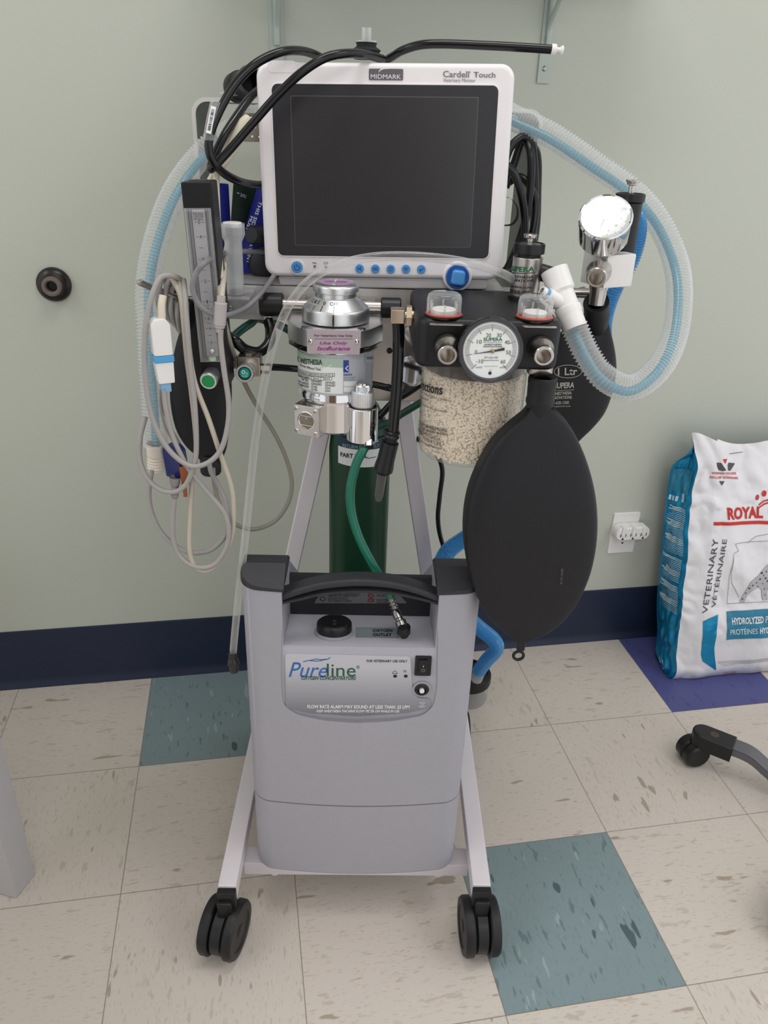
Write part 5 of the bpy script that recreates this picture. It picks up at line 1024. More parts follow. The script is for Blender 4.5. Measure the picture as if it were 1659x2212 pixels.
for py, r in ((812, 29), (816, 31.5), (826, 31.5), (829, 30.5), (838, 30.5), (858, 29.5), (861, 31), (868, 31), (872, 29), (884, 27), (900, 24)): P = V(1166, py, BYf); nk.append((r * mpp(P), P.z))
part('neck', G().lathe([(0.011, nk[0][1] - 0.004)] + nk, (p.x, BYf, 0), n=40), M_RUB, bag)
g = G(); A, B, C_ = V(1126, 1378, BYf), V(1124, 1404, BYf), V(1120, 1416, BYf); g.bar(A, B, 0.0115, 0.008, up=(0, 1, 0), bevel=0.002); FR_ = Plane(C_, (1, 0, 0), (0, 0, 1))
ring = [C_ + Vector((math.cos(2 * math.pi * k / 24) * 0.0072, 0, math.sin(2 * math.pi * k / 24) * 0.0072)) for k in range(25)]; g.tube(ring, 0.0022, 10)
part('hanging_tab', g, M_RUB, bag)
FBg = Plane((p.x, BYf - 0.0262, 0.75), (1, 0, 0), (0, 0, 1)); i = Ink(FBg, 0.0)
a, b, c = FBg.uv(1212, 1228), FBg.uv(1210, 1262), FBg.uv(1217, 1228); i.text('2019-12-16', 0, uvbox=[a, b, c]); i.done('date_stamp', mat('faint_stamp_ink', '#6b6b6e', 0.6, noise=0), bag)
# bag behind, hanging below the manifold block
RY = 0.098; p = V(1287, 690, RY)
bag2 = root('breathing_bag', p, 'black one-litre breathing bag printed in white, half hidden behind the canister', 'breathing bag', None)
left = [(1262, 690), (1225, 710), (1180, 750), (1150, 800), (1140, 850), (1145, 900), (1160, 940), (1185, 975), (1210, 990)]
right = [(1312, 690), (1318, 715), (1327, 760), (1329, 800), (1322, 840), (1305, 885), (1280, 918), (1250, 948), (1222, 985)]
part('bag_body', bag_loft(left, right, RY, lambda t: 0.008 + 0.014 * math.sin(math.pi * t) ** 0.8, ex=0.55), M_BAGR, bag2, angle=60)
P0, P1 = V(1288, 652, MY + 0.002), V(1289, 700, RY - 0.01)
part('neck', G().lathe([(0.0112, 0), (0.0165, 0), (0.0172, 0.003), (0.0165, 0.008), (0.0165, 0.022), (0.0175, 0.028), (0.0155, (P1 - P0).length), (0.012, (P1 - P0).length + 0.012)], P0, P1 - P0, n=36), M_RUB, bag2)
FB2 = Plane((p.x, RY - 0.0228, 0.9), (1, 0, 0), (0, 0, 1)); i = Ink(FB2, 0.0)
M_BPRT = mat('silver_print', '#b9b7ae', 0.5, noise=0)
i.text('1 Ltr', (1205, 795, 1247, 811, 810), bold=0.02); q = FB2.uv(1227, 802.5); i.ring(q.x, q.y, 0.0195, 0.0008, ry=0.0092)
i.text('SUPERA', (1197, 827, 1240, 840, 838), bold=0.03, italic=0.1); i.line([(1197, 844), (1240, 842)], 0.0007); i.text('ANESTHESIA', (1194, 847, 1235, 854, 852), bold=0.02); i.text('INNOVATIONS', (1189, 856, 1235, 863, 861.5), bold=0.02); i.text('877-620-1500', (1187, 867, 1229, 874, 873), bold=0.01); i.text('www.SuperaVet.com', (1183, 876, 1232, 881, 880)); i.done('lettering', M_BPRT, bag2)
# bag hung upside down behind the flowmeter
LYb = 0.046; p = V(455, 1010, LYb)
bag3 = root('breathing_bag', p, 'black breathing bag hung neck-down among grey cables behind the flowmeter', 'breathing bag', None)
left = [(412, 640), (398, 690), (382, 740), (371, 800), (369, 860), (380, 920), (402, 960), (428, 985), (434, 1000)]
right = [(466, 640), (478, 690), (490, 740), (497, 800), (500, 850), (497, 910), (490, 965), (482, 988), (476, 1000)]
part('bag_body', bag_loft(left, right, LYb, lambda t: 0.006 + 0.013 * math.sin(math.pi * t) ** 0.7, ex=0.6), M_BAGR, bag3, angle=60)
pr = [(r * 0.00066, V(455, py, LYb).z) for r, py in ((19, 980), (21.5, 998), (21.5, 1001), (22.5, 1003), (22.5, 1018), (20, 1022), (17, 1022))]
part('neck', G().lathe(pr, (p.x, LYb, 0), n=36), M_RUB, bag3)
# ------------------------------------------------------------------ corrugated hoses
def corr(path, r, amp, pitch, n=22, per=8):
    pts = resample(path, pitch / per); rr = []
    for k in range(len(pts)):
        c = math.cos(2 * math.pi * k / per); rr.append(r + amp * c)
    return G().tube(pts, rr, n, caps=False)
hp = spline(P3([(336, 962, 0.03), (333, 900, 0.03), (326, 800, 0.04), (321, 700, 0.05), (320, 620, 0.07), (335, 530, 0.10), (370, 430, 0.14), (418, 355, 0.175), (480, 297, 0.195), (600, 240, 0.238), (760, 215, 0.252), (930, 215, 0.252), (1060, 232, 0.24), (1113, 256, 0.225), (1190, 292, 0.20), (1285, 355, 0.17), (1360, 408, 0.15), (1420, 475, 0.12), (1458, 560, 0.09), (1468, 640, 0.05), (1456, 730, 0.01), (1420, 800, -0.03), (1362, 838, -0.05), (1305, 815, -0.055), (1268, 765, -0.045), (1240, 705, -0.03)]), 20)
hz = root('corrugated_breathing_hose', V(336, 1010, 0.03), 'long clear corrugated breathing hose with a pale blue inner tube looping around the monitor', 'hose')
part('outer_hose', corr(hp, 0.0154, 0.0014, 0.0046), M_CORR, hz, angle=180)
part('inner_hose', G().tube([q_ + Vector((0, 0.002, -0.005)) for q_ in resample(hp, 0.008)], 0.0058, 14), M_INNER, hz, angle=180)
e0, e1_ = V(336, 958, 0.03), V(337, 1016, 0.03); L_ = (e1_ - e0).length
g = G().lathe([(0.0125, 0), (0.0122, L_ * .42)] + [(0.0122 - 0.0016 * (k % 2), L_ * (0.44 + 0.055 * k)) for k in range(10)] + [(0.0105, L_), (0, L_)], e0, e1_ - e0, 36)
part('end_fitting', g, mat('cream_white_fitting', '#ddd3c6', 0.4), hz)
c0, c1 = V(1238, 700, -0.03), V(1197, 583, 0.0); ax = (c1 - c0); L_ = ax.length
g = G().lathe([(0.0152, -0.006), (0.0152, L_ * .18), (0.0162, L_ * .2), (0.0162, L_ * .3), (0.0145, L_ * .33), (0.0142, L_ * .58), (0.0168, L_ * .62), (0.0168, L_ * 1.0), (0.0125, L_ * 1.0), (0.012, L_ * 0.7)], c0, ax, 40)
s0_, s1_ = c0 + ax * 0.32, V(1170, 628, -0.03); g.lathe([(0.0085, 0), (0.0085, (s1_ - s0_).length * 0.75), (0.0062, (s1_ - s0_).length * 0.78), (0.006, (s1_ - s0_).length), (0.004, (s1_ - s0_).length)], s0_, s1_ - s0_, 24)
ef = part('elbow_connector', g, M_WPL, hz)
part('blue_ring', G().lathe([(0.0066, -0.001), (0.0069, 0), (0.0069, 0.002), (0.0066, 0.003)], s0_.lerp(s1_, 0.8), s1_ - s0_, 24), mat('sky_blue_ring', '#5aa0d8', 0.4), ef)
sp_ = spline(P3([(1352, 440, 0.10), (1372, 490, 0.115), (1358, 560, 0.125), (1322, 622, 0.13), (1300, 690, 0.145), (1290, 800, 0.165), (1220, 960, 0.19), (1110, 1100, 0.21), (1010, 1160, 0.215), (965, 1195, 0.215), (952, 1245, 0.222), (975, 1300, 0.25), (1030, 1352, 0.29), (1066, 1382, 0.32), (1072, 1402, 0.345), (1050, 1428, 0.385), (1034, 1450, 0.42)]), 18)
sh = root('scavenger_hose', V(1034, 1460, 0.42), 'bright blue corrugated scavenger hose running down behind the bags to a floor canister', 'hose')
part('hose', corr(sp_, 0.0142, 0.0013, 0.0036), M_SCAV, sh, angle=180)
part('cuff', G().cyl(V(1036, 1446, 0.415), V(1030, 1466, 0.43), 0.0148, 0.0135), M_CLOUD, sh)
cc = Zp(1006, 1503, 0.0)
ch = root('charcoal_canister', cc, 'round black-rimmed charcoal filter canister on the floor right of the concentrator', 'filter canister')
part('body', G().lathe([(0, 0.0), (0.049, 0), (0.051, 0.004), (0.051, 0.052), (0, 0.052)], cc, n=48), M_CLOUD, ch)
part('lid', G().lathe([(0.051, 0.05), (0.0545, 0.05), (0.0555, 0.054), (0.0545, 0.07), (0.047, 0.073), (0.046, 0.069), (0, 0.069)], cc, n=48), M_BLACK, ch)
# ------------------------------------------------------------------ small hoses
def hose(name, ctrl, r, m, label, cat, base=None, n=12, group=None):
    pts = spline(P3(ctrl), 14); o = part(name, G().tube(pts, r, n), m, None, loc=base or pts[-1], angle=180); return tag(o, label, cat, group)
tb = root('clear_vinyl_tube', V(505, 1448, -0.06), 'clear vinyl gas tube arching over the vaporizer and hanging beside the concentrator', 'tube')
cp = spline(P3([(1112, 604, 0.025), (1080, 588, 0.0), (1030, 572, -0.02), (960, 559, -0.03), (880, 553, -0.035), (800, 556, -0.035), (725, 574, -0.035), (668, 606, -0.035), (627, 655, -0.035), (600, 715, -0.035), (580, 785, -0.035), (563, 870, -0.04), (550, 960, -0.045), (540, 1060, -0.05), (530, 1160, -0.055), (516, 1280, -0.06), (506, 1380, -0.06), (503, 1420, -0.06)]), 14)
g = G(); g.tube(cp, 0.0053, 14); part('tube', g, M_CLRT, tb, angle=180)
a, b = V(502, 1408, -0.06), V(506, 1450, -0.06); L_ = (b - a).length; part('tip', G().lathe([(0.0058, 0), (0.0064, 0.002), (0.0058, 0.006), (0.0064, 0.008), (0.0058, 0.012), (0.0082, L_ * .45), (0.0086, L_ * .6), (0.0072, L_ * .68), (0.0062, L_), (0, L_)], a, b - a, 24), mat('smoke_black_plastic', '#2b2a2b', 0.3), tb)
gh = root('green_oxygen_hose', V(872, 1362, -0.075), 'bright green oxygen hose curving from the vaporizer down to the concentrator outlet', 'hose')
gp = spline(P3([(797, 955, -0.02), (783, 975, -0.03), (767, 1010, -0.03), (757, 1060, -0.03), (760, 1110, -0.03), (775, 1160, -0.035), (797, 1205, -0.04), (820, 1245, -0.042), (838, 1278, -0.042), (846, 1295, -0.045)]), 14)
part('hose', G().tube(gp, 0.0062, 14), M_TEAL, gh, angle=180)
a, b = V(842, 1288, -0.043), V(873, 1362, -0.072); L_ = (b - a).length
g = G().lathe([(0.0055, 0), (0.0065, .02 * L_)] + [(0.0052 + 0.0014 * (k % 2), L_ * (.06 + .05 * k)) for k in range(8)] + [(0.0074, L_ * .5), (0.0074, L_ * .62), (0.0055, L_ * .64), (0.0055, L_ * .7), (0.008, L_ * .72), (0.008, L_ * .86), (0.006, L_ * .88), (0.006, L_)], a, b - a, 24)
part('quick_coupling', g, M_DCHROME, gh)
part('outlet_plug', G().lathe([(0.0068, 0), (0.0072, 0.002), (0.0072, 0.016), (0.006, 0.018), (0, 0.018)], V(873, 1372, -0.073), V(869, 1350, -0.08) - V(873, 1372, -0.073), 24), M_BLACK, gh)
hose('dark_green_hose', [(488, 748, 0.07), (510, 722, 0.085), (540, 700, 0.11), (565, 690, 0.14), (640, 725, 0.19), (740, 830, 0.205), (800, 915, 0.205), (835, 915, 0.2), (870, 893, 0.19), (912, 868, 0.17), (945, 850, 0.14)], 0.0058, M_TEALD, 'dark green hose crossing behind the vaporizer and granule canister', 'hose')
hose('black_gas_hose', [(578, 690, 0.075), (584, 712, 0.07), (581, 740, 0.06), (560, 760, 0.045), (530, 755, 0.035), (506, 735, 0.03), (480, 718, 0.05)], 0.0072, M_HOSEB, 'thick black hose looping below the left black sleeve of the front bar', 'hose')
hose('black_gas_hose', [(548, 795, 0.03), (580, 793, 0.04), (620, 795, 0.065), (670, 800, 0.1), (720, 805, 0.11)], 0.0048, M_HOSEB, 'short black hose running from the oxygen flush valve behind the vaporizer', 'hose')
hose('black_gas_hose', [(790, 828, 0.1), (815, 832, 0.1), (850, 840, 0.1), (866, 838, 0.12)], 0.0048, M_HOSEB, 'short black hose emerging right of the vaporizer label', 'hose')
hose('black_gas_hose', [(930, 815, 0.215), (905, 832, 0.22), (882, 848, 0.235), (850, 868, 0.25), (820, 900, 0.26)], 0.0058, M_HOSEB, 'short black hose under the round regulator drum', 'hose')
fg = root('fresh_gas_hose', V(822, 1080, -0.03), 'black fresh gas hose hanging beside the vaporizer with a clear tube at its tip', 'hose')
fp = spline(P3([(859, 689, -0.02), (861, 720, -0.02), (860, 780, -0.022), (856, 850, -0.025), (849, 925, -0.03), (847, 945, -0.03)]), 14)
part('hose', G().tube(fp, 0.0074, 16), M_HOSEB, fg, angle=180)
a, b = V(848, 930, -0.03), V(842, 962, -0.03); part('ribbed_collar', G().lathe([(0.0085, 0), (0.0105, 0.002), (0.009, 0.005), (0.0105, 0.008), (0.0085, 0.012), (0.0085, (b - a).length)], a, b - a, 28), M_BLACK, fg)
a, b = V(843, 955, -0.03), V(826, 1022, -0.03); L_ = (b - a).length; part('connector', G().lathe([(0, 0), (0.0115, 0), (0.0118, L_ * .6), (0.0125, L_ * .66), (0.0125, L_ * .72), (0.013, L_ * .76), (0.013, L_ * .9), (0.009, L_)], a, b - a, 32), M_BLACK, fg)
a, b = V(826, 1018, -0.03), V(817, 1082, -0.03); L_ = (b - a).length; part('clear_tip', G().lathe([(0.0066, 0), (0.0062, L_ * .3), (0.0058, L_ * .8), (0.0035, L_), (0.002, L_), (0.0035, L_ * .75), (0.004, 0)], a, b - a, 24), clear('smoky_clear_plastic', tint='#b8b8b8', body=0.2, edge=0.8, body_col='#a9a9aa'), fg)
hose('black_power_cord', [(868, 928, 0.30), (893, 943, 0.275), (935, 972, 0.255), (955, 1012, 0.25), (950, 1070, 0.25), (946, 1120, 0.25), (953, 1165, 0.25), (972, 1210, 0.245), (1000, 1235, 0.25)], 0.0042, M_CABK, 'thin black cord hanging from behind the granule canister', 'cord')
# ------------------------------------------------------------------ black monitor hoses
RH = 0.0051
ha = root('black_cuff_hose', V(690, 124, 0.15), 'black air hose with a barcode tag arching over the upper left corner of the monitor', 'hose')
pa = spline(P3([(700, 130, 0.17), (684, 120, 0.14), (650, 110, 0.11), (605, 113, 0.085), (552, 138, 0.07), (508, 182, 0.06), (474, 240, 0.05), (453, 295, 0.042), (454, 335, 0.04), (475, 367, 0.05), (512, 390, 0.08), (550, 399, 0.12), (585, 398, 0.16)]), 14)
part('hose', G().tube(pa, RH, 16), M_HOSEB, ha, angle=180)
tg_ = resample(spline(P3([(467, 220, 0.051), (458, 258, 0.047), (452, 292, 0.0432), (452, 305, 0.042)]), 12), 0.004); part('tag_sleeve', G().tube(tg_, RH * 1.28, 18, caps=False), clear('clear_tag_sleeve', body=0.25, edge=0.6), ha, angle=180)
FTg = Plane(V(456, 258, 0.0395), (V(452, 290, 0.036) - V(464, 228, 0.043)) * -1, Vector((-1, 0, 0.15)))
g = Ink(FTg, 0); g.rect(0, uvq=[(-0.0155, -0.0031), (0.0145, -0.0031), (0.0145, 0.0031), (-0.0155, 0.0031)]); lb = g.done('barcode_label', M_PAPER, ha); i = Ink(FTg, 0.0004); rnd = random.Random(5); x_ = -0.012
while x_ < 0.011: w = rnd.choice((0.0004, 0.0007, 0.0011)); i.rect(0, uvq=[(x_, -0.0017), (x_ + w, -0.0017), (x_ + w, 0.0017), (x_, 0.0017)], nu=1); x_ += w + rnd.choice((0.0005, 0.0007, 0.001))
i.done('barcode', M_INKK, lb)
pb = [(826, 128, 0.15), (790, 118, 0.11), (745, 116, 0.082), (700, 126, 0.068), (650, 158, 0.062), (600, 205, 0.06), (545, 267, 0.056), (495, 325, 0.05), (464, 358, 0.046), (455, 364, 0.052), (462, 340, 0.06), (486, 290, 0.075), (515, 245, 0.10), (545, 205, 0.13), (575, 180, 0.17)]
hose('black_cuff_hose', pb, RH, M_HOSEB, 'black air hose crossing the screen corner and doubling back at the left of the monitor', 'hose', n=16)
hd = root('black_probe_hose', V(840, 128, 0.16), 'black hose with a white plug pointing right above the monitor', 'hose')
part('hose', G().tube(spline(P3([(828, 134, 0.19), (848, 122, 0.17), (872, 108, 0.15), (910, 97, 0.14), (960, 95, 0.135), (1040, 98, 0.13), (1120, 102, 0.125), (1196, 107, 0.12)]), 14), RH, 16), M_HOSEB, hd, angle=180)
a, b = V(1194, 107, 0.12), V(1216, 109, 0.12); L_ = (b - a).length; part('white_plug', G().lathe([(0, -0.002), (0.0062, -0.002), (0.0062, L_ * .3), (0.003, L_ * .4), (0.003, L_ * .65), (0.0055, L_ * .9), (0.005, L_), (0, L_)], a, b - a, 24), M_WPL, hd)
# power cord bundle at the right of the monitor
cb = root('black_cord_bundle', V(1120, 600, 0.19), 'bundle of thick black cords looped between the monitor and the right guard band', 'cord')
loops = [[(1090, 350, .2), (1105, 315, .205), (1132, 296, .21), (1150, 320, .21), (1156, 400, .21), (1153, 480, .2), (1143, 560, .19), (1100, 598, .18)],
         [(1092, 405, .215), (1112, 350, .22), (1130, 302, .22), (1146, 330, .2), (1146, 400, .195), (1136, 470, .19), (1112, 545, .185), (1085, 600, .18)],
         [(1090, 352, .185), (1112, 378, .18), (1128, 430, .178), (1134, 490, .178), (1128, 540, .178), (1105, 580, .175), (1085, 595, .17)],
         [(1092, 398, .22), (1120, 383, .215), (1142, 398, .205), (1157, 440, .2), (1150, 505, .19), (1128, 560, .185), (1090, 585, .18)],
         [(1128, 300, .235), (1160, 330, .235), (1162, 420, .23), (1158, 500, .22), (1140, 575, .2), (1110, 610, .19)]]
for k, l in enumerate(loops): part('cord', G().tube(spline(P3(l), 12), 0.0056 if k != 4 else 0.005, 14), M_CABK, cb, angle=180)
st = [V(1088, 424, .17), V(1105, 430, .168), V(1117, 448, .168), V(1117, 470, .168), V(1105, 485, .168), V(1086, 487, .17)]; sp2 = resample(spline(st, 10), 0.003); g = G(); b_ = bmesh.new(); rr_ = [[b_.verts.new(q_ + Vector((0, d_, 0))) for d_ in (-0.009, 0.009)] for q_ in sp2]
for A_, B_ in zip(rr_, rr_[1:]): b_.faces.new((A_[0], A_[1], B_[1], B_[0]))
bmesh.ops.solidify(b_, geom=b_.faces[:], thickness=0.0018); g._merge(b_); part('hook_strap', g, M_RUB, cb)
# ------------------------------------------------------------------ grey sensor cables
def cable(ctrl, r, m, label): return hose('sensor_cable', ctrl, r, m, label, 'cable', n=10)
ca = root('sensor_cable', V(475, 1000, -0.06), 'grey sensor cable with a pale strain-relief plug swinging in a deep loop before the flowmeter', 'cable')
part('cable', G().tube(spline(P3([(402, 660, 0.03), (396, 616, 0.0), (380, 598, -0.02), (350, 598, -0.03), (333, 625, -0.04), (318, 680, -0.048), (312, 750, -0.052), (315, 825, -0.055), (330, 905, -0.058), (362, 968, -0.06), (405, 1004, -0.06), (442, 1003, -0.06), (475, 975, -0.058), (491, 925, -0.055), (494, 870, -0.052), (484, 800, -0.05), (477, 740, -0.048), (477, 710, -0.046)]), 14), 0.0034, 12), M_CABG, ca, angle=180)
a, b = V(474, 718, -0.046), V(478, 640, -0.046); L_ = (b - a).length; part('strain_relief', G().lathe([(0.0036, 0), (0.0042, .12 * L_), (0.0062, .14 * L_), (0.0062, .2 * L_), (0.0072, .22 * L_), (0.0075, .82 * L_), (0.0052, .84 * L_), (0.005, L_), (0, L_)], a, b - a, 24), mat('pale_grey_plug', '#b0aaa8', 0.45), ca)
part('upper_lead', G().tube(spline(P3([(479, 645, -0.046), (482, 610, -0.02), (485, 575, 0.04), (488, 545, 0.085), (492, 522, 0.11)]), 8), 0.0034, 10), M_CABC, ca, angle=180)
cable([(384, 600, -0.01), (396, 655, -0.03), (404, 715, -0.04), (419, 819, -0.045), (451, 906, -0.048), (476, 981, -0.05), (499, 1048, -0.05), (505, 1098, -0.05), (501, 1160, -0.05), (479, 1205, -0.05), (452, 1231, -0.05), (425, 1226, -0.05), (410, 1190, -0.05), (411, 1110, -0.045), (416, 1030, -0.042), (423, 985, -0.04), (423, 940, -0.04), (414, 850, -0.04), (404, 775, -0.04), (397, 700, -0.036), (390, 640, -0.025), (372, 600, -0.015)], 0.0033, M_CABC, 'cream cable hanging straight down in one long narrow loop, lowest of the tangle')
db = root('serial_connector', V(378, 1030, -0.045), 'navy blue serial plug on a grey cable hanging in the cable tangle', 'connector')
FDb = Plane(V(380, 998, -0.036), Vector((0.9, -0.45, 0.0)), Vector((-0.12, 0, 1)))
part('shell', G().prism(rpoly([(-0.013, -0.021), (0.010, -0.019), (0.013, -0.008), (0.012, 0.018), (0.006, 0.024), (-0.010, 0.024), (-0.014, 0.018)], 0.003), FDb.M, -0.008, 0.008, 0.0015), mat('navy_plug', '#232b63', 0.35), db)
part('shield', G().prism(rpoly([(-0.017, -0.016), (-0.012, -0.018), (-0.012, 0.022), (-0.017, 0.02)], 0.001), FDb.M, -0.007, 0.007, 0.001), M_STEEL, db)
a, b = V(378, 1030, -0.05), V(378, 1076, -0.05); L_ = (b - a).length; part('strain_relief', G().lathe([(0.0075, 0), (0.0065, L_ * .3)] + [(0.0052 - 0.0009 * (k % 2), L_ * (.4 + .06 * k)) for k in range(10)] + [(0.0036, L_)], a, b - a, 20), mat('grey_strain_relief', '#8a8482', 0.5), db)
part('cable', G().tube(spline(P3([(378, 1070, -0.05), (374, 1110, -0.05), (374, 1160, -0.05), (385, 1195, -0.05), (408, 1218, -0.052), (440, 1226, -0.055), (468, 1215, -0.056), (490, 1180, -0.056), (494, 1140, -0.056), (483, 1105, -0.055), (455, 1070, -0.053), (425, 1035, -0.052), (400, 1000, -0.055), (372, 940, -0.054), (358, 880, -0.053), (354, 840, -0.05)]), 14), 0.0033, 12), M_CABG, db, angle=180)
cable([(328, 1016, -0.01), (322, 1060, -0.015), (326, 1100, -0.02), (345, 1145, -0.025), (378, 1178, -0.03), (415, 1194, -0.035), (455, 1188, -0.038), (485, 1160, -0.04), (494, 1125, -0.04), (486, 1080, -0.03), (468, 1042, -0.01), (456, 1020, 0.0), (452, 1000, 0.005)], 0.0033, M_CABG, 'grey cable loop dropping from the cream hose end and rising to the bag neck')
cable([(314, 900, -0.03), (303, 945, -0.04), (302, 990, -0.045), (316, 1030, -0.05), (345, 1057, -0.052), (378, 1062, -0.055), (402, 1045, -0.056), (417, 1010, -0.056), (424, 970, -0.055), (421, 880, -0.053), (411, 790, -0.05), (404, 700, -0.046), (400, 640, -0.03), (396, 604, -0.01)], 0.0034, M_CABG, 'grey cable swinging left around the cream hose end in a small loop')
cable([(484, 690, 0.0), (497, 740, 0.0), (512, 785, 0.03), (532, 835, 0.05), (560, 885, 0.06), (592, 935, 0.06), (618, 990, 0.06), (630, 1040, 0.06), (624, 1082, 0.055), (600, 1120, 0.05), (570, 1138, 0.04), (540, 1143, 0.02), (510, 1133, 0.0), (485, 1110, -0.01), (468, 1070, 0.0), (462, 1035, 0.01), (460, 1010, 0.015)], 0.0032, mat('olive_grey_cable', '#8f8b7e', 0.45, noise=0.05), 'olive grey cable swinging in a wide loop to the right of the flowmeter')
cable([(606, 572, 0.15), (590, 598, 0.098), (560, 638, 0.045), (528, 667, 0.02), (490, 681, -0.035), (455, 677, -0.044), (428, 655, -0.046), (416, 622, -0.046), (424, 590, -0.044), (446, 565, -0.036), (476, 550, 0.03), (490, 547, 0.088), (530, 543, 0.12), (580, 546, 0.16)], 0.0034, mat('mid_grey_cable', '#7d7c80', 0.4, noise=0.05), 'mid-grey cable circling across the flowmeter scale and back behind the monitor')
# coils hung over the hook
for k, (x0, dx, lab) in enumerate(((352, 4, 'grey cable coil draped over the hook, leftmost of its bunch'), (366, 5, 'grey cable coil draped over the hook, second from the left of its bunch'), (378, 8, 'grey cable coil draped over the middle of the hook'), (391, 10, 'grey cable coil draped over the hook, nearest the flowmeter'))):
    yh = 612 + k * 8; cable([(418, yh + 150, 0.09), (400, yh + 108, 0.08), (x0 - 6, yh + 55, 0.01), (x0 - 8, yh + 10, -0.008 + k * .008), (x0, yh - 14, 0.0 + k * .008), (x0 + 8, yh + 10, 0.012 + k * .008), (x0 + 13, yh + 70, 0.03), (405, yh + 115, 0.085), (418, yh + 155, 0.09)], 0.0034, M_CABG, lab)
# pulse oximeter lead block
px_ = root('sensor_lead_block', V(352, 835, -0.04), 'white sensor lead block with a light blue band hanging in front of the clear hose', 'sensor connector')
FPx = Plane(V(350, 757, -0.046), Vector((0.9, 0.42, 0)), Vector((0.0, 0, 1)) + Vector((-0.04, 0, 0)))
def pxq(y): return FPx.uv(350, y).y
part('upper_body', G().prism(rpoly([(-0.0115, pxq(766)), (0.0115, pxq(766)), (0.0115, pxq(700)), (0.006, pxq(686)), (-0.006, pxq(686)), (-0.0115, pxq(700))], 0.003), FPx.M, -0.009, 0.009, 0.002), M_WPL, px_)
part('blue_band', G().prism(rrect(-0.0122, pxq(780), 0.0122, pxq(766), 0.0015), FPx.M, -0.0095, 0.0095, 0.001), mat('light_blue_plastic', '#4b9fd6', 0.35), px_)
part('lower_body', G().prism(rpoly([(-0.009, pxq(826)), (0.0105, pxq(826)), (0.0112, pxq(780)), (-0.0112, pxq(780))], 0.002), FPx.M, -0.0085, 0.0085, 0.0015), M_WPL, px_)
part('plug', G().prism(rrect(-0.006, pxq(846), 0.006, pxq(826), 0.001), FPx.M, -0.005, 0.005, 0.001), mat('light_blue_plug', '#7fb2d8', 0.4), px_)
part('strain_relief', G().tube(spline(P3([(350, 690, -0.046), (349, 660, -0.044), (352, 638, -0.04)]), 6), 0.0046, 14), M_CREAM, px_)
part('lead', G().tube(spline(P3([(350, 842, -0.046), (352, 880, -0.044), (364, 915, -0.04), (385, 950, -0.03), (400, 985, -0.02)]), 8), 0.0016, 8).tube(spline(P3([(346, 842, -0.046), (347, 880, -0.046), (356, 920, -0.044), (372, 950, -0.03)]), 8), 0.0016, 8), M_CABG, px_)
cl = root('copper_clip', V(402, 1072, -0.05), 'small copper electrode clip hanging beside the navy plug', 'clip')
g = G(); g.bar(V(392, 1008, -0.05), V(398, 1048, -0.05), 0.0016, 0.006, up=(1, 0, 0)); g.bar(V(399, 1006, -0.05), V(403, 1046, -0.052), 0.0016, 0.006, up=(1, 0, 0)); g.bar(V(398, 1046, -0.051), V(401, 1073, -0.051), 0.004, 0.005, up=(1, 0, 0), bevel=0.001)
part('jaws', g, mat('copper', '#a9684c', 0.35, 0.9), cl)
# cream probe hanging left of the monitor
pb_ = root('cream_probe', V(470, 400, 0.06), 'cream pencil probe with a long straight cable hanging left of the monitor', 'probe')
part('handle', G().lathe([(0, 0), (0.0055, 0.001), (0.0085, 0.01), (0.0092, 0.04), (0.0075, 0.066), (0.0052, 0.078), (0.0045, 0.095), (0.0026, 0.098)], V(538, 252, 0.10), V(466, 372, 0.07) - V(538, 252, 0.10), 24), M_CREAM, pb_)
part('cable', G().tube(spline(P3([(468, 368, 0.07), (467, 400, 0.055), (470, 480, 0.03), (474, 560, 0.01), (478, 642, -0.03)]), 12), 0.0042, 12), mat('ivory_cable', '#c9c1a6', 0.45), pb_, angle=180)
pl = part('perforated_strip', G().box(V(562, 276, 0.16), (0.05, 0.003, 0.034), None, 0.001), M_NICKEL, cart); g = G(); fps = Plane(V(562, 276, 0.1582), (1, 0, 0), (0, 0, 1))
for a in range(5):
    for b in range(3): g.sphere(fps.pt(-0.02 + a * 0.0095 + (b % 2) * 0.004, -0.011 + b * 0.011, 0), 0.0017, n=10)
part('stud', g, M_CHROME, pl)
# ------------------------------------------------------------------ clear sample tube in its bracket
SYt = 0.055; sx_, = (V(508, 600, SYt).x,)
def sz(py): return V(508, py, SYt).z
sy = root('sample_tube', (sx_, SYt, sz(650)), 'cloudy clear plastic tube with a flared cap standing in a bracket beside the flowmeter', 'tube')
rc, rb_ = 26 * 0.000585, 18.5 * 0.0006
part('tube', G().lathe([(rc, sz(482)), (rc, sz(505)), (rc * 0.98, sz(508)), (rb_, sz(522)), (rb_, sz(634)), (rb_ - 0.002, sz(634)), (rb_ - 0.002, sz(520)), (rc - 0.0025, sz(503)), (rc - 0.0025, sz(482))], (sx_, SYt, 0), n=44, close=True), M_CLOUD, sy)
part('cap_disc', G().lathe([(0, sz(480)), (rc * 0.74, sz(480)), (rc * 0.78, sz(482)), (rc * 0.78, sz(490)), (0, sz(490))], (sx_, SYt, 0), n=40), M_WPL, sy)
part('stopper', G().lathe([(0, sz(626)), (rb_ - 0.003, sz(626)), (rb_ - 0.003, sz(634)), (0, sz(634))], (sx_, SYt, 0), n=36), mat('grey_stopper', '#5f5f62', 0.5), sy)
g = G(); g.box((sx_, 0.073, sz(641)), (0.038, 0.058, 0.004), None, 0.0015); g.box((sx_, 0.0985, sz(662)), (0.04, 0.004, 0.036), None, 0.001); bk = part('bracket', g, M_CLOUD, sy)
for px in (496, 528): q = V(px, 666, 0.0965); part('screw', G().lathe([(0.0018, 0.0015), (0.003, 0.002), (0.004, 0.001), (0.0042, 0)], q, (0, -1, 0), 20), M_STEEL, bk)
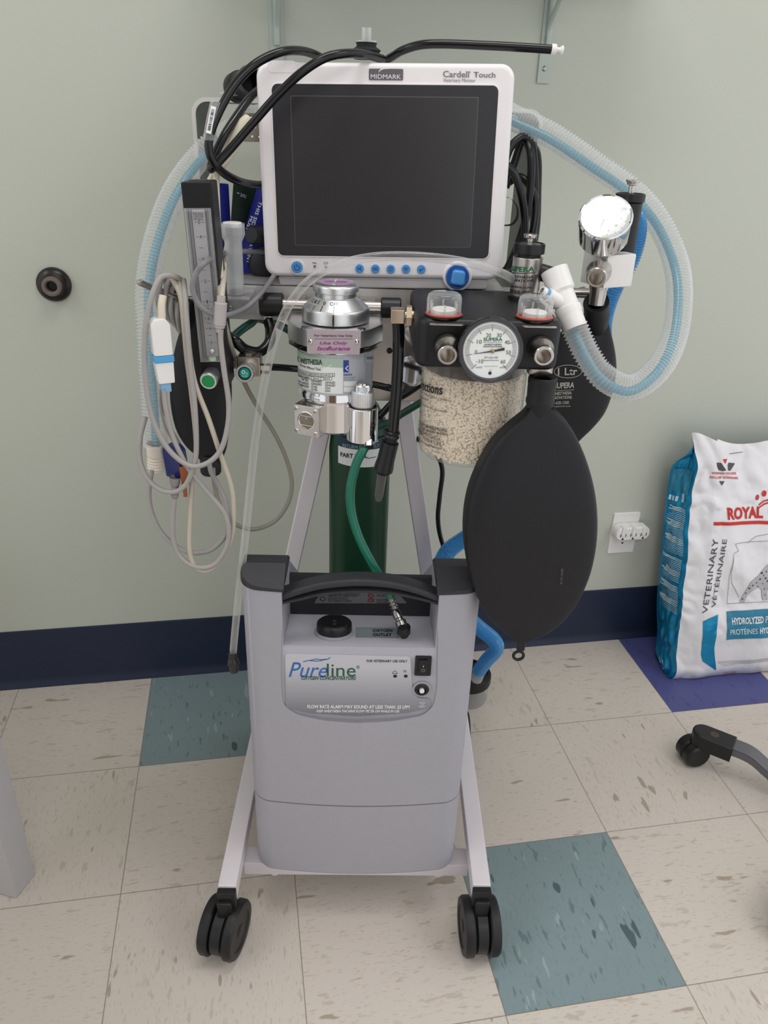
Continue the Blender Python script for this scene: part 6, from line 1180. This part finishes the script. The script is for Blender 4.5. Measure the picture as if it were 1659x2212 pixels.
# ------------------------------------------------------------------ cuffs on the shelf
M_CUFB = mat('royal_blue_nylon', '#202a9c', 0.38, noise=0.06, nscale=30); M_CUFG = mat('dark_green_nylon', '#0e2a22', 0.5, noise=0.1, nscale=30); M_CUFN = mat('black_nylon', '#17181d', 0.5)
def roll(name, c, r, h, m, label, ang0=0, ang1=330, grp=None, tl=(0, 0, 1)):
    o = root(name, c, label, 'blood pressure cuff', grp); g = G(); b_ = bmesh.new(); rows = []; z = Vector(tl).normalized(); x = Vector((1, 0, 0)); x = (x - z * x.dot(z)).normalized(); y = z.cross(x)
    for k in range(41):
        a = math.radians(ang0 + (ang1 - ang0) * k / 40); rr = r * (1 - 0.06 * k / 40); rows.append([b_.verts.new(Vector(c) + (x * math.cos(a) + y * math.sin(a)) * rr + z * (h * t / 4)) for t in range(5)])
    for A_, B_ in zip(rows, rows[1:]):
        for t in range(4): b_.faces.new((A_[t], A_[t + 1], B_[t + 1], B_[t]))
    bmesh.ops.solidify(b_, geom=b_.faces[:], thickness=0.0022); g._merge(b_); return o, part('wrap', g, m, o, angle=50)
cA = V(476, 575, 0.165); cA.z = ST + 0.004
roll('rolled_cuff', cA, 0.0185, V(480, 398, 0.165).z - cA.z, M_CUFB, 'royal blue cuff rolled upright behind the flowmeter', 120, 470)
def sheet(name, quad, m, label, bow=0.01):
    """a bent cuff sheet between four world corners"""
    o = root(name, min(quad, key=lambda p: p.z), label, 'blood pressure cuff'); g = G(); b_ = bmesh.new(); n_ = 36
    def fn(u, v): p = (quad[0] * (1 - u) + quad[1] * u) * (1 - v) + (quad[3] * (1 - u) + quad[2] * u) * v; return p + Vector((0, -bow * math.sin(math.pi * u), 0))
    vs = [[b_.verts.new(fn(a / n_, c / n_)) for c in range(n_ + 1)] for a in range(n_ + 1)]
    for a in range(n_):
        for c in range(n_): b_.faces.new((vs[a][c], vs[a + 1][c], vs[a + 1][c + 1], vs[a][c + 1]))
    bmesh.ops.solidify(b_, geom=b_.faces[:], thickness=0.003); g._merge(b_); pt_ = part('cuff_panel', g, m, o, angle=50); pt_.data.polygons; return o, pt_, fn
oG, pG, fnG = sheet('folded_cuff', [V(492, 575, 0.215), V(600, 575, 0.215), V(612, 402, 0.215), V(504, 396, 0.215)], M_CUFG, 'dark green cuff standing between the blue cuffs and the monitor', 0.012)
FGc = Plane(V(530, 430, 0.198), (1, 0, -0.18), (0, 0, 1)); i = Ink(FGc, 0.0); i.text('LINE', 0, uvbox=[FGc.uv(531, 428), FGc.uv(519, 424), FGc.uv(532, 421)]); i.poly([(511, 416), (516, 415.5), (514.5, 419)]); i.line([(515, 417.5), (518, 419)], 0.0006); i.done('lettering', mat('pale_cuff_print', '#b9c4c0', 0.5, noise=0), oG)
oB, pB, fnB = sheet('folded_cuff', [V(502, 588, 0.165), V(585, 590, 0.165), V(590, 388, 0.175), V(557, 398, 0.175)], M_CUFB, 'royal blue cuff printed with white lettering leaning against the monitor', 0.006)
FBc = Plane(V(545, 500, 0.156), (1, 0, 0), (0, 0, 1)); i = Ink(FBc, 0.0)
def rot_text(s_, p0, p1, hpx, **k):
    a, b = FBc.uv(*p0), FBc.uv(*p1); d_ = (b - a).normalized(); nrm = Vector((-d_.y, d_.x)) * hpx * 0.00064; i.text(s_, 0, uvbox=[a, b, a + nrm], **k)
rot_text('THIS SIDE', (560, 434), (540, 494), 7); rot_text('MUST', (541, 466), (530, 496), 6); rot_text('PATIENT', (541, 518), (532, 568), 6); i.done('lettering', M_INKW, oB)
bk2 = root('cuff_bulb', V(556, 502, 0.135), 'short black round cuff connector lying beside the blue cuff', 'connector')
part('body', G().lathe([(0, 0), (0.011, 0), (0.0125, 0.004), (0.0125, 0.02), (0.01, 0.024), (0, 0.024)], V(566, 508, 0.145), (-0.5, -0.85, 0.1), 28), M_CUFN, bk2)
part('strap', G().lathe([(0.0095, 0), (0.0095, 0.004)], V(548, 509, 0.15), (-0.5, -0.6, 0.1), 28), M_PAPER, bk2)
tag(part('black_pouch', G().sphere(V(575, 570, 0.16), 0.02, 1.3, 0.6, 1.2), M_CUFN, None, loc=V(575, 590, 0.16)), 'soft black pouch wedged under the blue cuff at the monitor corner', 'pouch')
# ------------------------------------------------------------------ black masks
mk = V(540, 174, 0.165); ax = (mk - V(500, 196, 0.225)).normalized()
ms = root('anesthesia_mask', mk, 'black rubber mask cup lying on the guard band at the upper left of the monitor', 'mask')
part('cup', G().lathe([(0.0145, 0.003), (0.0158, 0.0035), (0.017, 0.002), (0.0172, -0.003), (0.0162, -0.007), (0.0162, -0.03), (0.0185, -0.034), (0.0185, -0.05), (0.013, -0.062), (0, -0.064), (0, -0.03), (0.0138, -0.028), (0.0145, 0.003)], mk, ax, 44), M_RUB, ms)
part('rim', G().lathe([(0.0142, 0.002), (0.0152, 0.0042), (0.0166, 0.0042), (0.0176, 0.002), (0.0174, -0.001)], mk, ax, 44), mat('grey_black_rubber', '#3c3c42', 0.35), ms); part('flange', G().box(V(516, 205, 0.205), (0.045, 0.05, 0.004), None, 0.0015), M_CLOUD, ms)
mp_ = V(791, 126, 0.17)
am = root('mask_adapter', mp_, 'clear tube adapter in a ringed black rubber cone on top of the monitor', 'adapter')
def az(py): return V(791, py, 0.17).z
part('cone', G().lathe([(0.016, az(128)), (0.0172, az(113)), (0.0168, az(112)), (0.0172, az(111)), (0.0185, az(110)), (0.0185, az(108)), (0.0125, az(101)), (0.0128, az(95)), (0.0135, az(94)), (0.0135, az(92)), (0.009, az(92))], (mp_.x, 0.17, 0), n=44), M_RUB, am)
part('clear_tube', G().lathe([(0.0125, az(93)), (0.0125, az(89)), (0.0062, az(88)), (0.006, az(60)), (0.0048, az(60)), (0.0048, az(90))], (mp_.x, 0.17, 0), n=36), M_CLR, am)
part('clear_nub', G().cyl((mp_.x + 0.0105, 0.165, az(94)), (mp_.x + 0.0105, 0.165, az(88)), 0.002, n=12), M_CLR, am)
# ------------------------------------------------------------------ dog food bag against the wall
from mathutils import noise as mn
def foil(name, c1, metal, rough):
    m = bpy.data.materials.new(name); m.use_nodes = True; b = NB(m); out = b.n('OutputMaterial'); p_ = b.n('BsdfPrincipled'); b.nt.links.new(p_.outputs[0], out.inputs[0]); tc = b.n('TexCoord')
    b.nt.links.new(b.mix(b.noise(tc.outputs['Object'], 14.0, 3.0), srgb(c1), tuple(min(1, v * 1.12) for v in srgb(c1)[:3]) + (1,)), p_.inputs['Base Color']); p_.inputs['Metallic'].default_value = metal; p_.inputs['Roughness'].default_value = rough
    bp = b.n('Bump'); bp.inputs['Strength'].default_value = 0.35; bp.inputs['Distance'].default_value = 0.006; b.nt.links.new(b.noise(tc.outputs['Object'], 22.0, 3.0, 0.6), bp.inputs['Height']); b.nt.links.new(bp.outputs[0], p_.inputs['Normal']); return m
M_FW = foil('white_bag_film', '#dedde1', 0.12, 0.3); M_FB = foil('blue_foil_film', '#1285b4', 0.45, 0.3)
M_BPANEL = mat('teal_blue_print', '#2a7d9e', 0.35, noise=0.05); M_DG = mat('dark_grey_print', '#4b4a50', 0.45, noise=0)
T3 = WM.to_3x3(); pb0 = WMI @ Wl(1476, 1404, 0.205); pt0 = WMI @ Wl(1512, 985, 0.10)
BW, HT = 0.40, pt0.z + 0.012
OB = wf(pb0.x, -0.205, 0.0); upv = T3 @ Vector(((pt0.x - pb0.x), 0.105, pt0.z - pb0.z)).normalized()
FD = Plane(OB, T3 @ Vector((1, 0, 0)), upv); VH = HT / FD.y.z
def bdisp(u, v):
    e = min(1, max(0, u) / 0.05) * min(1, max(0, BW - u) / 0.05); t = v / VH
    d = 0.016 * e * math.sin(math.pi * min(1, max(0, 0.12 + 0.82 * t))) + 0.008 * mn.noise(Vector((u * 15, v * 12, 1.3))) + 0.006 * (abs(mn.noise(Vector((u * 26 + v * 14, v * 22 - u * 8, 7.7)))) - 0.2) * (0.6 + 1.0 * (t > 0.75) + (1 - e))
    if t < 0.06: d -= 0.02 * (1 - t / 0.06) ** 2
    return d
class BagFront:
    def uv(s, px, py): return FD.uv(px, py)
    def pt(s, u, v, h=0.0): return FD.pt(u, v, bdisp(u, v) + h)
BF = BagFront()
fb = root('pet_food_bag', wf(pb0.x + BW / 2, -0.11, 0), 'white and blue foil bag of dog food leaning on the wall at right', 'bag')
def top_edge(u): return VH + 0.004 * math.sin(u * 40) + 0.022 * math.exp(-((u + 0.012) / 0.035) ** 2) * 0 + (0.006 if u > 0.05 else 0)
def front_fn(a, c):
    u = a * BW; v = max(0.004, c * top_edge(u)); w = max(0, (c - 0.88) / 0.12); e = math.exp(-(u / 0.042) ** 2)
    return BF.pt(u, v) + FD.x * (-0.026 * w ** 2 * e) + FD.y * (0.036 * w ** 1.6 * e) + FD.n * (0.018 * w * e)
front = part('front_panel', G().grid(front_fn, 110, 130), M_FW, fb, angle=180)
# left gusset
bk = [WMI @ Wl(*p) for p in ((1424, 1436, 0.13), (1416, 1405, 0.10), (1420, 1370, 0.075), (1419, 1292, 0.055), (1431, 1152, 0.045), (1446, 1030, 0.05), (1458, 1000, 0.06), (1495, 978, 0.085))]
bk[0].z = 0.004; bks = resample(spline([T3 @ p + WM.translation for p in bk], 10), 0.004)
def side_fn(a, c):
    q = bks[min(len(bks) - 1, int(c * (len(bks) - 1)))]; v = min(VH, max(0.004, c * VH)); f = front_fn(0.0, min(1.0, c)); p = f.lerp(q, a)
    dp = 0.010 * math.sin(math.pi * a) * (1 if c < 0.5 else (1 - c) * 2) - 0.02 * math.sin(math.pi * a) ** 2 * max(0, c - 0.6) * 2.2
    dp += 0.006 * mn.noise(Vector((a * 4, c * 16, 3.1))) * math.sin(math.pi * a) ** 0.5 + 0.007 * mn.noise(Vector((a * 7 + c * 9, c * 22, 9.1))) * (1.4 if c < 0.3 else 0.6) * math.sin(math.pi * a) ** 0.5
    return p + (T3 @ Vector((-0.8, -0.6, 0))) * dp
gus = part('side_gusset', G().grid(side_fn, 24, 90, flip=True), M_FB, fb, angle=180)
g = G(); g.grid(lambda a, c: BF.pt(BW, max(0.004, c * VH)).lerp(wf(pb0.x + BW, -0.02, 0.004 + c * HT * 0.97), a), 6, 20); part('far_gusset', g, M_FB, fb)
g = G(); g.grid(lambda a, c: bks[min(len(bks) - 1, int(c * (len(bks) - 1)))].lerp(wf(pb0.x + BW, -0.02, 0.004 + c * HT * 0.97), a), 12, 20); part('back_panel', g, M_FB, fb)
# front print
i = Ink(BF, 0.0016, 0.008)
def brect(ink, box, nu=24, nv=10): ink.rect(box, nu=nu, nv=nv)
g = Ink(BF, 0.0014); q = [FD.uv(*p) for p in ((1563, 1317), (1563, 1378), (1700, 1368), (1700, 1306))]; g.rect(0, uvq=[q[1], q[2], q[3], q[0]], nu=40, nv=16); pn = g.done('name_panel', M_BPANEL, fb)
g = Ink(BF, 0.0014); q = [FD.uv(*p) for p in ((1511, 1337), (1543, 1322), (1536, 1395), (1508, 1410))]; g.rect(0, uvq=[q[3], q[2], q[1], q[0]], nu=14, nv=20); q = [FD.uv(*p) for p in ((1508, 1410), (1536, 1395), (1544, 1446), (1512, 1424))]; g.rect(0, uvq=[q[3], q[2], q[1], q[0]], nu=10, nv=12); g.done('blue_tab', M_FB, fb)
i = Ink(BF, 0.0022)
def bt(ink, s_, a, b, c, bold=0.0, italic=0.0, sub=1): ink.text(s_, 0, uvbox=[FD.uv(*a), FD.uv(*b), FD.uv(*c)], bold=bold, italic=italic, sub=sub)
bt(i, 'HYDROLYZED', (1574, 1345), (1640, 1340), (1573, 1330), 0.03); bt(i, 'PROTEIN', (1644, 1340), (1690, 1336), (1644, 1325)); bt(i, 'PROTÉINES', (1570, 1367), (1626, 1363), (1569, 1352)); bt(i, 'HYDROLYSÉES', (1631, 1363), (1700, 1358), (1631, 1347), 0.03); i.done('lettering', M_INKW, pn)
i = Ink(BF, 0.0016, 0.008); bt(i, 'ROYAL', (1562, 1119), (1641, 1117), (1562, 1093), 0.035); bt(i, 'CANIN', (1652, 1117), (1735, 1112), (1652, 1090), 0.035)
i.done('red_lettering', M_INKR, fb); i = Ink(BF, 0.0016, 0.008); q = [FD.uv(*p) for p in ((1533, 1131), (1700, 1128), (1700, 1121), (1533, 1124))]; i.rect(0, uvq=q, nu=40, nv=2)
i.done('red_bar', M_INKR, fb); i = Ink(BF, 0.0016, 0.008)
for px, py, r in ((1629, 1072, .0055), (1645, 1064, .006), (1660, 1058, .006), (1675, 1058, .006)): q = FD.uv(px, py); i.dot(q.x, q.y, r, ry=r * 1.25)
for dy in (0, 6): i.line([(1634, 1088 + dy), (1645, 1081 + dy), (1660, 1077 + dy), (1680, 1076 + dy)], 0.0035)
i.done('crown_mark', M_INKR, fb); i = Ink(BF, 0.0016, 0.008); i.poly([(1555, 990), (1567, 990), (1561, 1000)]); i.done('emblem_triangle', M_INKR, fb); i = Ink(BF, 0.0016, 0.008); bt(i, 'VETERINARY EXCLUSIVE', (1533, 1023), (1587, 1024), (1533, 1018), 0.02); bt(i, 'EXCLUSIF VETERINAIRE', (1531, 1032), (1589, 1033), (1531, 1027), 0.02)
i.done('small_red_lettering', M_INKR, fb); i = Ink(BF, 0.0016, 0.008)
for k in range(5):
    for j in range(3): q = FD.uv(1566 + k * 6 + j * 1.5, 1452 + j * 5); i.dot(q.x, q.y, 0.0017)
i.done('red_dots', M_INKR, fb)
i = Ink(BF, 0.0016, 0.008); i.poly([(1540, 998), (1552, 998), (1563, 1014), (1556, 1016), (1548, 1014)]); i.poly([(1570, 998), (1585, 1000), (1574, 1015), (1568, 1015), (1567, 1003)]); i.poly([(1548, 1037), (1561, 1038), (1554, 1047)])
i.done('emblem', M_DG, fb); i = Ink(BF, 0.0016, 0.008); bt(i, 'VETERINARY', (1520, 1320), (1543, 1160), (1509, 1320), 0.0, sub=1); bt(i, 'VÉTÉRINAIRE', (1538, 1308), (1560, 1160), (1527, 1308), 0.0, sub=1)
i.done('side_lettering', M_DG, fb); i = Ink(BF, 0.0016, 0.008); i.line([(1578, 1170), (1600, 1168), (1640, 1165), (1700, 1160)], 0.0008); i.line([(1578, 1170), (1585, 1185), (1575, 1190)], 0.0008); i.line([(1574, 1192), (1566, 1240), (1565, 1301), (1620, 1297), (1700, 1294)], 0.0008); i.line([(1606, 1170), (1625, 1155), (1650, 1149), (1690, 1148)], 0.0008); i.line([(1574, 1200), (1569, 1230), (1572, 1255), (1590, 1286)], 0.0008)
i.done('picture_outline', M_DG, fb); i = Ink(BF, 0.0016, 0.008)
for k in range(4): i.line([(1545 + 4 * k, 1427 + 3 * k), (1600, 1424 + 2 * k), (1690, 1412 + 2 * k)], 0.0006)
i.line([(1575, 980), (1604, 976)], 0.0012); i.done('bottom_lines', M_DG, fb)
# a generic standing dog, printed in grey with dark spots
DOG = [(1592, 1299), (1597, 1283), (1606, 1266), (1613, 1252), (1628, 1240), (1640, 1226), (1650, 1216), (1668, 1210), (1700, 1205), (1740, 1200), (1745, 1250), (1742, 1290), (1730, 1290), (1728, 1255), (1690, 1252), (1660, 1256), (1650, 1272), (1650, 1292), (1640, 1293), (1637, 1270), (1630, 1264), (1616, 1272), (1606, 1284), (1600, 1299)]
i = Ink(BF, 0.0016, 0.008); i.poly(DOG, fine=4); dg = i.done('dog_picture', mat('pale_grey_print', '#b3b3b8', 0.5, noise=0.15, nscale=90), fb)
i = Ink(BF, 0.002); rnd = random.Random(11)
for px, py in ((1603, 1277), (1610, 1266), (1617, 1260), (1625, 1254), (1632, 1246), (1640, 1238), (1646, 1230), (1652, 1224), (1656, 1240), (1648, 1250), (1638, 1256), (1628, 1262), (1643, 1268), (1645, 1281), (1658, 1230), (1654, 1218), (1657, 1250), (1597, 1290), (1636, 1233), (1644, 1244)):
    q = FD.uv(px, py); i.dot(q.x, q.y, rnd.uniform(0.0014, 0.0034), n=9, ry=rnd.uniform(0.0014, 0.003))
i.done('spots', M_DG, dg)
# gusset print
class BagSide:
    def pt(s, a, c, h=0.0): return side_fn(a, c) + (T3 @ Vector((-0.8, -0.6, 0))) * (0.002 + h)
BS = BagSide(); i = Ink(BS, 0.0); rnd = random.Random(4); c = 0.30
while c < 0.74:
    if not (0.535 < c < 0.55 or 0.42 < c < 0.43): a0 = 0.14 + rnd.uniform(0, .015); a1 = rnd.choice((0.84, 0.86, 0.8, 0.7, 0.86)); i.rect(0, uvq=[(a0, c), (a1, c), (a1, c + 0.0028), (a0, c + 0.0028)], nu=14)
    c += 0.0072
MPB = mat('pale_blue_print', '#b9d6e2', 0.4, noise=0); i.done('fine_print', MPB, gus); i = Ink(BS, 0.0); i.rect(0, uvq=[(0.3, 0.765), (0.42, 0.765), (0.42, 0.80), (0.3, 0.80)], nu=4, nv=3)
for k in range(3): i.rect(0, uvq=[(0.55 + .13 * k, 0.765), (0.64 + .13 * k, 0.765), (0.64 + .13 * k, 0.785), (0.55 + .13 * k, 0.785)], nu=4, nv=3)
i.done('white_squares', MPB, gus); i = Ink(BS, 0.0); i.text('15.3 KG', 0, uvbox=[(0.86, 0.05), (0.45, 0.032), (0.86, 0.075)], bold=0.02, sub=1); i.done('weight_lettering', MPB, gus)
i = Ink(BS, 0.0); i.rect(0, uvq=[(0.14, 0.80), (0.48, 0.80), (0.48, 0.90), (0.14, 0.90)], nu=8, nv=10); i.rect(0, uvq=[(0.54, 0.80), (0.88, 0.80), (0.88, 0.90), (0.54, 0.90)], nu=8, nv=10); i.done('grey_blue_panel', M_BPANEL, gus)

# ------------------------------------------------------------------ groups of like things
GROUPS = {'sensor_cable': 'grey and cream sensor cables left of the vaporizer', 'breathing_bag': 'black breathing bags', 'black_gas_hose': 'black gas hoses around the vaporizer',
          'black_cuff_hose': 'black hoses over the monitor', 'folded_cuff': 'blood pressure cuffs beside the monitor', 'rolled_cuff': 'blood pressure cuffs beside the monitor'}
for o in list(SC.objects):
    k = o.name.split('.')[0]
    if o.parent is None and k in GROUPS and 'label' in o: o['group'] = GROUPS[k]
